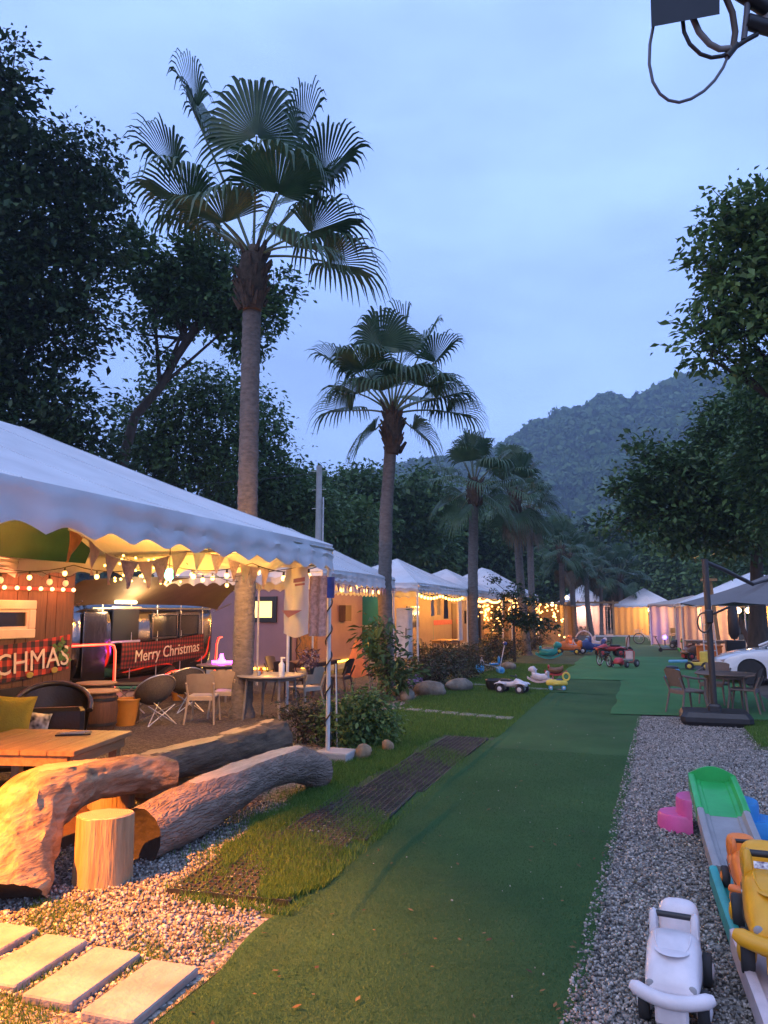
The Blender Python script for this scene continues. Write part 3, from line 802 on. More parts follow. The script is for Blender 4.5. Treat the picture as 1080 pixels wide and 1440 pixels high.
palm_at('fourth fan palm with a shaggy skirt of hanging fronds', 740, 31.0, [(732, 820), (724, 700)], 24, .80, 7, .19, .15, 5)
palm_at('slim fan palm half hidden behind the shaggy fourth palm', 748, 36.0, [(747, 820), (744, 720)], 20, .7, 9, .17, .14, 2)
palm_at('fan palm growing beside the lit lean-to shed', 792, 43.0, [(791, 850), (789, 775)], 20, .78, 13, .17, .14, 3)
palm_at('dark trunked fan palm next to the lean-to shed', 808, 46.0, [(806, 850), (802, 785)], 18, .72, 15, .18, .15, 3)
palm_at('fan palm at the right end of the lean-to shed', 832, 49.0, [(826, 850), (824, 790)], 18, .74, 17, .17, .14, 2)
palm_at('small fan palm before the far timber pavilion', 845, 56.0, [(845, 830), (845, 808)], 20, .85, 19, .14, .12, 2)
palm_at('last fan palm of the row by the far white pavilion', 873, 58.0, [(873, 840), (872, 812)], 22, 1.0, 23, .18, .15, 4)

# ================================================================== marquees
def tent(label, x0, x1, y0, y1, ze, zr, inset, val=.28, scal=.42, posts=None, name='marquee', mat=None, rz=0.0, ridge=None, group='white marquees along the lawn', valances=(1, 1, 1, 1), sag=.06):
    """hip roofed canvas marquee. local frame: origin at the centre on the ground"""
    cx, cy = (x0 + x1) / 2, (y0 + y1) / 2; hx, hy = (x1 - x0) / 2, (y1 - y0) / 2
    t = thing(name, label, 'tent', (cx, cy, 0), rz, group); mat = mat or M_canvas
    A = [Vector((hx, -hy, ze)), Vector((hx, hy, ze)), Vector((-hx, hy, ze)), Vector((-hx, -hy, ze))]
    R0, R1 = Vector((0, -hy + inset, zr)), Vector((0, hy - inset, zr))
    if ridge == 'point': R0 = R1 = Vector((0, 0, zr))
    pan = [(A[0], A[1], R0, R1), (A[1], A[2], R1, R1), (A[2], A[3], R1, R0), (A[3], A[0], R0, R0)]
    for i, (a, b, c, d) in enumerate(pan):
        L_ = (b - a).length; nu = max(8, int(L_ / .22)); nv = 12; sd = i * 3.3 + cx
        def fn(u, v):
            e0 = a.lerp(b, u); e1 = c.lerp(d, u); p = e0.lerp(e1, v)
            w = 4 * v * (1 - v) * (.35 + .65 * math.sin(PI * u))
            edge = math.sin(PI * u) * (1 - v)
            nn = (b - a).cross(Vector((0, 0, 1))).normalized()
            return p + Vector((0, 0, -sag * w + .020 * w * nz(u * L_ * .9, v * 3, sd))) + nn * (.05 * math.exp(-v * 9) * math.sin(PI * u) ** .5)
        MB().grid(fn, nu, nv).build('roof_panel', mat, t, True, recalc=False)
        ns_ = max(1, round(L_ / 1.6))
        for k in [q / ns_ for q in range(0 if i % 2 == 0 else 1, ns_ + (1 if i % 2 == 0 else 0))]:      # stitched seams
            MB().tube([Vector(fn(k, v_ / 8)) + Vector((0, 0, .003)) for v_ in range(9)], .007, 5).build('seam', mat, t, True, recalc=False)
        if valances[i]:
            nn = (b - a).cross(Vector((0, 0, 1))).normalized(); nu2 = max(16, int(L_ / .05)); ns = max(1, round(L_ / scal))
            def vf(u, v):
                p = a.lerp(b, u); s = u * L_
                hem = val + .045 - .07 * abs(math.sin(PI * u * ns)) ** 1.0 * 1.0
                bulge = .05 * math.sin(PI * u) ** .5
                out = bulge * (1 - .4 * v) + min(1, v * 4) * (.026 * nz(s * .9, v * 1.5, sd) + .045 * nz(s * .28, v * 5.5, sd + 9) + .016 * nz(s * 3, v * 4, sd + 5)) + .018 * v * math.sin(2 * PI * u * ns + .6)
                return p + nn * out + Vector((0, 0, .001 - hem * v))
            MB().grid(vf, nu2, 7).build('valance', mat, t, True, recalc=False)
    # frame
    for i, (a, b) in enumerate(((A[0], A[1]), (A[1], A[2]), (A[2], A[3]), (A[3], A[0]))):
        MB().tube([a + Vector((0, 0, -.05)), b + Vector((0, 0, -.05))], .022, 8).build('eave_bar', M_steel, t, True, recalc=False)
    for a, c in ((A[0], R0), (A[1], R1), (A[2], R1), (A[3], R0)):
        MB().tube([a + Vector((0, 0, -.05)), c + Vector((0, 0, -.14))], .02, 8).build('hip_bar', M_steel, t, True, recalc=False)
    if (R1 - R0).length > .1: MB().tube([R0 + Vector((0, 0, -.14)), R1 + Vector((0, 0, -.14))], .02, 8).build('ridge_bar', M_steel, t, True, recalc=False)
    for (px_, py_) in (posts if posts is not None else [(s * (hx - .03), k * (hy - .03)) for s in (-1, 1) for k in (-1, 1)]):
        MB().tube([(px_, py_, 0), (px_, py_, ze - .05)], .027, 10).build('post', M_wpost, t, True, recalc=False)
    return t
T1 = tent('long white marquee nearest the log bench, its scalloped hem lit from within', -8.75, -3.69, -3.2, 8.72, 2.63, 3.76, 2.6, .29, .44,
          posts=[(2.50, 5.93), (2.50, -5.9), (-2.5, -5.9), (-2.5, .2)])
T2 = tent('second white marquee, between the tall palm and the second palm', -9.1, -5.50, 12.5, 16.75, 2.58, 3.62, 1.9, .26, .30, posts=[(1.77, 2.1), (-1.77, 2.1), (1.13, -2.1)])
T3 = tent('third white marquee with a peaked roof behind the second palm', -8.7, -5.62, 19.1, 25.1, 2.56, 3.42, 2.9, .24, .34, sag=.1)
T4 = tent('fourth white marquee with a low white peak', -8.9, -5.5, 25.6, 31.2, 2.54, 3.44, 2.7, .24, .34)
T5 = tent('fifth white marquee behind the small leafy tree', -9.0, -5.2, 31.6, 40.0, 2.62, 3.85, 3.2, .24, .34)
# ================================================================== left camp: logs, huts, furniture
WARM = (1.0, 0.50, 0.13)
M_drift = pm('driftwood', (0.13, 0.075, 0.035), 0.75, 0.4, 5.5, col2=(0.42, 0.30, 0.17), bump=1.0, bscale=11, stretch=(2.6, .45, 2.6), detail=10)
M_cut = pm('sawn log face', (0.36, 0.25, 0.14), 0.7, 0.25, 9, col2=(0.5, 0.38, 0.24), bump=.3, bscale=30, stretch=(2, .4, 2))
M_cutpale = pm('pale sawn log face', (0.42, 0.36, 0.30), 0.75, 0.2, 9, bump=.3, bscale=30, stretch=(2, .4, 2))
M_barklog = pm('furrowed bark', (0.15, 0.108, 0.08), 0.9, 0.35, 10, col2=(0.30, 0.225, 0.17), bump=1.0, bscale=20, stretch=(1.6, .5, 1.6))
def add_furrows(m, scale, stretch, dist):
    t = m.node_tree; b = t.nodes['Principled BSDF']; L = t.links.new
    tc = t.nodes.new('ShaderNodeTexCoord'); mp = t.nodes.new('ShaderNodeMapping'); mp.inputs['Scale'].default_value = stretch; L(tc.outputs['Object'], mp.inputs[0])
    nd = t.nodes.new('ShaderNodeTexNoise'); nd.inputs['Scale'].default_value = 6; L(mp.outputs[0], nd.inputs['Vector'])
    av = t.nodes.new('ShaderNodeMix'); av.data_type = 'VECTOR'; av.inputs['Factor'].default_value = .12; L(mp.outputs[0], av.inputs['A']); L(nd.outputs['Color'], av.inputs['B'])
    v = t.nodes.new('ShaderNodeTexVoronoi'); v.feature = 'DISTANCE_TO_EDGE'; v.inputs['Scale'].default_value = scale; L(av.outputs['Result'], v.inputs['Vector'])
    mr = t.nodes.new('ShaderNodeMapRange'); mr.inputs[1].default_value = 0; mr.inputs[2].default_value = .22; L(v.outputs['Distance'], mr.inputs[0])
    bp = t.nodes.new('ShaderNodeBump'); bp.inputs['Strength'].default_value = 1.0; bp.inputs['Distance'].default_value = dist
    L(mr.outputs[0], bp.inputs['Height'])
    old = b.inputs['Normal'].links[0].from_node; L(old.outputs[0], bp.inputs['Normal']); L(bp.outputs[0], b.inputs['Normal'])
add_furrows(M_barklog, 22, (1.8, .42, 1.8), .008)
M_stump = pm('debarked stump', (0.27, 0.17, 0.08), 0.75, 0.4, 7, col2=(0.46, 0.32, 0.17), bump=.8, bscale=14, stretch=(3, 3, .35), detail=9)
M_rings = pm('sawn stump rings', (0.36, 0.25, 0.14), 0.7, 0.25, 9, bump=.3, bscale=30)
def add_rings(m):
    t = m.node_tree; b = t.nodes['Principled BSDF']; L = t.links.new
    tc = t.nodes.new('ShaderNodeTexCoord'); w = t.nodes.new('ShaderNodeTexWave'); w.wave_type = 'RINGS'; w.rings_direction = 'Z'
    w.inputs['Scale'].default_value = 22; w.inputs['Distortion'].default_value = 2.5; w.inputs['Detail'].default_value = 3; L(tc.outputs['Object'], w.inputs['Vector'])
    r = t.nodes.new('ShaderNodeValToRGB'); r.color_ramp.elements[0].color = (.26, .17, .09, 1); r.color_ramp.elements[1].color = (.48, .35, .21, 1); L(w.outputs['Fac'], r.inputs[0]); L(r.outputs[0], b.inputs['Base Color'])
add_rings(M_rings)
M_end_shade = pm('log end in painted shade', (0.03, 0.022, 0.016), 0.95, 0.4, 8, bump=.8, bscale=20)  # shade put into the near-black colour of the cut log ends
M_wood = pm('brown plank wood', (0.10, 0.045, 0.02), 0.6, 0.3, 5, bump=.25, bscale=25, stretch=(4, 4, .4))
M_tablewood = pm('table wood', (0.34, 0.20, 0.09), 0.45, 0.25, 4, bump=.15, bscale=20, stretch=(5, .5, 5))
M_cream = pm('cream paint', (0.62, 0.52, 0.34), 0.5, 0.08, 5)
M_glass = pm('dark window glass', (0.02, 0.022, 0.025), 0.08, 0.1, 2, spec=.8)
M_mauve = pm('mauve painted panel', (0.30, 0.17, 0.18), 0.6, 0.08, 2, bump=.1, bscale=10)
M_tan = pm('tan panel', (0.28, 0.19, 0.13), 0.6, 0.12, 2)
M_teal = pm('teal painted panel', (0.03, 0.22, 0.17), 0.55, 0.12, 2)
M_green = pm('green tarpaulin', (0.001, 0.032, 0.02), 0.5, 0.2, 3, bump=.3, bscale=6)
M_chrome = pm('polished trailer skin', (0.24, 0.22, 0.22), 0.13, 0.08, 3, metal=1.0, bump=.25, bscale=3.0)
M_brownaw = pm('brown awning cloth', (0.10, 0.075, 0.05), 0.7, 0.2, 3)
M_leather = pm('black leather', (0.015, 0.013, 0.012), 0.32, 0.2, 8, bump=.2, bscale=30)
M_yellow = pm('mustard cushion cloth', (0.42, 0.30, 0.02), 0.9, 0.1, 8, bump=.3, bscale=60)
M_pattern = pm('black and white print', (0.03, 0.025, 0.02), 0.85, 0, 14, col2=(0.7, 0.62, 0.5), detail=1)
M_orange = pm('orange plastic', (0.62, 0.16, 0.015), 0.4, 0.1, 5)
M_bucket = pm('ochre plastic bucket', (0.50, 0.22, 0.03), 0.45, 0.12, 5)
M_beige = pm('beige plastic chair', (0.42, 0.34, 0.25), 0.5, 0.1, 6)
M_taupe = pm('taupe woven plastic', (0.17, 0.125, 0.10), 0.55, 0.15, 30, bump=.3, bscale=60)
M_flag = pm('pale bunting cloth', (0.62, 0.5, 0.44), 0.9, 0.15, 14, transl=.35)
M_flag2 = pm('orange bunting cloth', (0.72, 0.36, 0.10), 0.9, 0.15, 14, transl=.35)
M_flag3 = pm('mauve print bunting cloth', (0.42, 0.34, 0.42), 0.9, 0.3, 24, transl=.3)
M_rock = pm('field stone', (0.20, 0.17, 0.13), 0.9, 0.35, 6, bump=.9, bscale=12)
M_rock2 = pm('ochre field stone', (0.30, 0.20, 0.11), 0.9, 0.35, 6, bump=.9, bscale=12)
G_bulb = glow('warm bulb', (1.0, 0.50, 0.13), 5.0)
G_bulbw = glow('white warm bulb', (1.0, 0.68, 0.33), 4.0)
G_red = glow_lit('red neon tube', (1.0, 0.025, 0.012), 2.6)
G_pinkc = glow('neon core', (1.0, 0.20, 0.10), 1.5)
G_yel = glow_lit('yellow led strip', (1.0, 0.60, 0.05), 8.0)
G_win = glow('lit window', (1.0, 0.66, 0.20), 1.6)
G_strip = glow_lit('tube lamp', (1.0, 0.72, 0.36), 9.0)
G_green = glow_lit('green bulb', (0.12, 1.0, 0.55), 8.0)
G_mag = glow_lit('magenta lamp', (0.85, 0.08, 0.9), 6.0)

def bx(parent, name, mat, c, d, rz=0.0, rx=0.0, ry=0.0, bev=0.0):
    return MB().box(c, d, rz, rx, ry, bev).build(name, mat, parent, False, recalc=False)
def tb(parent, name, mat, pts, r, n=8):
    return MB().tube(pts, r, n).build(name, mat, parent, True, recalc=False)

M_drift2 = pm('dark driftwood', (0.06, 0.038, 0.022), 0.85, 0.4, 5.5, col2=(0.20, 0.135, 0.08), bump=1.0, bscale=13, stretch=(2.4, .5, 2.4), detail=10)
def log(name, label, cat, path, radii, top, mats, seed, ends=(1, 1), rough=.05, n=30, seg=64, topmask=None, ridges=0.0, fr=5.5):
    base = Vector((path[0][0], path[0][1], 0)); t = thing(name, label, cat, base)
    P = [Vector(p) - base for p in path]; N_ = len(P)
    def cr(arr, s):      # catmull-rom
        k = min(int(s), N_ - 2); f = s - k; g = lambda i: arr[max(0, min(N_ - 1, i))]
        a, b, c, d = g(k - 1), g(k), g(k + 1), g(k + 2)
        return ((b * 2) + (c - a) * f + (a * 2 - b * 5 + c * 4 - d) * f * f + (b * 3 - a - c * 3 + d) * f ** 3) * .5
    V = []; flat = []
    for i in range(seg + 1):
        s = i / seg * (N_ - 1); c = cr(P, s); r = cr(radii, s)
        T = (cr(P, min(N_ - 1, s + .05)) - cr(P, max(0, s - .05))).normalized()
        side = T.cross(Vector((0, 0, 1))).normalized(); up = side.cross(T)
        for k in range(n):
            a = 2 * PI * k / n
            d = side * math.cos(a) + up * math.sin(a)
            q = c + d * r
            w = 1 + rough * 2.2 * nz(q.x * 2.2, q.y * 2.2, q.z * 2.2 + seed) + rough * 1.2 * nz(math.cos(a) * 3, math.sin(a) * 3, s * 1.2 + seed)
            w += ridges * abs(nz(math.cos(a) * fr, math.sin(a) * fr, s * 2.2 + seed)) - ridges * .4
            q = c + d * r * w; zt = top(q.y + base.y) if top else 9
            f = q.z > zt
            if f: q.z = zt + .006 * nz(q.x * 6, q.y * 6, seed)
            V.append(q); flat.append(f)
    F = []; MI = []
    for i in range(seg):
        for k in range(n):
            k2 = (k + 1) % n; q = (i * n + k, i * n + k2, (i + 1) * n + k2, (i + 1) * n + k)
            F.append(q); MI.append(1 if sum(flat[j] for j in q) >= 3 else 0)
    body = MB(); body.add(V, F)
    o = body.build('trunk', None, t, True, recalc=False)
    o.data.materials.append(mats[0]); o.data.materials.append(mats[1]); o.data.polygons.foreach_set('material_index', MI)
    for e_, i0 in ((0, 0), (1, seg)):
        ring = V[i0 * n:(i0 + 1) * n]; c = sum(ring, Vector()) / n
        nxt = V[(1 if e_ == 0 else seg - 1) * n:][:n]; ci = sum(nxt, Vector()) / n
        inn = [c + (p - c) * .8 + (ci - c).normalized() * .03 for p in ring]
        vv = ring + inn + [c + (ci - c).normalized() * .06]
        ff = [(k, (k + 1) % n, n + (k + 1) % n, n + k) for k in range(n)] + [(n + k, n + (k + 1) % n, 2 * n) for k in range(n)]
        MB().add(vv, ff).build('cut_end', mats[2 + e_], t, True, recalc=False)
    return t
LA = log('log_table', 'big arching driftwood log with a flat sawn top, lit orange', 'log table',
    [(-3.80, 3.86, .02), (-3.90, 4.02, .22), (-4.02, 4.26, .46), (-4.06, 4.66, .54), (-4.07, 5.10, .49), (-4.03, 5.48, .45), (-3.86, 5.70, .43)],
    [.25, .27, .255, .20, .165, .145, .115], lambda y: .72 - (y - 4.2) * .075 if y > 3.9 else .80, [M_drift, M_cut, M_end_shade, M_cutpale], 1.0, rough=.09, ridges=.16, n=40, seg=96)
LC = log('log_beam', 'darker rough log continuing behind the arching driftwood log', 'log',
    [(-4.24, 5.42, .42), (-4.22, 6.0, .41), (-4.22, 6.7, .38), (-4.25, 7.4, .33), (-4.30, 8.0, .27), (-4.34, 8.5, .22)],
    [.15, .165, .18, .20, .235, .25], lambda y: .555 - (y - 5.4) * .022, [M_drift2, M_cut, M_end_shade, M_end_shade], 5.0, rough=.10, ridges=.15, n=36, seg=80)
LB = log('log_bench', 'bark-covered log bench with a pale flat seat beside the grass', 'log bench',
    [(-3.54, 4.80, .18), (-3.50, 5.22, .21), (-3.45, 5.72, .28), (-3.40, 6.2, .33), (-3.36, 6.62, .34), (-3.31, 7.02, .29), (-3.25, 7.36, .15)],
    [.205, .215, .205, .185, .175, .18, .18], lambda y: .455 + (y - 6) * .02 if y > 5.35 else 9, [M_barklog, M_cutpale, M_end_shade, M_barklog], 2.0, rough=.06, ridges=.07, n=48, seg=100, fr=8.0)
def stump(label, x, y, r, h, seed, mat=M_stump):
    t = thing('stump_stool', label, 'stump', (x, y, 0)); n = 26; V = []
    for j in range(9):
        z = h * j / 8
        for k in range(n):
            a = 2 * PI * k / n; w = 1 + .10 * nz(math.cos(a) * 1.8 + seed, math.sin(a) * 1.8, z * 1.2) + .04 * nz(math.cos(a) * 7, math.sin(a) * 7 + seed, z) + .05 * (1 - j / 8) ** 2
            V.append((r * w * math.cos(a), r * w * math.sin(a), z if j < 8 else h + .012 * math.cos(a + seed)))
    F = [(j * n + k, j * n + (k + 1) % n, j * n + n + (k + 1) % n, j * n + n + k) for j in range(8) for k in range(n)]
    MB().add(V, F).build('bark', mat, t, True, recalc=False)
    ring = [Vector(v) for v in V[-n:]]; vv = ring + [p * .93 + Vector((0, 0, .012 + h * .07)) for p in ring] + [Vector((0, 0, h + .008))]
    vv[n:2 * n] = [Vector((p.x * .95, p.y * .95, p.z + .008)) for p in ring]
    MB().add(vv, [(k, (k + 1) % n, n + (k + 1) % n, n + k) for k in range(n)] + [(n + k, n + (k + 1) % n, 2 * n) for k in range(n)]).build('cut_top', M_rings, t, False, recalc=False)
    return t
stump('round upright stump stool with a smooth sawn top on the gravel', -3.52, 4.40, .185, .43, 1.0)
for i, (px, py, r, lab) in enumerate([(155, 1148, .20, 'wide low stump tucked under the log table, nearest its curved foot'), (212, 1132, .15, 'straight stump under the middle of the log table'), (247, 1122, .11, 'slim forked stump under the log table'), (268, 1106, .12, 'thin stump leg under the bark-dark half of the log table'), (300, 1092, .15, 'dark stump under the far half of the log table'), (345, 1072, .16, 'dark stump beside the far end of the log table')]):
    p = G(px, py); stump(lab, p.x, p.y, r, .30 if i else .34, 3.0 + i)
# plastic grass-protection grids
M_gridp = pm('dusty black plastic', (0.025, 0.022, 0.021), .7, .35, 5, col2=(.085, .073, .066))
def grid_mat(label, c, L, W, rz, near=False):
    t = thing('plastic_grid', label, 'plastic grid', (c[0], c[1], 0), rz, 'plastic grids sunk in the grass')
    m = MB(); s = .058; z = .026
    for i in range(int(W / s) + 1): m.box((-W / 2 + i * s, 0, z), (.008, L, .022))
    for j in range(int(L / s) + 1): m.box((0, -L / 2 + j * s, z + .001), (W, .008, .020))
    o = m.build('lattice', M_gridp, t, recalc=False); o['kind'] = 'stuff'
    for sx in (-1, 1): bx(t, 'rim', M_black, (sx * (W / 2 + .008), 0, .018), (.010, L + .02, .030))
    if near: bx(t, 'rim', M_black, (0, -(L / 2 + .012), .024), (W + .03, .018, .044))
    return t
grid_mat('half overgrown black plastic grid next to the gravel and slabs', (-2.60, 5.05), 1.35, .80, .08, True)
grid_mat('bare black plastic grid alongside the bark log', (-2.53, 6.58), 1.68, .70, .05)
grid_mat('pale dusty plastic grid beyond the log bench', (-2.47, 8.40), 1.92, .62, .01)
grid_mat('last plastic grid of the strip, near the lawn stepping stones', (-2.45, 10.05), 1.35, .58, -.01)
# stepping slabs
def slab(name, label, c, L, W, rz, top=.045, group=None, mat=None):
    o = MB().box((0, 0, top / 2), (L, W, top), bev=.008).build(name, mat or M_slab, None, False, recalc=False)
    o.location = (c[0], c[1], 0.004); o.rotation_euler[2] = rz
    return tag(o, label, 'slab', group)
for i, lab in enumerate(('stepping slab touching the edge of the turf', 'second stepping slab from the turf', 'third stepping slab from the turf, with small dark stains', 'fourth stepping slab from the turf, by the log foot')):
    slab('stepping_slab', 'warm lit concrete ' + lab, (-2.30 - i * .365, 3.20 + .035 * i), .275, .53, .02 + .015 * i)
for i in range(7):
    a = G(556 + i * 25.5, 997.5 + i * 2.3)
    slab('stepping_stone', 'small white stepping stone, %s of the row before the second palm counting from the turf' % ('seventh', 'sixth', 'fifth', 'fourth', 'third', 'second', 'first')[i], a, .30, .26, -.12 + RNG.uniform(-.06, .06), .03, 'stepping stones crossing the lawn')
for i in range(6):
    a = G(672 + i * 22, 964.2 + i * 1.5)
    slab('stepping_stone', 'small white stepping stone, %s of the row behind the toy quad counting from the turf' % ('sixth', 'fifth', 'fourth', 'third', 'second', 'first')[i], a, .36, .26, -.1 + RNG.uniform(-.06, .06), .03, 'farther row of stepping stones')

# ---------------------------------------------------------------- wooden hut with plaid banner
t = thing('wooden_hut', 'brown plank hut with a cream framed window and a plaid banner', 'hut', (-8.9, 7.0, 0))
for i in range(31):
    bx(t, 'plank', M_wood, (-.015 + .004 * (i % 3), -3.0 + i * .2, 1.27), (.03, .194, 2.54))
bx(t, 'end_wall', M_wood, (-1.3, 3.08, 1.27), (2.5, .04, 2.54)); bx(t, 'roof', M_black, (-1.2, 0, 2.6), (2.7, 6.4, .08))
bx(t, 'back_wall', M_wood, (-2.55, 0, 1.25), (.04, 6.1, 2.5))
wy0, wy1, wz0, wz1 = .55, 2.24, 1.40, 1.97
f = bx(t, 'window', M_glass, (.005, (wy0 + wy1) / 2, (wz0 + wz1) / 2), (.02, wy1 - wy0 - .3, wz1 - wz0 - .3))
for c, d in (((.03, (wy0 + wy1) / 2, wz1 - .07), (.06, wy1 - wy0, .14)), ((.03, (wy0 + wy1) / 2, wz0 + .07), (.06, wy1 - wy0, .14)), ((.028, wy1 - .07, (wz0 + wz1) / 2), (.056, .14, wz1 - wz0 - .28)), ((.028, wy0 + .07, (wz0 + wz1) / 2), (.056, .14, wz1 - wz0 - .28))):
    bx(f, 'frame', M_cream, c, d, bev=.012)
for c, d in (((.02, (wy0 + wy1) / 2, wz1 - .16), (.04, wy1 - wy0 - .28, .04)), ((.02, (wy0 + wy1) / 2, wz0 + .16), (.04, wy1 - wy0 - .28, .04)), ((.02, wy1 - .16, (wz0 + wz1) / 2), (.04, .04, wz1 - wz0 - .36))):
    bx(f, 'sash', M_cream, c, d)
bx(t, 'skirting', M_black, (.02, 0, .34), (.05, 6.2, .68))
# marquee bulbs under the hut eave
s = thing('bulb_string', 'row of round bulbs on a red batten under the hut eave', 'light string', (-8.84, 7.0, 2.15))
bx(s, 'batten', pm('red batten', (.3, .03, .02), .5), (0, 1.0, 0), (.03, 4.0, .05))
for i in range(16):
    y_ = 2.95 - i * .235
    MB().ball((.045, y_, 0), .032, 10, 6).build('bulb', glow('marquee bulb', (1, .42, .16), 4.0) if i == 0 or 'marquee bulb' not in MATS else MATS['marquee bulb'], s, True, recalc=False)
point_light('bulb_light', s, (.25, 1.8, 0), 16, (1, .22, .07), .1)
point_light('bulb_light', s, (.25, 2.7, 0), 14, (1, .24, .07), .1)
# banners
M_plaid = plaid('red plaid cloth', (.50, .06, .03), (.16, .03, .025), (.02, .018, .02), .17)
M_plaid2 = plaid('dark red plaid cloth', (.22, .022, .02), (.09, .013, .014), (.025, .01, .012), .09)
M_letter = pm('cream lettering', (.72, .60, .42), .8, .05)
def banner(label, X, y0, z0, y1, z1, h, m, txt, size, seed, lo=0.0, shear=0.0, tilt=0.0, space=1.0):
    t = thing('banner', label, 'banner', (X, (y0 + y1) / 2, (z0 + z1) / 2)); L_ = y1 - y0; sl = (z1 - z0)
    def fn(u, v): return (.03 * nz(u * 5, v * 2, seed) + .03, (u - .5) * L_, (u - .5) * sl + h / 2 - v * h - .05 * math.sin(PI * u) * (1 - .2 * v))
    MB().grid(fn, 40, 8).build('cloth', m, t, True, recalc=False)
    letters(txt, size, M_letter, t, (.075, lo, -.04), 'x', shear=shear, tilt=tilt, space=space)
    return t
ban = banner('red plaid banner lettered CHMAS with green leaves, on the wooden hut', -8.86, 7.3, 1.02, 9.97, 1.16, .55, M_plaid, 'CHMAS', .44, 1.0, lo=.55, space=1.0, tilt=-.06)
for (y_, z_, s_) in ((1.02, .16, 1.0), (1.16, .06, 1.2), (1.24, -.06, .9), (1.10, .22, .8), (1.05, -.02, .9)):
    for k_ in range(4):
        a_ = k_ * 1.35 + y_ * 9; e1 = Vector((0, math.cos(a_), math.sin(a_))) * .13 * s_; e2 = Vector((0, -math.sin(a_), math.cos(a_))) * .04 * s_; c_ = Vector((.072 + .002 * k_, y_, z_))
        MB().add([c_, c_ + e1 * .5 + e2, c_ + e1, c_ + e1 * .5 - e2], [(0, 1, 2, 3)]).build('leaf_print', pm('leaf green print', (.07, .15, .03), .8, .5, 30), ban, recalc=False)
for (y_, z_) in ((-.1, -.22), (.5, -.24), (1.0, -.2)):
    MB().ball((.06, y_, z_), .06, 9, 5, (.15, 1.2, .8)).build('ornament_print', pm('gold print', (.35, .28, .05), .8), ban, recalc=False)
# green tarpaulin above the hut
o = MB().grid(lambda u, v: (-7.42 + .2 * (1 - v) + .03 * nz(u * 6, v * 3), 3.6 + u * 5.0, 2.47 + (1 - v) * .5 + .02 * nz(u * 4, v)), 40, 8).build('green_tarpaulin', M_green, None, True, recalc=False)
tag(o, 'dark green tarpaulin stretched over the wooden hut front', 'tarpaulin')

# ---------------------------------------------------------------- chrome trailer
t = thing('chrome_trailer', 'shiny rounded chrome camping trailer with red neon outline', 'trailer', (-10.7, 13.35, 0))
def tr_fn(u, v):
    a = v * PI * 2 - PI / 2; L_ = 2.5
    s = (u * 2 - 1); e_ = max(0.0, (abs(s) - .80) / .20); k = math.sqrt(max(0.0, 1 - e_ ** 2.2))
    sx = math.copysign(abs(math.cos(a)) ** .55, math.cos(a)); sz = math.copysign(abs(math.sin(a)) ** .6, math.sin(a))
    return (sx * 1.1 * (.35 + .65 * k), s * L_, 1.27 + sz * .93 * (.55 + .45 * k))
MB().grid(tr_fn, 48, 40).build('shell', M_chrome, t, True, recalc=False)
for y_ in (-1.7, -.85, 0, .85, 1.7):
    MB().tube([(1.108, y_, .5), (1.115, y_, 1.3), (1.09, y_, 1.95)], .010, 6).build('seam_rib', M_steel, t, recalc=False)
MB().tube([(1.11, -2.0, 1.86), (1.11, 2.0, 1.86)], .02, 8).build('trim_rail', M_steel, t, True, recalc=False)
w_ = bx(t, 'window', M_glass, (1.105, -1.02, 1.55), (.03, .80, .62), bev=.012); bx(w_, 'frame', M_steel, (1.115, -1.02, 1.88), (.03, .88, .04)); bx(w_, 'frame', M_steel, (1.115, -1.02, 1.22), (.03, .88, .04))
for y_, hw_ in ((.25, .42), (1.15, .36)):
    w_ = bx(t, 'window', M_glass, (1.105, y_, 1.50), (.03, hw_ * 2, .44), bev=.014)
    bx(w_, 'frame', M_chrome, (1.115, y_, 1.74), (.03, hw_ * 2 + .05, .035)); bx(w_, 'frame', M_chrome, (1.115, y_, 1.26), (.03, hw_ * 2 + .05, .035))
    for s_ in (-1, 1): bx(w_, 'frame', M_chrome, (1.115, y_ + s_ * (hw_ + .01), 1.5), (.03, .035, .44))
bx(t, 'door', M_chrome, (1.115, -1.9, 1.05), (.03, .62, 1.5), bev=.01)
MB().lathe([(.30, -.1), (.33, -.06), (.33, .06), (.30, .1)], (.95, .62, .33), 20, Matrix.Rotation(PI / 2, 3, 'Y')).build('wheel', M_dark, t, True, recalc=False)
bx(t, 'skirt', M_black, (.9, 0, .3), (.06, 4.4, .36)); bx(t, 'jack', M_steel, (.6, -2.1, .2), (.08, .08, .4)); bx(t, 'jack', M_steel, (.6, 2.1, .2), (.08, .08, .4)); bx(t, 'chassis', M_black, (0, 0, .3), (1.2, 4.0, .12))
# brown awning over it
aw = thing('trailer_awning', 'brown curved awning over the chrome trailer with a tube lamp', 'awning', (-9.6, 13.2, 0))
MB().grid(lambda u, v: (v * 1.35 * (1 - .55 * (2 * abs(u - .5)) ** 3), -2.75 + u * 5.2, 1.94 + .50 * math.sin(v * 1.5) - .10 * (2 * abs(u - .5)) ** 4), 30, 10).build('cloth', M_brownaw, aw, True, recalc=False)
MB().tube([(.13, -1.35, 1.98), (.13, -.75, 1.98)], .03, 10).build('tube_lamp', G_strip, aw, True, recalc=False)
tb(aw, 'bracket', M_steel, [(.0, -2.6, 1.80), (.45, -2.62, 1.98)], .012); tb(aw, 'bracket', M_steel, [(.0, 2.3, 1.80), (.45, 2.32, 1.98)], .012)
point_light('lamp_light', aw, (.45, -1.05, 1.92), 36, (1.0, .62, .28), .15)
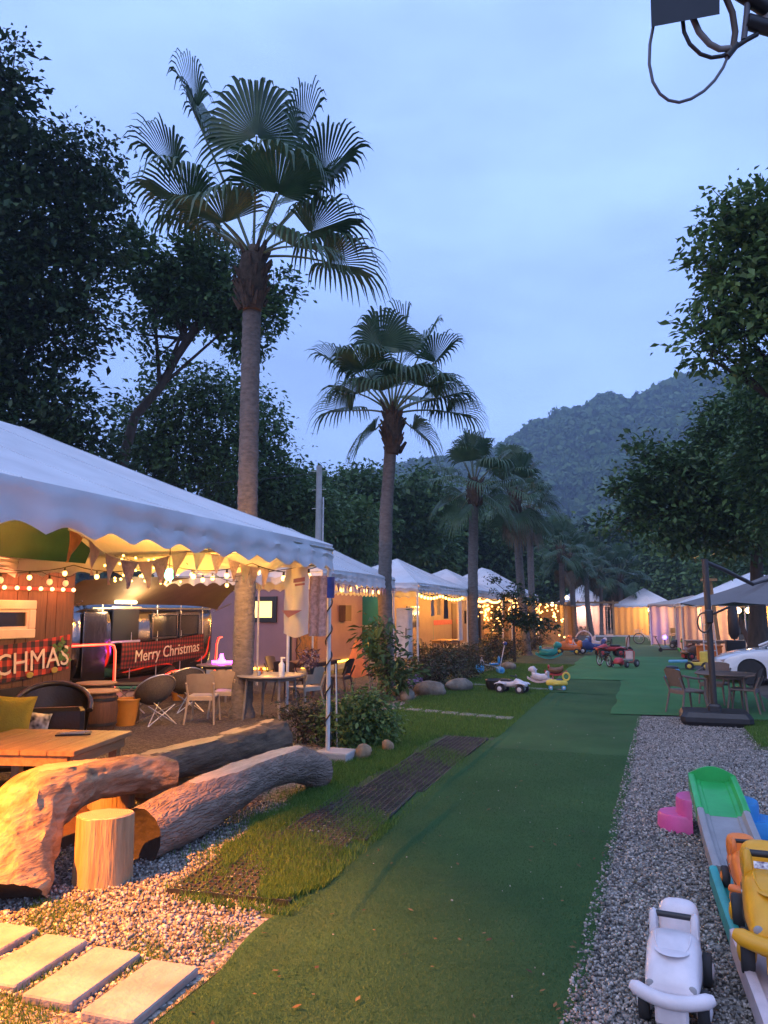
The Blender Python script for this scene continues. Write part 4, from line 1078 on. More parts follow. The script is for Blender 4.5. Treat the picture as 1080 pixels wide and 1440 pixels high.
# neon
def neon(label, pts, r=.022):
    t = thing('neon_tube', label, 'neon light', pts[0]); P = [Vector(p) - Vector(pts[0]) for p in pts]
    MB().tube(P, r, 8).build('tube', G_red, t, True, recalc=False)
    MB().tube([p + Vector((r * 1.0, 0, 0)) for p in P], r * .5, 6).build('core', G_pinkc, t, True, recalc=False)
    return t
XN = -9.53
neon('red neon tube bent in a right angle at the trailer door', [(XN, 10.75, 1.20), (XN, 11.80, 1.19), (XN, 11.92, 1.16), (XN, 11.97, 1.05), (XN, 11.98, .6), (XN, 11.99, .13)])
neon('red neon arch over the trailer wheel', [(XN, 13.95 + .72 * math.cos(a), .02 + .52 * math.sin(a)) for a in [PI - PI * i / 14 for i in range(15)]])
neon('red neon tube upright at the far end of the trailer', [(XN + .02, 15.75, 1.2), (XN + .02, 15.62, 1.18), (XN + .02, 15.55, 1.05), (XN + .02, 15.5, .4)])
banner('dark red plaid banner lettered Merry Christmas, on the chrome trailer', -9.52, 12.1, .96, 14.95, 1.06, .50, M_plaid2, 'Merry Christmas', .33, 4.0, lo=.05, shear=.12, tilt=-.05)

# ---------------------------------------------------------------- cabins
def cabin(label, x0, x1, y0, y1, h, m_end, m_side, winc=None):
    t = thing('cabin', label, 'cabin', ((x0 + x1) / 2, (y0 + y1) / 2, 0)); hx, hy = (x1 - x0) / 2, (y1 - y0) / 2
    bx(t, 'end_wall', m_end, (0, -hy + .03, h / 2 + .15), (2 * hx - .01, .06, h)); bx(t, 'end_wall', m_end, (0, hy - .03, h / 2 + .15), (2 * hx - .01, .06, h))
    bx(t, 'front_wall', m_side, (hx - .03, 0, h / 2 + .15), (.06, 2 * hy - .13, h)); bx(t, 'back_wall', m_side, (-hx + .03, 0, h / 2 + .15), (.06, 2 * hy - .13, h))
    bx(t, 'roof', M_wpost, (0, 0, h + .2), (2 * hx + .15, 2 * hy + .15, .09)); bx(t, 'plinth', M_concrete, (0, 0, .08), (2 * hx + .04, 2 * hy + .04, .16))
    for sx in (-1, 1): bx(t, 'corner_trim', M_black, (sx * (hx + .004), -hy - .004, h / 2 + .15), (.05, .05, h))
    return t, hx, hy
A_, hx, hy = cabin('mauve cabin with a small lit window and yellow light strip', -13.6, -9.15, 18.75, 24.3, 2.5, M_mauve, M_mauve)
cx = -11.375
w_ = bx(A_, 'window', G_win, (-10.05 - cx, -hy - .012, 1.86), (.62, .03, .46))
for c, d in (((-10.05 - cx, -hy - .03, 2.15), (.94, .06, .13)), ((-10.05 - cx, -hy - .03, 1.57), (.94, .06, .13)), ((-10.45 - cx, -hy - .03, 1.86), (.14, .06, .45)), ((-9.65 - cx, -hy - .03, 1.86), (.14, .06, .45))): bx(w_, 'frame', M_black, c, d)
bx(A_, 'light_strip', G_yel, (-10.6 - cx, -hy - .02, .24), (2.6, .03, .05))
bx(A_, 'light_strip', G_yel, (hx + .02, 0.2, .24), (.03, 4.6, .05))
d_ = bx(A_, 'door', pm('orange poster', (.42, .16, .03), .6, .5, 7, col2=(.09, .05, .03)), (hx + .02, -1.75, 1.25), (.04, 1.35, 1.9))
bx(A_, 'shelf', M_wood, (hx + .12, .9, 1.75), (.22, .5, .5))
B_, hx, hy = cabin('teal cabin behind the orange cloth chair', -13.0, -8.45, 24.9, 31.0, 2.5, M_teal, M_tan)
bx(B_, 'pale_band', pm('pale band', (.45, .5, .45), .6), (1.3, -hy - .006, 1.25), (1.9, .02, .14)); bx(B_, 'wall_lamp', G_bulbw, (2.1, -hy - .05, 2.15), (.14, .09, .22)); bx(B_, 'window', M_glass, (hx + .005, 0, 1.6), (.03, 1.6, .8))
C_, hx, hy = cabin('tan cabin with a red stripe behind the third marquee', -13.0, -8.9, 31.6, 38.4, 2.5, M_tan, M_tan)
bx(C_, 'stripe', pm('red stripe', (.45, .05, .06), .6), (hx + .004, 0, 1.3), (.02, 6.0, .22)); bx(C_, 'stripe', MATS['red stripe'], (1.0, -hy - .006, 1.3), (1.8, .02, .22)); bx(C_, 'door', M_wood, (hx + .012, 1.5, 1.2), (.04, .9, 2.0))
D_, hx, hy = cabin('plain tan cabin behind the fifth marquee', -13.2, -9.3, 39.0, 45.5, 2.5, M_tan, M_tan)
bx(D_, 'window', M_glass, (hx + .01, -1, 1.5), (.03, 1.4, .7)); bx(D_, 'door', M_wood, (hx + .012, 1.4, 1.2), (.04, .9, 2.0))

# ---------------------------------------------------------------- furniture under the long marquee
t = thing('wooden_table', 'low wooden table with an overhanging plank top behind the log table', 'table', (-5.35, 5.75, 0), .22)
for i in range(5): bx(t, 'plank', M_tablewood, (-.50 + i * .25, 0, .60), (.245, 1.12, .045), bev=.006)
for sx in (-1, 1): bx(t, 'apron', M_tablewood, (sx * .56, 0, .53), (.04, .98, .09))
for sy in (-1, 1): bx(t, 'apron', M_tablewood, (0, sy * .5, .53), (1.08, .04, .09))
for sx in (-1, 1):
    for sy in (-1, 1): bx(t, 'leg', M_tablewood, (sx * .5, sy * .44, .24), (.08, .08, .48))
ty = thing('tray', 'small dark tray with cutlery on the wooden table', 'tray', (-5.25, 6.05, .624), .6)
bx(ty, 'base', M_black, (0, 0, .008), (.32, .16, .012), bev=.004); bx(ty, 'spoon', M_steel, (.02, .02, .02), (.24, .012, .008), rz=.1); bx(ty, 'spoon', M_steel, (-.01, -.03, .02), (.22, .012, .008), rz=-.1)
t = thing('wooden_deck', 'dark reddish timber deck below the wooden table', 'deck', (-5.7, 4.6, 0))
for i in range(9): bx(t, 'board', M_wood, (-1.6 + i * .36, 0, .05), (.34, 3.2, .09))
def armchair(label, p, rz):
    t = thing('tub_armchair', label, 'armchair', p, rz)
    MB().grid(lambda u, v: ((.42 + .06 * v) * math.cos(PI * 1.15 * (u - .5)) * 1.0 - .05, (.46 + .04 * v) * math.sin(PI * 1.15 * (u - .5)), .12 + v * (.30 + .34 * math.cos(PI * (u - .5)) ** 1.0)), 24, 8).build('shell', M_leather, t, True, recalc=False)
    MB().tube([((.48) * math.cos(PI * 1.15 * (u - .5)) - .05, .50 * math.sin(PI * 1.15 * (u - .5)), .42 + .34 * math.cos(PI * (u - .5))) for u in [i / 16 for i in range(17)]], .04, 8).build('rim', M_leather, t, True, recalc=False)
    MB().ball((-.04, 0, .32), .40, 18, 8, (1, 1.05, .28)).build('seat', M_leather, t, True, recalc=False)
    bx(t, 'base', M_black, (0, 0, .1), (.7, .75, .2), bev=.05)
    return t
p = G(80, 1022); armchair('black leather tub armchair behind the wooden table', (p.x + .9, p.y - 1.1, 0), 2.3)
armchair('second black leather tub armchair next to the hut wall', (-7.9, 6.6, 0), 2.6)
def cushion(label, p, s, m, rot):
    o = MB().grid(lambda u, v: ((u - .5) * s * (1 - .10 * math.sin(PI * v)), (v - .5) * s * (1 - .10 * math.sin(PI * u)), .12 * s / .45 * (math.sin(PI * u) * math.sin(PI * v)) ** .5), 14, 14)
    o.grid(lambda u, v: ((u - .5) * s * (1 - .10 * math.sin(PI * v)), (v - .5) * s * (1 - .10 * math.sin(PI * u)), -.12 * s / .45 * (math.sin(PI * u) * math.sin(PI * v)) ** .5), 14, 14)
    o = o.build('cushion', m, None, True); o.location = p; o.rotation_euler = rot
    return tag(o, label, 'cushion')
cushion('mustard yellow cushion leaning behind the wooden table', atX(8, 1012, -6.3), .52, M_yellow, (1.25, .1, .62))
cushion('black and white patterned cushion beside the yellow one', atX(52, 1018, -6.2), .26, M_pattern, (1.2, .2, .8))
t = thing('sofa_bench', 'dark bench carrying the yellow and patterned cushions', 'bench', (-6.65, 6.1, 0), .62)
bx(t, 'seat', M_leather, (0, 0, .30), (2.2, .6, .2), bev=.04); bx(t, 'backrest', M_leather, (0, .33, .5), (2.2, .12, .5), bev=.04)
for sx in (-1, 1):
    for sy in (-1, 1): bx(t, 'leg', M_black, (sx * 1.0, sy * .22, .1), (.07, .07, .2))
def barrel(label, p, h, r, mtop):
    t = thing('barrel_table', label, 'barrel', p)
    MB().lathe([(r * .84, 0), (r * .95, h * .25), (r, h * .5), (r * .95, h * .75), (r * .86, h * .95)], n=20).build('staves', M_wood, t, True, recalc=False)
    for z, k in ((.2, .94), (.78, .95)): MB().lathe([(r * k + .012, h * z), (r * k + .012, h * z + .04)], n=20, caps=False).build('hoop', M_black, t, True, recalc=False)
    MB().lathe([(r * 1.02, h * .95), (r * 1.05, h * .98), (r * 1.02, h)], n=24).build('top', mtop, t, True, recalc=False)
barrel('round barrel side table with a red-lit top', (*G(135, 1030)[:2], 0), .62, .30, M_tablewood)
barrel('round barrel side table with a bare wooden top, nearer the trailer', (*G(133, 1018)[:2], 0), .66, .31, M_tablewood)
p = G(176, 1020); t = thing('bucket', 'ochre plastic bucket standing by the folding stand', 'bucket', p)
MB().lathe([(.15, 0), (.21, .40), (.225, .40), (.225, .42), (.20, .42), (.145, .03)], n=22, caps=False).build('shell', M_bucket, t, True, recalc=False); MB().lathe([(.14, .02), (.15, .025)], n=22).build('bottom', M_bucket, t, recalc=False)
# low red lit folding stand
p = G(172, 1004); t = thing('folding_stand', 'low black folding stand behind the ochre bucket', 'side table', p)
bx(t, 'top', M_black, (0, 0, .52), (.9, .5, .03), rz=.3)
for s_ in (-1, 1):
    tb(t, 'leg', M_steel, [(-.35, s_ * .18, 0), (.35, s_ * .18, .5)], .012); tb(t, 'leg', M_steel, [(.35, s_ * .16, 0), (-.35, s_ * .16, .5)], .012)
def moon_chair(label, p, rz, m):
    t = thing('moon_chair', label, 'camping chair', p, rz); n = 20; t.scale = (.76, .76, .82)
    M_ = Matrix.Rotation(-.75, 3, 'Y')
    MB().lathe([(.02, -.20), (.18, -.17), (.32, -.08), (.42, .05), (.44, .06), (.33, -.05), (.18, -.13), (.02, -.16)], (-.02, 0, .62), n, M_, caps=False).build('dish_seat', m, t, True, recalc=False)
    c = Vector((-.02, 0, .62)); rim = [c + M_ @ Vector((.44 * math.cos(2 * PI * k / 24), .44 * math.sin(2 * PI * k / 24), .06)) for k in range(24)]
    MB().tube(rim, .014, 6, closed=True).build('rim', M_steel, t, True, recalc=False)
    for a, b in (((.34, -.32, 0), (-.22, .34, .72)), ((.34, .32, 0), (-.22, -.34, .72)), ((-.34, -.32, 0), (.28, .30, .38)), ((-.34, .32, 0), (.28, -.30, .38)), ((.34, -.32, 0), (.28, .30, .38)), ((.34, .32, 0), (.28, -.30, .38))): tb(t, 'leg', M_steel, [a, b], .011)
    return t
M_camo = pm('dotted camping cloth', (.10, .085, .07), .9, .3, 40)
moon_chair('round padded moon chair in front of the trailer banner', (*G(218, 1018)[:2], 0), -.5, M_camo)
moon_chair('round padded moon chair in front of the neon arch', (*G(262, 1000)[:2], 0), -.7, M_camo)
def chair(label, p, rz, m, name='plastic_chair', arms=False, group=None):
    """moulded chair facing +Y; solid curved back panel, splayed legs"""
    t = thing(name, label, 'chair', p, rz, group)
    MB().box((0, 0, .43), (.44, .43, .035), bev=.012).build('seat', m, t, recalc=False)
    def bk(u, v, o_=0):
        a = (u - .5) * 1.5; w = .25 + .012 * v
        return (w * math.sin(a) * 1.25, -.21 - .10 * v + .14 * (1 - math.cos(a)) - o_, .50 + v * .31 - .03 * (2 * abs(u - .5)) ** 3)
    b = MB().grid(lambda u, v: bk(u, v), 14, 6); b.grid(lambda u, v: bk(u, v, .022), 14, 6)
    b.build('backrest', m, t, True)
    for s_ in (-1, 1):
        tb(t, 'leg', m, [(s_ * .20, .19, .43), (s_ * .235, .25, 0)], [.022, .015]); tb(t, 'leg', m, [(s_ * .22, -.30, .66), (s_ * .205, -.20, .43), (s_ * .24, -.29, 0)], [.016, .02, .015])
        if arms:
            tb(t, 'armrest', m, [(s_ * .25, -.24, .70), (s_ * .275, -.05, .66), (s_ * .26, .16, .645), (s_ * .235, .20, .60), (s_ * .22, .20, .43)], .02)
    bx(t, 'seat_rail', m, (0, -.20, .40), (.40, .03, .05)); bx(t, 'seat_rail', m, (0, .20, .40), (.40, .03, .05))
    return t
chair('beige plastic chair with its back to the log table', (*G(285, 1016)[:2], 0), .35, M_beige)
chair('beige plastic chair right against the tall palm trunk', (*G(318, 1008)[:2], 0), .25, M_beige)
chair('beige plastic chair beyond the tall palm, turned towards the shrub', (*G(428, 1000)[:2], 0), 1.2, M_beige)
def round_table(label, p, r, h, m, rz=0):
    t = thing('round_table', label, 'table', p, rz)
    MB().lathe([(r - .02, h - .035), (r, h - .02), (r, h - .008), (r - .015, h)], n=28).build('tabletop', m, t, True, recalc=False)
    for k in range(4):
        a = PI / 4 + k * PI / 2; tb(t, 'leg', m, [(r * .72 * math.cos(a), r * .72 * math.sin(a), h - .03), (r * .82 * math.cos(a), r * .82 * math.sin(a), 0)], [.028, .02])
    MB().lathe([(r * .70, h - .09), (r * .70, h - .04)], n=24, caps=False).build('apron', m, t, True, recalc=False)
    return t
p = G(380, 1010); round_table('grey round dining table behind the tall palm trunk', (p.x, p.y, 0), .58, .73, pm('grey table top', (.22, .20, .18), .4, .15, 6))
q = thing('bottle', 'white pump bottle standing on the grey round table', 'bottle', (p.x + .35, p.y - .3, .73)); MB().lathe([(.045, 0), (.05, .02), (.05, .2), (.02, .24), (.02, .29)], n=12).build('body', M_wpost, q, True, recalc=False); bx(q, 'nozzle', M_wpost, (.02, 0, .305), (.08, .025, .025))
q = thing('flower_pot', 'dark bunch of dried flowers on the grey round table', 'flowers', (p.x + .62, p.y + .25, .73)); MB().lathe([(.05, 0), (.08, .12), (.07, .13)], n=12).build('pot', M_black, q, True, recalc=False)
V, F = leaves([((0, 0, .26), .15, .16)], 420, .07, 5, .05, 12); link('bloom', np_mesh('bloom', V, F, 4), island_mat('dried blooms', [(.05, .03, .05), (.16, .08, .12), (.25, .2, .2)], .8), q)['kind'] = 'stuff'
p = G(310, 985); q = thing('magenta_lamp', 'small glowing magenta lamp on the table behind the beige chairs', 'lamp', (p.x, p.y, .74)); MB().lathe([(.10, 0), (.12, .02), (.05, .1), (.03, .2)], n=12).build('base', G_mag, q, True, recalc=False); MB().tube([(-.22, 0, .03), (.22, .05, .03)], .03, 8).build('glow_bar', G_mag, q, True, recalc=False)
point_light('lamp_light', q, (0, 0, .3), 5, (.8, .06, .9), .08)
round_table('small round table carrying the magenta lamp', (p.x, p.y, 0), .5, .73, MATS['grey table top'])
# ---------------------------------------------------------------- more under the tents
def long_table(label, p, rz, L, W, h, m):
    t = thing('dining_table', label, 'table', p, rz)
    bx(t, 'tabletop', m, (0, 0, h), (L, W, .04), bev=.008); bx(t, 'apron', m, (0, 0, h - .06), (L - .2, W - .15, .07))
    for sx in (-1, 1):
        for sy in (-1, 1): bx(t, 'leg', m, (sx * (L / 2 - .1), sy * (W / 2 - .08), (h - .03) / 2), (.06, .06, h - .03))
    return t
long_table('dark dining table under the second marquee', (-6.9, 15.2, 0), 1.57, 1.5, .75, .72, M_wood)
for i, (x, y, rz, lab) in enumerate([(-6.2, 15.0, 1.57, 'dark chair on the lawn side of the table under the second marquee'), (-7.7, 15.3, -1.57, 'dark chair on the cabin side of the table under the second marquee'), (-6.9, 14.1, 0, 'dark chair at the near end of the table under the second marquee')]):
    chair(lab, (x, y, 0), rz, pm('dark brown chair plastic', (.07, .045, .035), .5))
# orange cloth draped on a chair
p = G(505, 968); chair('beige chair under the draped orange cloth', (p.x, p.y + .15, 0), 0.2, M_beige)
M_poncho = pm('salmon orange cloth', (.62, .24, .13), .85, .12, 8, bump=.2, bscale=40)
o = MB().grid(lambda u, v: ((.07 + .27 * v) * math.cos(2 * PI * u) * (1 + .10 * math.sin(10 * PI * u) * v), (.06 + .16 * v) * math.sin(2 * PI * u) * (1 + .08 * math.sin(12 * PI * u) * v), 1.12 - .80 * v - .05 * math.sin(6 * PI * u) * v), 60, 12).build('draped_cloth', M_poncho, None, True, recalc=False)
o.location = (p.x, p.y - .1, 0); o.rotation_euler[2] = .2
tag(o, 'salmon orange cloth draped over a chair beside the shrub', 'cloth')
for i, (px, py, lab, m) in enumerate([(628, 950, 'wooden picnic table under the third marquee', M_tablewood), (690, 928, 'wooden picnic table under the fourth marquee', M_tablewood), (735, 915, 'wooden picnic table under the fifth marquee', M_tablewood)]):
    g = G(px, py); X = -7.0; Y_ = g.y * (X / g.x) if g.x else g.y
    long_table(lab, (X, Y_ + (1.0 if i else 0), 0), 1.57, 1.6, .8, .74, m)
    for s_ in (-1, 1): chair(lab.replace('wooden picnic table', 'dark chair %s' % ('on the lawn side of the picnic table' if s_ > 0 else 'on the cabin side of the picnic table')), (X + s_ * .75, Y_ + (1.0 if i else 0), 0), 1.57 * s_, MATS['dark brown chair plastic'])
# white fridge-like cupboard, curtains in the third marquee
t = thing('white_cupboard', 'tall white cupboard with a grey door edge under the third marquee', 'cupboard', (-6.35, 20.2, 0))
bx(t, 'body', M_wpost, (0, 0, 1.2), (.36, .4, 1.4), bev=.01); bx(t, 'door', M_wpost, (0, -.212, 1.2), (.32, .02, 1.32), bev=.004); bx(t, 'handle', M_black, (.12, -.24, 1.2), (.02, .03, .3))
for sx in (-1, 1): tb(t, 'leg', M_steel, [(sx * .15, -.17, 0), (sx * .15, -.17, .51)], .018); tb(t, 'leg', M_steel, [(sx * .15, .17, 0), (sx * .15, .17, .51)], .018)
def cloth_hang(name, label, cat, c, w, h, m, ax='x', seed=0.0, fold=.03, nfold=3):
    def fn(u, v):
        a = (u - .5) * w; b = fold * math.sin(2 * PI * nfold * u + seed) * (.4 + .6 * v) + .02 * nz(u * 4, v * 3, seed); z = h / 2 - v * h
        return (a, b, z) if ax == 'x' else (b, a, z)
    o = MB().grid(fn, 36, 14).build(name, m, None, True, recalc=False); o.location = c
    return tag(o, label, cat)
M_cloth = pm('white cloth', (.66, .62, .60), .9, .06, 6, transl=.25)
M_sheer = pm('sheer pale curtain', (.70, .58, .54), .9, .06, 6, transl=.45)
cloth_hang('curtain', 'white curtain beside the third palm', 'curtain', (-5.8, 24.6, 1.6), .5, 1.5, M_cloth, 'y', 2, .04, 3)
# apron / T-shirt like towel with print and a second flowered one
tw = thing('hanging_shirt', 'white printed shirt hanging upside down at the marquee corner', 'shirt', atY(416, 842, 8.35))
def shirt(u, v):
    w = .36 * (1 - .12 * (v < .15)); return ((u - .5) * w, .05 * math.sin(5 * u + 1) + .03 * nz(u * 4, v * 4, 2), .36 - v * .78 - .05 * math.sin(PI * u) * v + .04 * u * (1 - v))
MB().grid(shirt, 24, 20).build('cloth', M_cloth, tw, True, recalc=False)
M_printr = pm('faded red print', (.42, .18, .17), .9, .15)
MB().add([(-.16, -.07, -.14), (.12, -.07, -.14), (.02, -.08, -.19), (-.06, -.08, -.23)], [(0, 3, 2, 1)]).build('print', M_printr, tw, recalc=False)
MB().add([(.0, -.075, .24), (.15, -.07, .26), (.15, -.07, .21), (.0, -.075, .19)], [(0, 1, 2, 3)]).build('print', M_printr, tw, recalc=False)
MB().add([(.02, -.075, .175), (.15, -.07, .19), (.15, -.07, .165), (.02, -.075, .15)], [(0, 1, 2, 3)]).build('print', M_printr, tw, recalc=False)
cloth_hang('hanging_towel', 'pale flowered towel hanging beside the printed shirt', 'towel', atY(447, 852, 8.5), .24, .74, pm('flowered towel cloth', (.50, .36, .33), .9, .35, 22, transl=.25), 'x', 3, .03, 2)
cloth_hang('blue_cloth', 'small blue cloth clipped to the marquee corner post', 'cloth', atY(464, 826, 8.60), .13, .26, pm('blue cloth', (.07, .10, .32), .9, .15), 'x', 4, .02, 1)
# timber rack for the laundry
t = thing('laundry_line', 'thin cord the laundry hangs from between marquee and palm', 'cord', (-5.3, 8.5, 2.28))
tb(t, 'cord', M_black, [(-.6, .0, -.02), (.3, -.1, -.05), (1.55, .15, .12)], .006, 6)
# bunting
def cord_curve(P, n=24):
    out = []
    for i in range(len(P) - 1):
        for k in range(n // (len(P) - 1)): out.append(Vector(P[i]).lerp(Vector(P[i + 1]), k / (n // (len(P) - 1))))
    return out + [Vector(P[-1])]
FL = [(96, 745), (120, 757), (143, 776), (168, 787), (195, 791), (214, 789), (240, 781), (267, 775), (292, 778), (318, 784), (338, 792), (352, 797), (367, 799), (381, 800)]
XB = [-4.35, -4.4, -4.5, -4.55, -4.6, -4.65, -4.7, -4.7, -4.75, -4.75, -4.7, -4.6, -4.5, -4.45]
pts = [atX(a, b, x) for (a, b), x in zip(FL, XB)]
t = thing('bunting', 'string of triangular cloth flags sagging under the first marquee hem', 'bunting', pts[0])
tb(t, 'cord', M_wpost, [p - pts[0] for p in pts], .005, 5)
for i in range(len(pts) - 1):
    a = pts[i] - pts[0]; b = pts[i + 1] - pts[0]; w = (b - a)
    a2 = a + w * .06; b2 = a + w * .94; s_ = min(.26, w.length * 1.0 + .10)
    c = (a2 + b2) / 2 + Vector((.04 * RNG.uniform(-1, 1), .05 * RNG.uniform(-1, 1), -s_))
    if i == 0: c = a2 + Vector((0, 0, -s_))
    m = MB(); nn = 6
    def tri(u, v): return a2.lerp(b2, .5 + (u - .5) * (1 - v) ) .lerp(c, v) if False else (a2 + (b2 - a2) * u) * (1 - v) + c * v + Vector((.018 * math.sin(4 * u + i), .01 * math.sin(5 * v + i), 0))
    m.grid(tri, 6, 8).build('flag', [M_flag2, M_flag, M_flag, M_flag3, M_flag, M_flag3, M_flag, M_flag, M_flag3, M_flag3, M_flag, M_flag3, M_flag, M_flag][i], t, True, recalc=False)
def bulb_string(name, label, P, n, mat, r=.028, sag=.12, drop=.05, cord=True, group=None):
    t = thing(name, label, 'light string', P[0], 0, group); A = Vector(P[0]); pts = []
    for i in range(len(P) - 1):
        for k in range(8):
            f = k / 8; q = Vector(P[i]).lerp(Vector(P[i + 1]), f) - A; q.z -= sag * 4 * f * (1 - f); pts.append(q)
    pts.append(Vector(P[-1]) - A)
    if cord: tb(t, 'cord', M_black, pts, .006, 5)
    L_ = len(pts) - 1; mesh = None; sm = None
    for i in range(n):
        s_ = (i + .5) / n * L_; k = min(int(s_), L_ - 1); q = pts[k].lerp(pts[k + 1], s_ - k)
        if mesh is None:
            o = MB().ball((0, 0, -drop - r), r, 10, 6, (1, 1, 1.15)).build('bulb', mat, t, True, recalc=False); mesh = o.data
            o2 = MB().cyl((0, 0, 0), (0, 0, -drop), .012, .016, 6).build('socket', M_black, t, recalc=False); sm = o2.data
        else:
            o = bpy.data.objects.new('bulb', mesh); COL.objects.link(o); o.parent = t
            o2 = bpy.data.objects.new('socket', sm); COL.objects.link(o2); o2.parent = t
        o.location = q; o2.location = q
    return t
s1 = bulb_string('bulb_string', 'string of large warm bulbs across the inside of the first marquee', [(-7.9, 7.2, 2.42), (-7.0, 7.9, 2.40), (-5.8, 8.1, 2.42), (-4.6, 8.3, 2.40), (-3.8, 8.62, 2.38)], 11, G_bulb, .03, .10)
point_light('bulb_light', s1, (1.9, .55, -.25), 110, (1, .40, .05), .08)
point_light('bulb_light', s1, (2.6, .8, -.22), 30, (1, .44, .09), .08)
s6 = bulb_string('bulb_string', 'added short string of warm bulbs from the first marquee to the tall palm', [(-5.8, 8.66, 2.45), (-6.35, 10.2, 2.40), (-6.62, 11.75, 2.36)], 5, G_bulb, .03, .08)  # string added to light the lower palm trunk
point_light('bulb_light', s6, (-.25, 1.5, -.25), 130, (1, .44, .07), .06)
s2 = bulb_string('bulb_string', 'string of dim clear bulbs before the wooden hut', [(-7.9, 5.5, 2.30), (-7.8, 8.2, 2.34), (-7.7, 8.7, 2.32)], 4, glow('dim clear bulb', (1.0, .55, .25), .7), .04, .05)
s3 = thing('hanging_lamp', 'bright orange lamp hanging inside the first marquee above the log table foot', 'lamp', (-4.42, 2.45, 2.80))
tb(s3, 'cord', M_black, [(0, 0, .2), (0, 0, -.18)], .008); MB().lathe([(.012, -.16), (.05, -.17), (.17, -.33), (.175, -.34)], n=24, caps=False).build('shade', M_black, s3, True, recalc=False); MB().ball((0, 0, -.182), .018, 12, 8).build('bulb', G_bulb, s3, True, recalc=False)  # unseen shade, its cone shaped to keep the lamp's spill off the turf
point_light('lamp_light', s3, (0, 0, -.222), 2500, (1.0, .275, .022), .018)
s4 = thing('green_lamp', 'glowing green bulb hung among the bunting flags', 'lamp', atX(238, 808, -5.2)); MB().ball((0, 0, 0), .055, 12, 8, (1, 1, 1.3)).build('bulb', G_green, s4, True, recalc=False); tb(s4, 'cord', M_black, [(0, 0, .06), (0, 0, .34)], .006)
point_light('lamp_light', s4, (0, -.15, 0), 5, (.1, 1, .5), .05)
s5 = thing('fairy_lights', 'tangle of small yellow fairy lights behind the bunting', 'light string', atX(200, 800, -5.6))
tb(s5, 'wire', M_black, [(0, -.5, .12), (0, 0, .06), (0, .5, .12)], .004)
mesh = None
for i in range(46):
    q = Vector((RNG.uniform(-.1, .1), RNG.gauss(0, .33), RNG.uniform(-.16, .14)))
    if mesh is None: o = MB().ball((0, 0, 0), .014, 6, 4).build('bulb', glow('fairy bulb', (1, .55, .12), 8), s5, recalc=False); mesh = o.data
    else: o = bpy.data.objects.new('bulb', mesh); COL.objects.link(o); o.parent = s5
    o.location = q
# second to fifth marquees
TL = [(T2, [(-5.6, 12.6, 2.42), (-5.6, 14.6, 2.40), (-5.6, 16.6, 2.42)], 9, 'string of warm bulbs along the second marquee hem', [(-7.2, 13.6, 2.2, 70), (-7.2, 15.6, 2.2, 60)]),
      (T3, [(-5.7, 19.2, 2.36), (-5.75, 22.0, 2.36), (-5.75, 25.0, 2.36)], 16, 'string of warm bulbs along the third marquee hem', [(-7.0, 20.6, 2.15, 85), (-7.0, 23.5, 2.15, 85)]),
      (T4, [(-5.6, 25.7, 2.34), (-5.6, 28.4, 2.34), (-5.6, 31.1, 2.34)], 20, 'string of warm bulbs along the fourth marquee hem', [(-6.9, 27.2, 2.1, 110), (-6.9, 29.8, 2.1, 110)]),
      (T5, [(-5.35, 31.7, 2.38), (-5.35, 35.8, 2.38), (-5.35, 39.9, 2.38)], 30, 'string of warm bulbs along the fifth marquee hem', [(-7.0, 33.5, 2.1, 140), (-7.0, 37.6, 2.1, 140)])]
for tt, P, n_, lab, LT in TL:
    q = bulb_string('bulb_string', lab, P, n_, G_bulb, .04, .10)
    for (x, y, z, w) in LT: point_light('bulb_light', q, Vector((x, y, z)) - Vector(P[0]), w, (1.0, .42, .08), .1)
def drop_lights(label, c, w, h, n_, seed):
    t = thing('curtain_lights', label, 'light string', c); rl = random.Random(seed); mesh = None; k = int(w / .22) + 1
    for j in range(k): tb(t, 'strand', M_black, [(0, -w / 2 + j * w / max(1, k - 1), h / 2), (0, -w / 2 + j * w / max(1, k - 1), -h / 2)], .004, 4)
    for i in range(n_):
        if mesh is None: o = MB().ball((0, 0, 0), .038, 8, 5).build('bulb', G_bulb, t, recalc=False); mesh = o.data
        else: o = bpy.data.objects.new('bulb', mesh); COL.objects.link(o); o.parent = t
        o.location = (rl.uniform(-.05, .05), -w / 2 + rl.randint(0, k - 1) * w / max(1, k - 1), rl.uniform(-h / 2, h / 2))
drop_lights('curtain of warm lights hanging under the fourth marquee', (-6.2, 29.0, 2.0), 2.6, .8, 26, 1)
drop_lights('curtain of warm lights hanging under the fifth marquee', (-5.6, 36.5, 2.25), 5.0, .5, 26, 2)
# twisted cable round the marquee corner posts
for lab, (x, y) in (('black light cable wound around the first marquee corner post', (-3.72, 8.69)), ('black light cable wound around the second marquee post', (-6.0, 12.6))):
    n_ = 90; pts = [(x + .04 * math.cos(i * .42), y + .04 * math.sin(i * .42), .25 + i * .022) for i in range(n_)]
    o = MB().tube([Vector(p) - Vector((x, y, 0)) for p in pts], .010, 5).build('wound_cable', M_black, None, True, recalc=False); o.location = (x, y, 0); tag(o, lab, 'cable')
t = thing('guy_pole', 'thin pole beside the marquee corner post in the shrub', 'pole', (*G(474, 1052)[:2], 0)); tb(t, 'pole', M_wpost, [(0, 0, 0), (-.02, -.02, 1.1)], .012, 8)
t = thing('footing_block', 'square concrete footing under the marquee corner post', 'footing', (-3.62, 8.72, 0)); bx(t, 'block', M_concrete, (0, 0, .06), (.42, .36, .12), bev=.015)

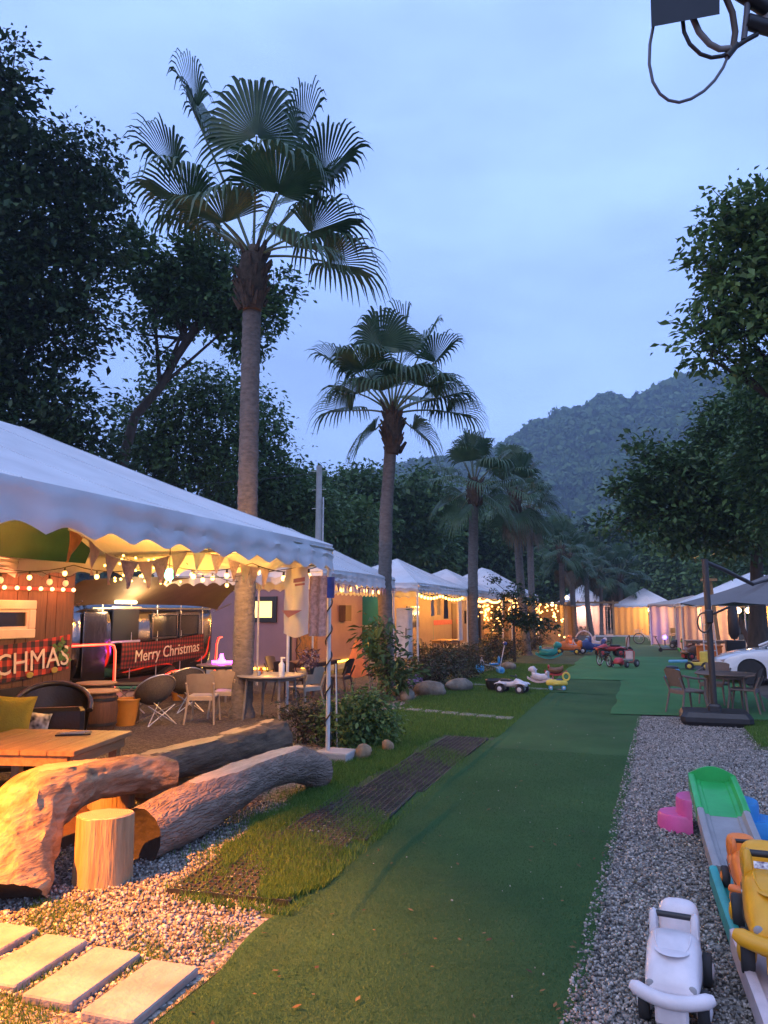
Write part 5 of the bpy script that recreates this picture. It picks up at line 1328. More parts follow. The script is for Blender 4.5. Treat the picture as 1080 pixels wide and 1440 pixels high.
# clutter of the camp
t = thing('pennant_string', 'string of small pink pennants along the second marquee hem', 'bunting', (-5.42, 12.6, 2.34))
tb(t, 'cord', M_black, [(0, 0, 0), (0, 2.0, -.06), (0, 4.05, 0)], .004, 5)
for i in range(22):
    y0_ = .05 + i * .182; z0_ = -.06 * math.sin(PI * y0_ / 4.05)
    MB().add([(0, y0_, z0_), (0, y0_ + .15, z0_), (.01, y0_ + .075, z0_ - .17)], [(0, 1, 2)]).build('pennant', [M_flag, M_flag3, M_printr][i % 3], t, recalc=False)
cloth_hang('hanging_clothes', 'dark jacket hanging under the third marquee', 'clothes', (-5.9, 23.2, 1.95), .4, .75, pm('dark jacket cloth', (.03, .03, .04), .9), 'y', 5, .04, 2)
cloth_hang('hanging_clothes', 'pale yellow shirt hanging under the third marquee', 'clothes', (-5.9, 22.3, 2.0), .38, .6, pm('pale yellow cloth', (.55, .42, .16), .9, transl=.2), 'y', 6, .04, 2)
cloth_hang('hanging_clothes', 'grey towel hanging under the third marquee', 'clothes', (-5.9, 21.5, 1.98), .34, .62, pm('grey towel cloth', (.25, .23, .22), .9), 'y', 7, .03, 2)
p = G(180, 992); t = thing('cool_box', 'small white cool box on the ground by the trailer', 'cool box', (p.x, p.y, 0), .4); bx(t, 'body', M_wpost, (0, 0, .16), (.5, .32, .32), bev=.03); bx(t, 'lid', P_blue if 'P_blue' in globals() else M_teal, (0, 0, .345), (.52, .34, .05), bev=.015); tb(t, 'handle', M_black, [(-.26, 0, .28), (-.2, -.2, .30), (.2, -.2, .30), (.26, 0, .28)], .012)
p = G(250, 985); t = thing('potted_plant', 'small potted plant beside the trailer wheel', 'plant', (p.x, p.y, 0)); MB().lathe([(.10, 0), (.15, .24), (.16, .26), (.13, .25)], n=14).build('pot', M_bucket, t, True, recalc=False); V, F = leaves([((0, 0, .42), .2, .2)], 300, .1, 15, .06, 12); o = link('foliage', np_mesh('foliage', V, F, 4), LM['mid'], t)
for i, (dx, dy, h_, lab, m_) in enumerate([(-.25, .1, .1, 'orange cup on the grey round table', M_orange), (-.1, -.25, .07, 'steel mug on the grey round table', M_steel), (.1, .2, .2, 'dark bottle on the grey round table', M_leather)]):
    p = G(380, 1010); o = MB().lathe([(.03, 0), (.036, h_ * .6), (.034 if i < 2 else .014, h_)], n=12).build('cup' if i < 2 else 'bottle', m_, None, True, recalc=False); o.location = (p.x + dx, p.y + dy, .732); tag(o, lab, 'cup' if i < 2 else 'bottle')
p = G(120, 1000); t = thing('shoe_rack', 'low dark rack with shoes along the hut side', 'rack', (-8.3, 10.4, 0), .1); bx(t, 'shelf', M_wood, (0, 0, .30), (.8, .3, .03)); bx(t, 'shelf', M_wood, (0, 0, .08), (.8, .3, .03))
for sx in (-1, 1): bx(t, 'side', M_wood, (sx * .41, 0, .18), (.03, .3, .36))

# ---------------------------------------------------------------- shrubs, rocks, small plants
def shrub(label, c, blobs, n_, size, mat, seed, name='shrub', stems=6, clump=.10, per=14, group=None, long=2.0):
    t = thing(name, label, 'shrub', c, 0, group); rl = random.Random(seed); mb = MB()
    for i in range(stems):
        b = blobs[i % len(blobs)][0]; mb.tube(curve3((rl.uniform(-.08, .08), rl.uniform(-.08, .08), 0), (b[0] * .3, b[1] * .3, b[2] * .6), (b[0] + rl.uniform(-.1, .1), b[1], b[2]), 4), [.014, .012, .01, .008, .005], 5)
    mb.build('stems', M_bark, t, recalc=False)
    V, F = leaves(blobs, n_, size, seed, clump, per, long); link('foliage', np_mesh('foliage', V, F, 4), mat, t)
    return t
p = G(490, 1050); shrub('dense glossy shrub behind the marquee corner post', (p.x, p.y, 0), [((-.15, .1, .30), .28, .28), ((.15, .15, .38), .30, .34), ((.36, .2, .34), .26, .30), ((.05, 0, .22), .3, .22), ((.25, .25, .56), .18, .2), ((-.32, 0, .24), .22, .2)], 4600, .08, LM['light'], 5)
p = G(425, 1045); shrub('low shrub with thin twigs at the far end of the log table', (p.x, p.y, 0), [((0, 0, .25), .3, .25), ((-.2, .1, .4), .22, .2), ((.25, .05, .35), .25, .25)], 1800, .07, LM['olive'], 6)
p = G(548, 985); shrub('palmate leaved plant at the foot of the second palm', (p.x, p.y, 0), [((0, 0, .8), .35, .3), ((-.2, .1, 1.25), .35, .25), ((.2, 0, .5), .4, .3), ((-.1, -.1, 1.6), .2, .15)], 900, .20, LM['mid'], 7, clump=.16, long=3.4)
HED = [(620, 962, .55, 'reddish brown hedge plant by the purple flowers'), (655, 955, .6, 'reddish brown hedge plant left of the third palm'), (690, 935, .6, 'reddish brown hedge plant by the blue tricycle'), (640, 940, .5, 'leggy hedge plant before the white cupboard'), (725, 925, .55, 'reddish brown hedge plant right of the third palm'), (748, 915, .55, 'hedge plant by the shaggy palm trunk'), (770, 905, .5, 'hedge plant next to the teal rocker'), (790, 900, .5, 'hedge plant in front of the lean-to shed'), (815, 893, .5, 'hedge plant at the right end of the lean-to shed'), (590, 965, .4, 'small hedge plant near the second palm'), (605, 950, .65, 'tall twiggy hedge plant before the third marquee corner'), (672, 945, .55, 'hedge plant between the third palm and the rocks'), (700, 922, .7, 'tall hedge plant under the slender young tree')]
for i, (px, py, s_, lab) in enumerate(HED):
    p = G(px, py); q = p.length / 17; rl = random.Random(i)
    shrub(lab, (p.x, p.y, 0), [((rl.uniform(-.5, .5), rl.uniform(-.4, .4), s_ * rl.uniform(.5, 1.0)), .38, .36) for _ in range(5)], 2400, .075, LM['olive'], 40 + i, clump=.09, group='hedge plants under the palms')
for i, (px, py, s_, lab) in enumerate([(880, 885, .8, 'dark bush before the far timber pavilion'), (905, 885, .8, 'dark bush before the far pale pavilion'), (850, 886, .8, 'dark bush beside the concrete pad')]):
    p = G(px, py); rl = random.Random(i + 20)
    shrub(lab, (p.x, p.y, 0), [((rl.uniform(-1.2, 1.2), rl.uniform(-.4, .4), s_ * rl.uniform(.4, .9)), .6, .5) for _ in range(6)], 1800, .16, LM['olive'], 60 + i, clump=.14)
def rock(label, c, r, m, seed, sq=(1, .8, .75)):
    b = MB().ball((0, 0, 0), r, 14, 9, sq); b.v = [tuple(Vector(v) * (1 + .25 * nz(v[0] / r * 1.1, v[1] / r * 1.1, v[2] / r * 1.1 + seed) + .08 * nz(v[0] / r * 4, v[1] / r * 4, v[2] / r * 4 + seed))) for v in b.v]
    o = b.build('rock', m, None, True, recalc=False); o.location = (c[0], c[1], r * sq[2] * .72); o.rotation_euler[2] = seed
    return tag(o, label, 'rock')
rock('ochre boulder at the foot of the shrub, the left of two', G(510, 1068), .13, M_rock2, 1.0, (.9, .8, .85)); rock('smaller ochre boulder right of the shrub', G(545, 1057), .10, M_rock2, 2.0, (.9, .8, .85))
for i, (px, py, r, lab) in enumerate([(604, 978, .30, 'long flat grey rock edging the lawn by the purple flowers'), (648, 972, .27, 'grey rock edging the lawn right of the long flat rock'), (573, 985, .22, 'small grey rock at the lawn edge by the second palm'), (715, 942, .24, 'squarish grey rock beside the blue tricycle'), (770, 918, .25, 'grey rock behind the teal rocker'), (560, 978, .2, 'grey rock under the palmate plant')]):
    rock(lab, G(px, py), r, M_rock, 3.0 + i, (1.3, .7, .62))
p = G(586, 974); t = thing('flower_clump', 'ball of pale purple flowers at the lawn edge', 'flowers', (p.x, p.y, 0)); V, F = leaves([((0, 0, .2), .17, .17)], 700, .05, 8, .04, 12, 1.2); link('bloom', np_mesh('bloom', V, F, 4), island_mat('purple petals', [(.18, .12, .32), (.34, .26, .5), (.5, .42, .62)], .8, .2), t)['kind'] = 'stuff'; V, F = leaves([((0, 0, .08), .2, .1)], 200, .08, 9, .05, 10); link('foliage', np_mesh('foliage', V, F, 4), LM['mid'], t)
# small leafy tree before the fifth marquee
D = 27
b0 = ground_under(722, D); tree('small_tree', 'slender young tree with layered branches before the fifth marquee', [b0, b0 + Vector((0, 0, 1.2)), b0 + Vector((.1, 0, 2.2))], .05, PB([(700, 835, 16, .5), (712, 860, 18, .5), (738, 872, 24, .5), (690, 815, 10, .5), (752, 845, 16, .5), (725, 830, 14, .5), (765, 880, 18, .5), (700, 880, 16, .5)], D), 2600, .15, LM['dark'], 91, clump=.13, twigs=3, rtop=.5)
# utility pole and the small far roof
p = atY(449, 655, 25); t = thing('utility_pole', 'grey concrete utility pole rising behind the second marquee', 'pole', (p.x, p.y, 0)); tb(t, 'pole', M_concrete, [(0, 0, 0), (0, 0, p.z)], [.14, .105], 12)
for z in (.2, .9, 1.6): tb(t, 'climbing_rung', M_steel, [(-.28, 0, p.z - z), (.28, 0, p.z - z)], .012, 6)
tb(t, 'conduit', M_steel, [(.2, -.05, .2), (.2, -.05, p.z - 1.2)], .03, 8)
cb = thing('power_cable', 'thin overhead cable sagging from the utility pole to the left trees', 'cable', (p.x, p.y, p.z - .25)); tb(cb, 'wire', M_black, [Vector((-14 * i / 12, -7 * i / 12, -1.2 * math.sin(PI * i / 12) + 1.4 * i / 12)) for i in range(13)], .012, 5)
p = atY(668, 790, 62); t = thing('far_house', 'small grey roofed house half hidden in the wood', 'house', (p.x, p.y, 0), .2); bx(t, 'wall', M_concrete, (0, 0, 1.7), (3.2, 3, 3.4)); bx(t, 'roof', M_concrete, (.2, -.2, 4.0), (4.2, 4, .25), rx=.08); bx(t, 'window', M_glass, (0, -1.52, 2.2), (1, .04, .9)); bx(t, 'upper_wall', M_concrete, (0, 0, 3.6), (3, 2.8, .5))
# ================================================================== right side: toy track, ride-ons, chairs, umbrella, car
def plast(name, c, rough=.38): return pm('plastic ' + name, c, rough, .15, 5, bump=.06, bscale=25, detail=9)
P_green = plast('bright green', (.02, .36, .08)); P_grey = plast('grey', (.27, .26, .26), .5); P_teal = plast('teal', (.02, .30, .28)); P_pinkw = plast('pinkish white', (.62, .50, .50))
P_pink = plast('pink', (.62, .09, .30)); P_blue = plast('blue', (.02, .22, .52)); P_yel = plast('yellow', (.70, .33, .01)); P_or = plast('orange', (.75, .19, .03)); P_white = plast('off white', (.66, .60, .61))
P_red = plast('red', (.45, .04, .04)); P_lblue = plast('light blue', (.10, .36, .58)); P_navy = plast('navy', (.03, .06, .22)); P_brown = plast('brown', (.16, .07, .03)); P_lyel = plast('light yellow', (.75, .55, .08))
def loft(secs, n=20, p=3.0):
    """secs: (y, halfwidth, z0, z1) along +Y, superellipse sections, closed at both ends"""
    V = []; F = []
    for (y, w, z0, z1) in secs:
        c = (z0 + z1) / 2; h = (z1 - z0) / 2
        for k in range(n):
            a = 2 * PI * k / n; ca, sa = math.cos(a), math.sin(a)
            V.append((w * math.copysign(abs(ca) ** (2 / p), ca), y, c + h * math.copysign(abs(sa) ** (2 / p), sa)))
    for i in range(len(secs) - 1):
        for k in range(n): F.append((i * n + k, i * n + (k + 1) % n, i * n + n + (k + 1) % n, i * n + n + k))
    F.append(tuple(range(n))); F.append(tuple((len(secs) - 1) * n + k for k in range(n - 1, -1, -1)))
    return V, F
def loft_obj(parent, name, m, secs, n=20, p=3.0):
    V, F = loft(secs, n, p); return MB().add(V, F).build(name, m, parent, True)
def wheel(parent, c, r, w, m=None, hub=None):
    """wheel turning on the local X axis"""
    Ry = Matrix.Rotation(PI / 2, 3, 'Y')
    o = MB().lathe([(r * .55, -w / 2), (r * .92, -w / 2), (r, -w * .3), (r, w * .3), (r * .92, w / 2), (r * .55, w / 2)], c, 20, Ry).build('wheel', m or M_dark, parent, True, recalc=False)
    for s_ in (-1, 1): MB().lathe([(r * .5, s_ * (w / 2 + .002)), (r * .42, s_ * (w / 2 + .008)), (r * .1, s_ * (w / 2 + .014))], c, 14, Ry).build('hub', hub or P_white, o, True, recalc=False)
    return o
# ---- roller track
TK = [(.50, 7.30, .34), (.50, 7.05, .33), (.505, 6.7, .29), (.51, 6.3, .235), (.52, 5.9, .18), (.535, 5.4, .14), (.55, 4.9, .125), (.56, 4.6, .12), (.575, 4.2, .115), (.60, 3.7, .10), (.62, 3.2, .085), (.64, 2.7, .07)]
t = thing('toy_track', 'long plastic ride-on roller track in green, grey, teal and pinkish white', 'toy track', (.5, 5.0, 0))
def tk(y):
    for (a, b) in zip(TK, TK[1:]):
        if b[1] <= y <= a[1]:
            f = (a[1] - y) / (a[1] - b[1]); return Vector(a).lerp(Vector(b), f) - Vector((.5, 5.0, 0))
    return Vector(TK[-1]) - Vector((.5, 5, 0))
def track_part(y0, y1, m, w, name='track_section'):
    prof = [(-w, -.05), (-w, .05), (-w + .02, .06), (-w + .045, .055), (-w + .06, .012), (-w * .55, .012), (-w * .5, .0), (w * .5, .0), (w * .55, .012), (w - .06, .012), (w - .045, .055), (w - .02, .06), (w, .05), (w, -.05), (w - .03, -.06), (-w + .03, -.06)]
    n_ = len(prof); N_ = 16; V = []
    for i in range(N_ + 1):
        c = tk(y0 + (y1 - y0) * i / N_); V += [(c.x + a, c.y, c.z + b) for a, b in prof]
    F = [(i * n_ + k, i * n_ + (k + 1) % n_, (i + 1) * n_ + (k + 1) % n_, (i + 1) * n_ + k) for i in range(N_) for k in range(n_)] + [tuple(range(n_)), tuple(N_ * n_ + k for k in range(n_ - 1, -1, -1))]
    return MB().add(V, F).build(name, m, t, True)
g_ = track_part(7.28, 6.45, P_green, .19)
track_part(6.445, 5.42, P_grey, .185); track_part(5.415, 4.48, P_teal, .21); track_part(4.475, 2.72, P_pinkw, .215)
c = tk(7.28); MB().prism([(-.19 + .38 * i / 12, (.055 + .07 * math.sin(PI * i / 12))) for i in range(13)] + [(.19, -.05), (-.19, -.05)], .03, 'y', 0).build('end_stop', P_green, t, recalc=True).location = (c.x, c.y, c.z)
for y_, m in ((7.1, P_grey), (6.5, P_grey), (5.9, P_grey)):
    c = tk(y_); bx(t, 'support', m, (c.x, c.y, (c.z - .05) / 2), (.28, .12, max(.02, c.z - .05)))
for y_ in (5.2, 4.7, 4.1, 3.4): c = tk(y_); bx(t, 'support', P_grey, (c.x, c.y, (c.z - .05) / 2), (.3, .1, max(.01, c.z - .052)))
def steps(label, p, s_, m):
    q = thing('toy_steps', label, 'toy steps', p)
    def tier(r, z1, cx, name):
        b = MB(); n_ = 12; ring = [(cx, -.19)] + [(cx + s_ * r * math.sin(PI * i / n_) * 1.0, -.19 * math.cos(PI * i / n_)) for i in range(1, n_)] + [(cx, .19)]
        V = []
        for sc_, z in ((1, 0), (.985, z1 - .02), (.93, z1)): V += [(cx + (a - cx) * sc_, b_ * sc_, z) for a, b_ in ring]
        k_ = len(ring); F = [(j * k_ + i, j * k_ + (i + 1) % k_, (j + 1) * k_ + (i + 1) % k_, (j + 1) * k_ + i) for j in range(2) for i in range(k_)] + [tuple(2 * k_ + i for i in range(k_)), tuple(range(k_ - 1, -1, -1))]
        b.add(V, F).build(name, m, q, True)
    tier(.27, .14, 0, 'lower_step'); tier(.12, .27, 0, 'upper_step')
    return q
steps('pink two-tier toy steps at the green track end', (.305, 6.98, 0), -1, P_pink)
steps('blue two-tier toy steps at the green track end', (.70, 6.98, 0), 1, P_blue)
# ---- ride-on cars
def ride_on(label, p, rz, m, m2, hubm, s_=1.0, name='ride_on_car', decal=False):
    t = thing(name, label, 'toy car', p, rz); t.scale = (s_, s_, s_)
    loft_obj(t, 'body', m, [(-.34, .085, .14, .22), (-.32, .105, .11, .25), (-.15, .115, .10, .26), (-.03, .118, .10, .27), (.03, .125, .10, .345), (.08, .130, .10, .375), (.16, .130, .10, .36), (.28, .125, .10, .30), (.345, .118, .11, .25), (.365, .10, .13, .22)], 24, 3.6)
    loft_obj(t, 'seat_back', m, [(-.37, .075, .20, .335), (-.355, .10, .19, .385), (-.30, .108, .19, .395), (-.255, .10, .19, .37), (-.24, .085, .20, .33)], 20, 3.2)
    for sx in (-1, 1): loft_obj(t, 'handle_post', m, [(.0, .018, .30, .425), (.015, .022, .30, .445), (.05, .022, .30, .445), (.075, .018, .30, .40)], 12, 3).location = (sx * .10, 0, 0)
    tb(t, 'handle_bar', M_black, [(-.085, .03, .425), (.085, .03, .425)], .015, 10)
    if decal: bx(t, 'sticker', pm('sticker print', (.8, .78, .75), .4, 0, 60, col2=(.08, .05, .12), detail=1), (0, .062, .385), (.15, .004, .03), rx=.5)
    V_ = [(.087, -.34), (.107, -.32), (.117, -.15), (.120, -.03), (.127, .03), (.132, .08), (.132, .16), (.127, .28), (.120, .345), (.102, .365)]
    tb(t, 'moulding_seam', M_dark, [(a_, b_, .185) for a_, b_ in V_] + [(-a_, b_, .185) for a_, b_ in V_[::-1]], .0022, 5)
    tb(t, 'hood_crease', m, [(.085 * math.cos(PI * k_ / 10), .13 + .13 * math.sin(PI * k_ / 10), .372 - .068 * math.sin(PI * k_ / 10)) for k_ in range(11)], .004, 6)
    for sx in (-1, 1): MB().ball((sx * .095, .355, .215), .02, 10, 6, (1, .4, 1)).build('headlight', P_grey if m is not P_grey else P_white, t, True, recalc=False); MB().cyl((sx * .118, -.08, .22), (sx * .1225, -.08, .22), .008, .008, 8).build('screw', M_steel, t, recalc=False)
    # curved bumper with rounded ends
    pts = [(-.185 + .37 * i / 14, .335 + .06 * math.sin(PI * i / 14), .165 + .02 * (abs(i - 7) / 7) ** 2) for i in range(15)]
    b = MB().tube(pts, [.022] + [.034] * 13 + [.022], 10); b.build('bumper', m, t, True, recalc=False)
    bx(t, 'grille', m2, (0, .385, .10), (.15, .03, .09), bev=.012)
    MB().ball((0, .20, .325), .10, 16, 8, (.85, .9, .06)).build('hood_dome', m2, t, True, recalc=False)
    for sx in (-1, 1):
        for y_, r in ((-.22, .082), (.24, .088)): wheel(t, (sx * .135, y_, r), r, .05, M_dark, m2)
    return t
ride_on('off-white ride-on toy car parked on the gravel beside the track', (.075, 3.97, .012), PI - .10, P_white, P_white, P_white, .90)
c1 = tk(4.60) + Vector((.5, 5, 0)); ride_on('yellow ride-on toy car with a face sticker, sitting on the track', (c1.x - .01, 4.36, c1.z + .003), PI - .03, P_yel, P_yel, P_yel, 1.12, decal=True)
c1 = tk(5.0) + Vector((.5, 5, 0)); ride_on('orange ride-on toy car in front of the yellow one on the track', (c1.x - .03, 5.06, c1.z + .004), PI + .05, P_or, P_or, P_or, .78)
# ---- chairs and table by the umbrella
chair('taupe plastic armchair left of the small round table', (*G(968, 1006)[:2], 0), -1.0, M_taupe, 'plastic_armchair', True)
chair('taupe plastic armchair right of the small round table, by the car wheel', (*G(1048, 1004)[:2], 0), 1.3, M_taupe, 'plastic_armchair', True)
chair('taupe plastic armchair tucked behind the umbrella pole', (G(1000, 1000).x + .15, G(1000, 1000).y + .9, 0), 2.8, M_taupe, 'plastic_armchair', True)
p = G(1015, 1000); round_table('small taupe round garden table by the umbrella', (p.x + .08, p.y - .15, 0), .52, .70, M_taupe)
# ---- cantilever umbrella
t = thing('cantilever_umbrella', 'grey cantilever umbrella on a black weighted base', 'umbrella', (1.02, 13.45, 0))
MB().box((0, 0, .11), (1.06, .82, .21), bev=.07).build('base', M_black, t, recalc=False)
M_pole = pm('dark bronze pole', (.035, .028, .026), .4, .15, 8); M_grey = pm('grey umbrella cloth', (.15, .145, .15), .75, .08, 3, bump=.1, bscale=8, transl=.06)
tb(t, 'pole', M_pole, [(0, 0, .19), (-.02, 0, 2.66)], .05, 14)
bx(t, 'pole_socket', M_black, (0, 0, .24), (.2, .2, .16), bev=.03)
bx(t, 'crank_box', M_black, (-.01, -.06, 1.72), (.12, .16, .22), bev=.02); tb(t, 'crank_handle', M_black, [(.05, -.12, 1.76), (.22, -.16, 1.84), (.30, -.16, 1.88)], .018); 
tb(t, 'cable_coil', M_black, [(-.09 + .10 * math.cos(a), -.07, 1.62 + .16 * math.sin(a)) for a in [i * .5 for i in range(26)]], .014, 6)
tb(t, 'arm', M_pole, [(-.02, 0, 2.62), (.25, .3, 2.52), (.80, .95, 2.27)], .035, 10)
C0 = Vector((1.62, 1.7, 0)); hw = 1.85; rot = .12
cs = [C0 + Vector((hw * math.cos(rot + k * PI / 4) * 1.08, hw * math.sin(rot + k * PI / 4) * 1.08, 1.97 - .015)) for k in range(8)]
ap = C0 + Vector((0, 0, 2.68))
for k in range(8):
    a, b = cs[k], cs[(k + 1) % 8]
    MB().grid(lambda u, v: a.lerp(b, u).lerp(ap, v) + Vector((0, 0, -.05 * math.sin(PI * u) * (1 - v) - .10 * math.sin(PI * v) * .6)), 8, 8).build('canopy_panel', M_grey, t, True, recalc=False)
    tb(t, 'rib', M_pole, [a + Vector((0, 0, -.02)), a.lerp(ap, .5) + Vector((0, 0, -.09)), ap + Vector((0, 0, -.06))], .012, 6)
MB().lathe([(.12, 2.58), (.10, 2.68), (.05, 2.78), (.02, 2.84)], C0, 14).build('finial', M_grey, t, True, recalc=False)
tb(t, 'mast_hanger', M_pole, [(.80, .95, 2.27), (1.62, 1.7, 2.52)], .025, 8)
# ---- white car
t = thing('white_car', 'white sports coupe parked with its nose towards the turf', 'car', (1.56, 21.5, 0))
M_carp = pm('white car paint', (.72, .73, .75), .22, .02, 2, coat=.8); M_cgrey = pm('dark alloy', (.06, .06, .065), .35, .1, 5, metal=.7); M_cglass = pm('car glass', (.015, .018, .02), .05, .05, 2, spec=.9)
def arch(cx, r, n_=12): return [(cx + r * math.cos(PI * i / n_), .16 + .20 + r * math.sin(PI * i / n_) * 1.0 - .02) for i in range(n_ + 1)]
def car_prof():
    P_ = [(4.45, .30), (4.50, .62), (4.42, .86), (4.2, .96), (3.4, .96), (2.4, .93), (1.5, .90), (1.1, .86), (.7, .80), (.35, .71), (.14, .62), (.05, .52), (.06, .34), (.16, .20), (.42, .17)]
    f = [(.86 - .36, .17)] + [(.86 + .36 * math.cos(PI - PI * i / 12), .33 + .36 * math.sin(PI * i / 12)) for i in range(13)] + [(.86 + .36, .17)]
    r = [(3.55 - .36, .17)] + [(3.55 + .36 * math.cos(PI - PI * i / 12), .33 + .36 * math.sin(PI * i / 12)) for i in range(13)] + [(3.55 + .36, .17)]
    return P_[::1], f, r
P_, fa, ra = car_prof()
poly = P_[:-1] + fa + ra + [(4.3, .20)]
rows = [(-.90, 0), (-.885, .4), (-.80, .8), (-.55, 1.0), (0, 1.05), (.55, 1.0), (.80, .8), (.885, .4), (.90, 0)]
V = []; n_ = len(poly)
for yv, k in rows:
    for (x, z) in poly:
        zz = z - (.075 * (1 - k) * max(0, (z - .45) / .5) if z > .45 else 0)
        pc = .34 * (abs(yv) / .9) ** 2.2 * math.exp(-x / .30) - .25 * (abs(yv) / .9) ** 3 * math.exp(-(4.5 - x) / .3)
        V.append((x + pc, yv, zz))
F = [(i * n_ + k, i * n_ + (k + 1) % n_, (i + 1) * n_ + (k + 1) % n_, (i + 1) * n_ + k) for i in range(len(rows) - 1) for k in range(n_)] + [tuple(range(n_ - 1, -1, -1)), tuple((len(rows) - 1) * n_ + k for k in range(n_))]
body = MB().add(V, F).build('body', M_carp, t, True)
for cx_, nm in ((.86, 'f'), (3.55, 'r')):
    for s_ in (-1, 1):
        Rx = Matrix.Rotation(PI / 2, 3, 'X')
        w_ = MB().lathe([(.22, -.11), (.30, -.11), (.325, -.08), (.325, .08), (.30, .11), (.22, .11)], (cx_, s_ * .76, .325), 28, Rx).build('wheel', M_dark, t, True, recalc=False)
        MB().lathe([(.225, .0), (.21, .03), (.06, .05)], (cx_, s_ * .76 + s_ * .05, .325), 24, Rx).build('rim', M_cgrey, w_, True, recalc=False)
        for k in range(5): a = k * 1.2566; bx(w_, 'spoke', M_cgrey, (cx_ + .11 * math.cos(a), s_ * .855, .325 + .11 * math.sin(a)), (.20, .02, .035), ry=-a)
        MB().lathe([(.36, -.10), (.36, .10)], (cx_, s_ * .70, .34), 24, Rx).build('wheel_well', M_black, w_, False, recalc=False)
gl = MB(); 
sec = [(1.30, .70, .89), (1.9, .66, 1.16), (2.25, .60, 1.25), (3.0, .58, 1.27), (3.5, .60, 1.17), (4.1, .66, .97)]
V = []
for x, w, z in sec: V += [(x, -.78, .90), (x, -w, z - .02), (x, -w * .8, z), (x, w * .8, z), (x, w, z - .02), (x, .78, .90)]
F = [(i * 6 + k, i * 6 + k + 1, i * 6 + 7 + k, i * 6 + 6 + k) for i in range(5) for k in range(5)]
for nm_, sel in (('windscreen', F[1:4]), ('side_window', [F[i * 5] for i in range(5)]), ('side_window', [F[i * 5 + 4] for i in range(5)]), ('rear_window', F[16:19] + F[21:24])):
    MB().add(V, sel).build(nm_, M_cglass, t, True)
MB().grid(lambda u, v: (2.18 + u * .95, (v - .5) * 1.12, 1.268 + .03 * math.sin(PI * v) + .012 * math.sin(PI * u)), 8, 8).build('roof', M_carp, t, True)
for s_ in (-1, 1):
    tb(t, 'pillar', M_carp, [(1.30, s_ * .76, .90), (1.9, s_ * .665, 1.17), (2.25, s_ * .60, 1.265), (3.0, s_ * .585, 1.285), (3.5, s_ * .61, 1.18), (4.1, s_ * .68, .97)], .035, 8)
    MB().ball((1.62, s_ * .98, .98), .12, 12, 8, (.55, .9, .62)).build('mirror', M_black, t, True, recalc=False); tb(t, 'mirror_stalk', M_black, [(1.66, s_ * .76, .92), (1.62, s_ * .92, .96)], .022)
    MB().add([(.20, s_ * .745, .60), (.42, s_ * .872, .655), (.60, s_ * .895, .70), (.44, s_ * .893, .60), (.27, s_ * .80, .555)], [(0, 1, 2, 3, 4)]).build('headlight', pm('headlight glass', (.32, .25, .22), .1, .3, 30, spec=.9), t, recalc=False)
    MB().add([(.225, s_ * .80, .44), (.25, s_ * .815, .44), (.40, s_ * .905, .28), (.27, s_ * .845, .28)], [(0, 1, 2, 3)]).build('side_vent', M_black, t, recalc=False)
    bx(t, 'door_seam', M_black, (1.38, s_ * .897, .55), (.008, .012, .55)); bx(t, 'sill', M_black, (2.2, s_ * .875, .16), (2.0, .03, .05))
    bx(t, 'tail_light', P_red, (4.44, s_ * .62, .76), (.04, .4, .10))
# ---- floodlight box and cables over the camera
c0 = atD(962, -2, 2.0)
t = thing('floodlight', 'black floodlight box with looping cables on a bracket overhead', 'floodlight', c0)
Rz = YAW
def loc_(px, py, d=2.0): return atD(px, py, d) - c0
V = [loc_(913, -60), loc_(1012, -80), loc_(1012, 20), loc_(916, 38)]; bk = ray(962, 0).normalized() * .12
MB().add(V + [v + bk for v in V], [(0, 3, 2, 1), (4, 5, 6, 7), (0, 1, 5, 4), (1, 2, 6, 5), (2, 3, 7, 6), (3, 0, 4, 7)]).build('housing', M_black, t)
def cab(name, pts, r, m): tb(t, name, m, [loc_(a, b, 2.03) for a, b in pts], r, 8)
M_cable = pm('grey cable', (.10, .10, .12), .5)
cab('cable', [(919, 35), (914, 62), (913, 90), (918, 115), (928, 132), (940, 141), (955, 144), (972, 139), (990, 128), (1005, 113), (1017, 95), (1024, 78)], .0042, M_cable)
cab('cable', [(960, 28), (962, 45), (970, 62), (985, 76), (1000, 81), (1015, 79), (1028, 73)], .0055, M_black)
cab('cable', [(973, 22), (983, 45), (998, 62), (1012, 69), (1027, 68)], .0085, pm('worn grey hose', (.20, .19, .18), .6, .2, 30))
cab('cable', [(1018, -10), (1030, 18), (1034, 45), (1031, 66), (1026, 74)], .0085, pm('brown hose', (.07, .05, .04), .6, .2, 30))
cab('cable', [(1020, 78), (1035, 66), (1050, 56), (1065, 48)], .007, M_black); cab('cable', [(1046, 56), (1050, 20), (1054, -30)], .008, M_cable)
cab('cable_tie', [(1022, 80), (1036, 62)], .010, M_black)
cab('bracket', [(1012, -30), (1075, 10), (1160, -10)], .022, M_black); cab('bracket_plate', [(1050, 30), (1090, 42), (1170, 30)], .020, M_black)
MB().ball(loc_(1088, 10, 2.05), .05, 14, 8, (.9, .9, 1.3)).build('lamp_body', M_wpost, t, True, recalc=False)  # white lamp body beside the bracket, unlit
pp = atD(1175, 10, 2.05)
pt = thing('lamp_post', 'steel post carrying the floodlight bracket', 'post', (pp.x, pp.y, 0)); tb(pt, 'post', M_steel, [(0, 0, 0), (0, 0, 3.9)], .04, 12); bx(pt, 'foot_plate', M_steel, (0, 0, .012), (.2, .2, .02))

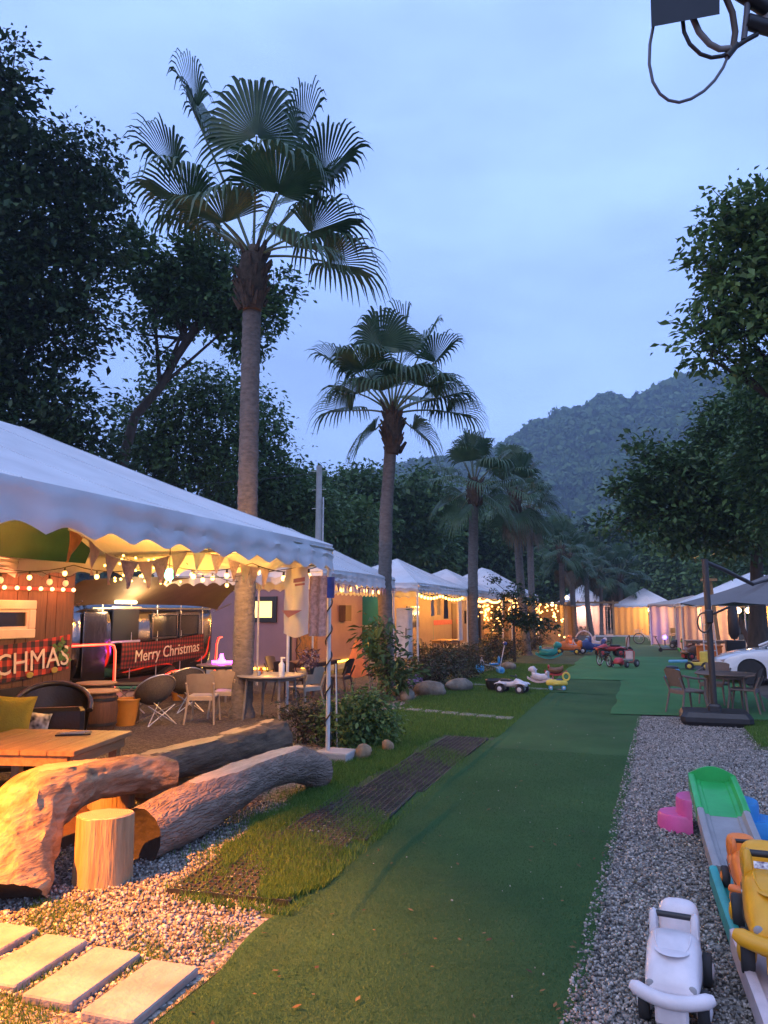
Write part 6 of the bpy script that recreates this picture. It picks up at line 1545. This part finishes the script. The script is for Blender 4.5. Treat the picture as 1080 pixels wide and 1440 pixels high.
# ---------------------------------------------------------------- right hand tents
M_tanroof = pm('tan tent cloth', (.36, .29, .24), .8, .1, 2)
def pavilion(label, x0, x1, y0, y1, ze, zr, mroof, curt, power, col=(1, .55, .22), seed=0, ridge=None, group='curtained tents at the far right', lamp=1, inset=2.4):
    t = tent(label, x0, x1, y0, y1, ze, zr, inset, .14, .5, name='curtained_tent', mat=mroof, ridge=ridge, group=group)
    hx, hy = (x1 - x0) / 2, (y1 - y0) / 2; cx_, cy_ = (x0 + x1) / 2, (y0 + y1) / 2; rl = random.Random(seed)
    for (side, a, b, m) in curt:
        L_ = 2 * (hx if side == 'n' else hy)
        def fn(u, v):
            s_ = -L_ / 2 + (a + (b - a) * u) * L_; w = .05 * math.sin(2 * PI * u * max(2, (b - a) * L_ * 2.2) + a * 9) * (.5 + .5 * v) + .04 * nz(u * 3, v * 3, a * 7 + seed)
            z = (ze - .1) * (1 - v) + .06
            return (s_, -hy + .08 + w, z) if side == 'n' else (-hx + .08 + w, s_, z)
        MB().grid(fn, 40, 10).build('curtain', m, t, True, recalc=False)
    for i in range(lamp):
        lx, ly, lz = rl.uniform(-.5, .5) * hx, rl.uniform(-.75, -.5) * hy, ze - .3
        b = MB().ball((lx, ly, lz), .13, 12, 8).build('lamp_globe', G_bulbw, t, True, recalc=False)
        point_light('lamp_light', t, (lx, ly - .1, lz - .25), power, col, .15)
    return t
M_pinkc = pm('pale pink curtain', (.66, .48, .44), .9, .06, 4, transl=.5); M_lil = pm('lilac curtain', (.52, .40, .54), .9, .06, 4, transl=.5); M_yelc = pm('amber curtain', (.62, .40, .17), .9, .06, 4, transl=.55)
pavilion('white curtained tent behind the car with amber lit drapes', 1.45, 7.6, 33.0, 40.0, 2.15, 3.5, M_canvas, [('n', .0, .10, M_pinkc), ('n', .13, .34, M_pinkc), ('n', .50, .66, M_yelc), ('n', .70, .98, M_pinkc), ('w', .0, .45, M_pinkc), ('w', .55, .98, M_lil)], 110, seed=3, lamp=3)
pavilion('tan roofed curtained tent with lilac drapes', 0.3, 5.0, 43.0, 49.0, 2.2, 2.7, M_tanroof, [('n', .0, .20, M_lil), ('n', .3, .9, M_pinkc), ('w', .0, .5, M_lil)], 120, seed=4, lamp=2)
pavilion('far white pavilion with a wide hipped roof and orange drapes', -2.2, 2.4, 59.0, 65.0, 2.25, 3.6, M_canvas, [('n', .0, .55, M_yelc), ('n', .7, 1.0, M_pinkc), ('w', 0, 1, M_pinkc)], 140, seed=5, lamp=2)
pavilion('far white pavilion with pale pink panels left of the hipped one', -6.6, -2.6, 60.0, 66.0, 2.35, 3.95, M_canvas, [('n', .0, .96, M_pinkc), ('w', 0, 1, M_pinkc)], 150, (1, .6, .45), seed=6, lamp=2)
t = thing('pergola', 'timber pergola frame before the far pink pavilion', 'pergola', (-4.0, 58.2, 0))
for x in (-1.9, 0, 1.9): bx(t, 'post', M_tablewood, (x, 0, 1.2), (.14, .14, 2.4))
bx(t, 'beam', M_tablewood, (0, 0, 2.46), (4.6, .16, .14))
for x in range(7): bx(t, 'rafter', M_tablewood, (-1.9 + x * .63, .4, 2.58), (.08, 1.4, .1))
# lit lean-to shed
t = thing('lean_to_shed', 'timber lean-to shed full of orange fairy lights', 'shed', (-6.3, 45.0, 0))
bx(t, 'roof', M_brownaw, (0, 0, 2.42), (5.2, 6.4, .07), ry=.12)
for x in (-2.3, -.8, .8, 2.3):
    bx(t, 'post', M_tablewood, (x, -2.9, 1.15), (.13, .13, 2.3)); bx(t, 'post', M_tablewood, (x, 2.9, 1.15), (.13, .13, 2.3))
bx(t, 'back_wall', M_tan, (-2.4, 0, 1.15), (.08, 5.6, 2.3)); bx(t, 'rear_wall', M_tan, (0, 2.78, 1.15), (4.6, .08, 2.3)); bx(t, 'counter', M_tablewood, (.6, -2.4, .5), (2.6, .5, 1.0))
rl = random.Random(9); mesh = None
for i in range(120):
    if mesh is None: o = MB().ball((0, 0, 0), .05, 6, 4).build('bulb', G_bulb, t, recalc=False); mesh = o.data
    else: o = bpy.data.objects.new('bulb', mesh); COL.objects.link(o); o.parent = t
    o.location = (rl.uniform(-2.2, 2.2), -3.0 + rl.uniform(-.05, .05), 2.2 - abs(rl.gauss(0, .55)))
for x in (-1.3, 1.2): point_light('lamp_light', t, (x, -1.6, 1.9), 170, (1, .42, .08), .15)
for x, z in ((-.6, 2.75), (2.4, 2.55), (1.6, 2.2)): MB().ball((x, -3.1, z), .11, 10, 6).build('globe_lamp', G_bulbw, t, True, recalc=False); tb(t, 'lamp_stalk', M_black, [(x, -3.1, z - .1), (x, -3.0, min(z - .12, 2.35))], .015, 6)
t = thing('closed_parasol', 'closed dark parasol standing between the amber drapes', 'parasol', (3.25, 31.8, 0))
tb(t, 'pole', M_pole, [(0, 0, 0), (0, 0, 2.3)], .03); MB().lathe([(.10, .75), (.20, .95), (.20, 1.6), (.14, 2.1), (.04, 2.35)], n=12).build('folded_cloth', M_pole, t, True, recalc=False); MB().lathe([(.28, 0), (.28, .06), (.1, .09)], n=16).build('base', M_black, t, recalc=False)
t = thing('timber_post', 'crossed brown timber posts poking above the right tent', 'post', (2.35, 32.2, 0)); bx(t, 'post', M_tablewood, (0, 0, 1.55), (.13, .13, 3.1), ry=.06); bx(t, 'post', M_tablewood, (.32, .1, 1.5), (.13, .13, 3.0), ry=-.08); bx(t, 'cap', M_tablewood, (.15, 0, 3.05), (.6, .16, .1))
t = thing('leaning_plank', 'brown plank leaning by the closed parasol', 'plank', (3.6, 31.9, 0)); bx(t, 'board', M_wood, (.1, 0, .8), (.16, .05, 1.7), ry=-.3); bx(t, 'foot', M_wood, (.36, 0, .04), (.3, .2, .08))
long_table('pink lit table with things on it in the right tent front', (2.3, 30.6, 0), 0, 1.8, .7, .72, M_tan)
t = thing('storage_crate', 'orange storage crate beside the parked toys', 'crate', (2.1, 28.6, 0)); bx(t, 'box', P_or, (0, 0, .3), (.8, .5, .6), bev=.03); bx(t, 'lid', P_or, (0, 0, .62), (.86, .56, .05), bev=.01)
t = thing('speaker_box', 'black box on the ground under the amber drapes', 'box', (3.0, 29.2, 0)); bx(t, 'body', M_black, (0, 0, .4), (.6, .5, .8), bev=.02); bx(t, 'grille', M_dark, (0, -.26, .4), (.5, .02, .66))
q = thing('blue_lamp', 'small glowing blue lamp at the lilac drapes', 'lamp', (1.0, 42.4, 0)); MB().ball((0, 0, .45), .12, 10, 6).build('globe', glow_lit('blue lamp', (.15, .1, 1.0), 5), q, True, recalc=False); tb(q, 'stand', M_black, [(0, 0, 0), (0, 0, .35)], .03)
point_light('lamp_light', q, (0, -.2, .5), 18, (.2, .12, 1), .1)
# ================================================================== toys scattered on the lawn and turf
def rot_tube(parent, name, m, pts, r): return tb(parent, name, m, pts, r, 8)
def ring(parent, name, m, c, R_, r, n_=24, axis='x'):
    c = Vector(c); pts = []
    for i in range(n_):
        a = 2 * PI * i / n_; pts.append(c + (Vector((0, R_ * math.cos(a), R_ * math.sin(a))) if axis == 'x' else Vector((R_ * math.cos(a), 0, R_ * math.sin(a)))))
    return MB().tube(pts, r, 6, closed=True).build(name, m, parent, True, recalc=False)
# tricycle (faces +Y locally)
def tricycle(label, p, rz, m, m2, push=True, s_=1.0):
    t = thing('tricycle', label, 'tricycle', p, rz); t.scale = (s_,) * 3
    wheel(t, (0, .32, .14), .14, .045, m, m2)
    for sx in (-1, 1): wheel(t, (sx * .20, -.28, .10), .10, .045, m, m2)
    rot_tube(t, 'frame', P_white, [(0, .26, .42), (0, .18, .26), (0, -.10, .20), (0, -.28, .12)], .02); rot_tube(t, 'axle', P_white, [(-.2, -.28, .10), (.2, -.28, .10)], .012)
    rot_tube(t, 'fork', P_white, [(0, .32, .14), (0, .25, .46)], .018); rot_tube(t, 'handlebar', M_black, [(-.20, .18, .50), (-.08, .26, .50), (.08, .26, .50), (.20, .18, .50)], .014)
    bx(t, 'seat', m2, (0, -.10, .27), (.22, .26, .05), bev=.02); loft_obj(t, 'backrest', m2, [(-.27, .09, .28, .46), (-.25, .11, .27, .50), (-.22, .10, .28, .47)], 14)
    if push: rot_tube(t, 'push_pole', P_white, [(0, -.28, .2), (0, -.42, .82)], .014); bx(t, 'push_grip', P_navy, (0, -.43, .86), (.24, .10, .10), bev=.03)
    return t
p = G(690, 948); tricycle('blue and white tricycle with a push pole on the lawn', (p.x, p.y, 0.02), 1.9, P_lblue, P_blue)
# toy quad: white body, black seat hood
def quad(label, p, rz, m, m2, s_=1.0, hood=True):
    t = thing('toy_quad', label, 'toy quad', p, rz); t.scale = (s_,) * 3
    for sx in (-1, 1):
        for y_ in (-.28, .30): wheel(t, (sx * .20, y_, .13), .13, .10, M_dark, m)
    loft_obj(t, 'body', m, [(-.42, .10, .20, .28), (-.36, .15, .17, .33), (-.10, .13, .17, .33), (.06, .12, .18, .34), (.14, .11, .18, .42), (.24, .15, .18, .38), (.40, .14, .18, .30), (.44, .09, .20, .27)], 18)
    for sx in (-1, 1):
        for y_ in (-.28, .30): loft_obj(t, 'mudguard', m, [(y_ - .16, .05, .24, .27), (y_ - .10, .075, .26, .30), (y_, .08, .275, .315), (y_ + .10, .075, .26, .30), (y_ + .16, .05, .24, .27)], 12).location = (sx * .20, 0, 0)
    rot_tube(t, 'handlebar', M_black, [(-.22, .04, .50), (-.08, .12, .47), (.08, .12, .47), (.22, .04, .50)], .016); rot_tube(t, 'steering_column', M_black, [(0, .12, .46), (0, .2, .36)], .016)
    bx(t, 'seat', M_black, (0, -.16, .35), (.20, .34, .06), bev=.025)
    return t
p = G(720, 976); quad('white ride-on toy quad with black wheels on the lawn', (p.x, p.y, .02), -1.75, P_white, P_grey, .78)
t = thing('toy_hood', 'round black toy tub standing behind the white quad', 'tub', (*G(700, 972)[:2], .01), .2); MB().lathe([(.20, 0), (.26, .10), (.28, .24), (.26, .26), (.22, .12), (.18, .03)], n=18, caps=False).build('shell', M_black, t, True, recalc=False); MB().lathe([(.18, .015), (.20, .02)], n=18).build('bottom', M_black, t, recalc=False)
# yellow plane ride-on
p = G(784, 972); t = thing('plane_ride_on', 'yellow plane-shaped ride-on toy with a looped handle at the turf edge', 'ride-on toy', (p.x, p.y, .03), 1.75); t.scale = (.68, .68, .75)
loft_obj(t, 'body', P_lyel, [(-.34, .05, .16, .24), (-.28, .10, .13, .28), (0, .13, .12, .30), (.24, .12, .12, .32), (.34, .08, .14, .28), (.37, .04, .17, .24)], 18)
ring(t, 'tail_loop', P_lyel, (0, -.30, .40), .11, .03, 18); loft_obj(t, 'wing', P_lyel, [(-.02, .24, .17, .20), (.06, .30, .165, .205), (.14, .24, .17, .20)], 16); bx(t, 'seat', P_navy, (0, -.06, .305), (.16, .2, .03), bev=.01); rot_tube(t, 'handle', P_red, [(-.12, .14, .40), (.12, .14, .40)], .016); rot_tube(t, 'handle_stem', P_red, [(0, .14, .29), (0, .14, .40)], .016)
for sx in (-1, 1):
    for y_ in (-.2, .22): wheel(t, (sx * .12, y_, .07), .07, .04, P_lblue, P_white)
# white and brown rocking animal toys
def rocker(label, p, rz, m, m2, s_=1.0, name='rocking_toy', head=True):
    t = thing(name, label, 'rocking toy', p, rz); t.scale = (s_,) * 3
    for sx in (-1, 1): MB().prism([(-.42 + .84 * i / 12, .02 + .14 * (abs(i - 6) / 6) ** 2) for i in range(13)] + [(.42 - .84 * i / 12, .09 + .14 * (abs(6 - i) / 6) ** 2) for i in range(13)], .05, 'x', sx * .15 - .025).build('runner', m2, t)
    loft_obj(t, 'body', m, [(-.30, .08, .16, .30), (-.22, .13, .12, .34), (.0, .14, .10, .32), (.18, .13, .12, .36), (.28, .09, .2, .42)], 18)
    if head: loft_obj(t, 'head', m, [(.16, .07, .34, .50), (.24, .10, .34, .58), (.34, .085, .38, .56), (.42, .06, .40, .50)], 16); rot_tube(t, 'handle', m2, [(-.16, .18, .46), (.16, .18, .46)], .018)
    loft_obj(t, 'seat_back', m2, [(-.30, .11, .28, .42), (-.26, .12, .27, .44), (-.23, .11, .28, .42)], 12)
    return t
p = G(760, 962); rocker('white rocking animal toy near the yellow plane', (p.x, p.y, .02), 1.3, P_white, P_pinkw, .72)
p = G(779, 954); rocker('brown rocking toy behind the white one', (p.x, p.y + .5, .02), -1.5, P_brown, P_red, .72, head=False)
p = G(772, 928); rocker('teal whale-shaped rocker on the lawn', (p.x, p.y, .02), -1.55, P_teal, P_teal, 1.15)
# pile of ride-ons at the end of the lawn
p = G(800, 921); ride_on('orange ride-on car with yellow wheels in the heap of toys', (p.x, p.y, .03), 1.6, P_or, P_lyel, P_lyel, 1.5)
p = G(815, 919); tricycle('blue tricycle in the heap of toys', (p.x, p.y + .4, .03), 1.2, P_blue, P_lblue, False, 1.25)
p = G(832, 921); ride_on('white and navy ride-on toy car in the heap of toys', (p.x, p.y, .04), 1.75, P_navy, P_white, P_white, 1.6)
p = G(838, 914); ride_on('red and white ride-on toy car behind the navy one', (p.x, p.y, .04), 1.6, P_pinkw, P_red, P_white, 1.4)
p = G(822, 912); t = thing('toy_arch', 'pale plastic hoop arch standing among the toys', 'toy arch', (p.x, p.y, 0)); tb(t, 'hoop', P_pinkw, [(.42 * math.cos(a), 0, .35 + .5 * math.sin(a)) for a in [PI * i / 12 for i in range(13)]], .035); tb(t, 'leg', P_pinkw, [(.42, 0, 0), (.42, 0, .36)], .035); tb(t, 'leg', P_pinkw, [(-.42, 0, 0), (-.42, 0, .36)], .035)
p = G(806, 912); rocker('orange rocking toy at the back of the heap', (p.x, p.y, .02), .6, P_or, P_brown, 1.1)
# balance bike, red cart, red go-kart, bicycle
def bicycle(label, p, rz, m, R_=.30, wb=.5, basket=False, name='bicycle', seat=.62):
    t = thing(name, label, 'bicycle', p, rz)
    for y_ in (-wb, wb):
        w_ = ring(t, 'wheel', M_dark, (0, y_, R_), R_ - .02, .022, 28)
        ring(w_, 'rim', M_steel, (0, y_, R_), R_ - .05, .008, 24)
        for k in range(6): a = k * PI / 6; tb(w_, 'spoke', M_steel, [(0, y_ + (R_ - .05) * math.cos(a), R_ + (R_ - .05) * math.sin(a)), (0, y_ - (R_ - .05) * math.cos(a), R_ - (R_ - .05) * math.sin(a))], .003, 4)
    b = (0, -.03, R_ * .95); h = (0, wb - .12, seat + .02); s2 = (0, -.16, seat - .03)
    for a, c in ((b, h), (b, s2), (s2, (0, -wb, R_)), (b, (0, -wb, R_)), ((0, wb - .14, seat - .10), (0, -.14, seat - .2))): tb(t, 'frame_tube', m, [a, c], .018)
    tb(t, 'fork', m, [h, (0, wb, R_)], .016); tb(t, 'handlebar', M_black, [(-.24, wb - .28, seat + .20), (-.08, wb - .16, seat + .16), (.08, wb - .16, seat + .16), (.24, wb - .28, seat + .20)], .012); tb(t, 'stem', m, [h, (0, wb - .15, seat + .17)], .014)
    MB().ball((0, -.20, seat + .02), .12, 10, 6, (.7, 1, .3)).build('saddle', M_black, t, True, recalc=False); tb(t, 'pedal_crank', M_steel, [(-.12, b[1], b[2] - .1), (-.05, b[1], b[2]), (.05, b[1], b[2]), (.12, b[1], b[2] + .1)], .01)
    tb(t, 'kickstand', M_steel, [(0.02, -.3, R_ * .9), (.16, -.34, 0)], .01)
    if basket:
        for k in range(5): z = seat - .02 + k * .05; tb(t, 'basket_wire', M_wpost, [(-.15, wb - .02, z), (.15, wb - .02, z), (.15, wb + .2, z), (-.15, wb + .2, z), (-.15, wb - .02, z)], .006, 5)
    return t
p = G(912, 907); bicycle('white bicycle with a front basket standing on the far turf', (p.x, p.y, .04), 1.5, M_wpost, .30, .48, True)
p = G(850, 940); bicycle('small black balance bike on the bright turf', (p.x, p.y, .06), .5, M_black, .20, .34, False, 'balance_bike', .42)
def cart(label, p, rz, m, s_=1.0):
    t = thing('pedal_cart', label, 'pedal cart', p, rz); t.scale = (s_,) * 3
    for sx in (-1, 1):
        for y_, r in ((-.32, .14), (.34, .12)): wheel(t, (sx * .32, y_, r), r, .08, M_dark, P_grey)
        tb(t, 'side_rail', m, [(sx * .18, .36, .16), (sx * .2, .0, .18), (sx * .2, -.34, .2)], .018); tb(t, 'roll_bar', m, [(sx * .2, -.34, .2), (sx * .19, -.40, .55), (0, -.42, .62)], .018)
    tb(t, 'front_axle', m, [(-.32, .34, .13), (.32, .34, .13)], .016); tb(t, 'rear_axle', m, [(-.32, -.32, .14), (.32, -.32, .14)], .016)
    bx(t, 'seat', P_grey, (0, -.18, .25), (.32, .32, .06), bev=.02); bx(t, 'backrest', P_pinkw, (0, -.36, .42), (.30, .05, .30), bev=.02)
    loft_obj(t, 'nose', m, [(.26, .16, .14, .34), (.36, .18, .12, .36), (.48, .15, .12, .28), (.54, .08, .14, .22)], 16)
    ring(t, 'steering_wheel', M_black, (0, .12, .42), .10, .014, 16, 'y'); tb(t, 'steering_column', M_black, [(0, .12, .42), (0, .34, .24)], .012)
    return t
p = G(878, 941); cart('red pedal cart with thin wheels on the bright turf', (p.x, p.y, .07), 2.6, P_red, .85)
p = G(866, 925); cart('dark red go-kart with a pale seat behind the pedal cart', (p.x, p.y, .07), 1.4, P_brown, 1.3)
p = G(858, 926); quad('black and red toy quad beside the go-kart', (p.x, p.y, .07), 1.9, P_red, M_black, 1.2)
p = G(943, 919); t = thing('push_scooter', 'black toy scooter lying on the far turf', 'scooter', (p.x, p.y, .07), .3)
bx(t, 'deck', M_black, (0, 0, .10), (.75, .16, .06), bev=.02); tb(t, 'steering_tube', M_black, [(-.38, 0, .1), (-.62, .05, .65)], .02); tb(t, 'handlebar', M_black, [(-.62, -.2, .66), (-.62, .25, .66)], .018)
for x in (-.42, .40): MB().lathe([(.03, -.025), (.085, -.025), (.085, .025), (.03, .025)], (x, 0, .085), 14, Matrix.Rotation(PI / 2, 3, 'X')).build('wheel', M_dark, t, True, recalc=False)
p = G(946, 957); t = thing('toy_tub', 'small light blue lidded tub on the turf beside the armchair', 'tub', (p.x, p.y, .05)); MB().lathe([(.14, 0), (.18, .02), (.19, .22), (.17, .26)], n=18).build('body', P_lblue, t, True, recalc=False); MB().lathe([(.17, .26), (.16, .31), (.10, .33)], n=18).build('lid', M_black, t, True, recalc=False); MB().lathe([(.195, .0), (.195, .04)], n=18, caps=False).build('rim', P_navy, t, True, recalc=False)
p = G(980, 944); t = thing('toy_truck', 'blue and yellow toy digger truck behind the umbrella pole', 'toy truck', (p.x, p.y, .03), 1.5)
bx(t, 'blade', P_lblue, (0, .52, .26), (.34, .55, .07), bev=.02, rx=-.04); bx(t, 'chassis', P_lyel, (0, -.05, .20), (.28, .6, .10), bev=.02); bx(t, 'cab', P_lyel, (0, -.22, .40), (.24, .24, .34), bev=.03); bx(t, 'seat', P_brown, (0, .02, .28), (.2, .2, .06), bev=.02)
for sx in (-1, 1):
    for y_ in (-.26, .20): wheel(t, (sx * .18, y_, .13), .13, .07, M_dark, P_lyel)
p = G(962, 913); t = cart('dark toy motor trike by the orange crate', (p.x, p.y, .03), 1.2, M_black, 1.2); 
p = G(968, 922); rocker('green and brown rocking toy beside the toy motor trike', (p.x, p.y, .03), .4, P_brown, P_green, 1.2)
p = G(975, 930); ride_on('maroon ride-on toy car next to the toy digger', (p.x + .2, p.y + .5, .03), 2.0, P_brown, P_red, P_grey, 1.5)
p = G(952, 903); chair('light wooden chair on the far turf by the toys', (p.x, p.y, .03), -.6, M_beige)
p = G(992, 940); t = thing('step_ladder', 'thin white step ladder leaning near the toys', 'ladder', (p.x + .25, p.y + .6, 0), .2)
for sx in (-1, 1): tb(t, 'rail', M_wpost, [(sx * .2, 0, 0), (sx * .17, .35, 1.9)], .02)
for k in range(6): tb(t, 'rung', M_wpost, [(-.19, .05 + .05 * k, .25 + .28 * k), (.19, .05 + .05 * k, .25 + .28 * k)], .014)
p = G(932, 902); t = thing('white_bowl', 'small white bowl on the far turf edge', 'bowl', (p.x - .4, p.y, .03)); MB().lathe([(.12, 0), (.26, .14), (.27, .16), (.24, .15), (.1, .02)], n=16).build('body', M_wpost, t, True, recalc=False)
p = G(905, 893); long_table('pale low bench at the far end of the turf', (p.x + .3, p.y + 1, 0), 0, 2.0, .5, .8, P_pinkw)

# ================================================================== the evening air
hz_m = bpy.data.materials.new('evening haze'); hz_m.use_nodes = True
ht = hz_m.node_tree; ht.nodes.clear()
ho = ht.nodes.new('ShaderNodeOutputMaterial'); hv = ht.nodes.new('ShaderNodeVolumePrincipled')
hv.inputs['Color'].default_value = (0.60, 0.78, 1.0, 1); hv.inputs['Density'].default_value = 0.00085; hv.inputs['Anisotropy'].default_value = 0.1
ht.links.new(hv.outputs[0], ho.inputs['Volume'])
hb = MB().box((0, 560, 114), (1900, 1500, 230)).build('haze', hz_m, None, recalc=False)
hb['kind'] = 'stuff'; hb['label'] = 'thin blue evening haze over the whole valley'; hb['category'] = 'haze'
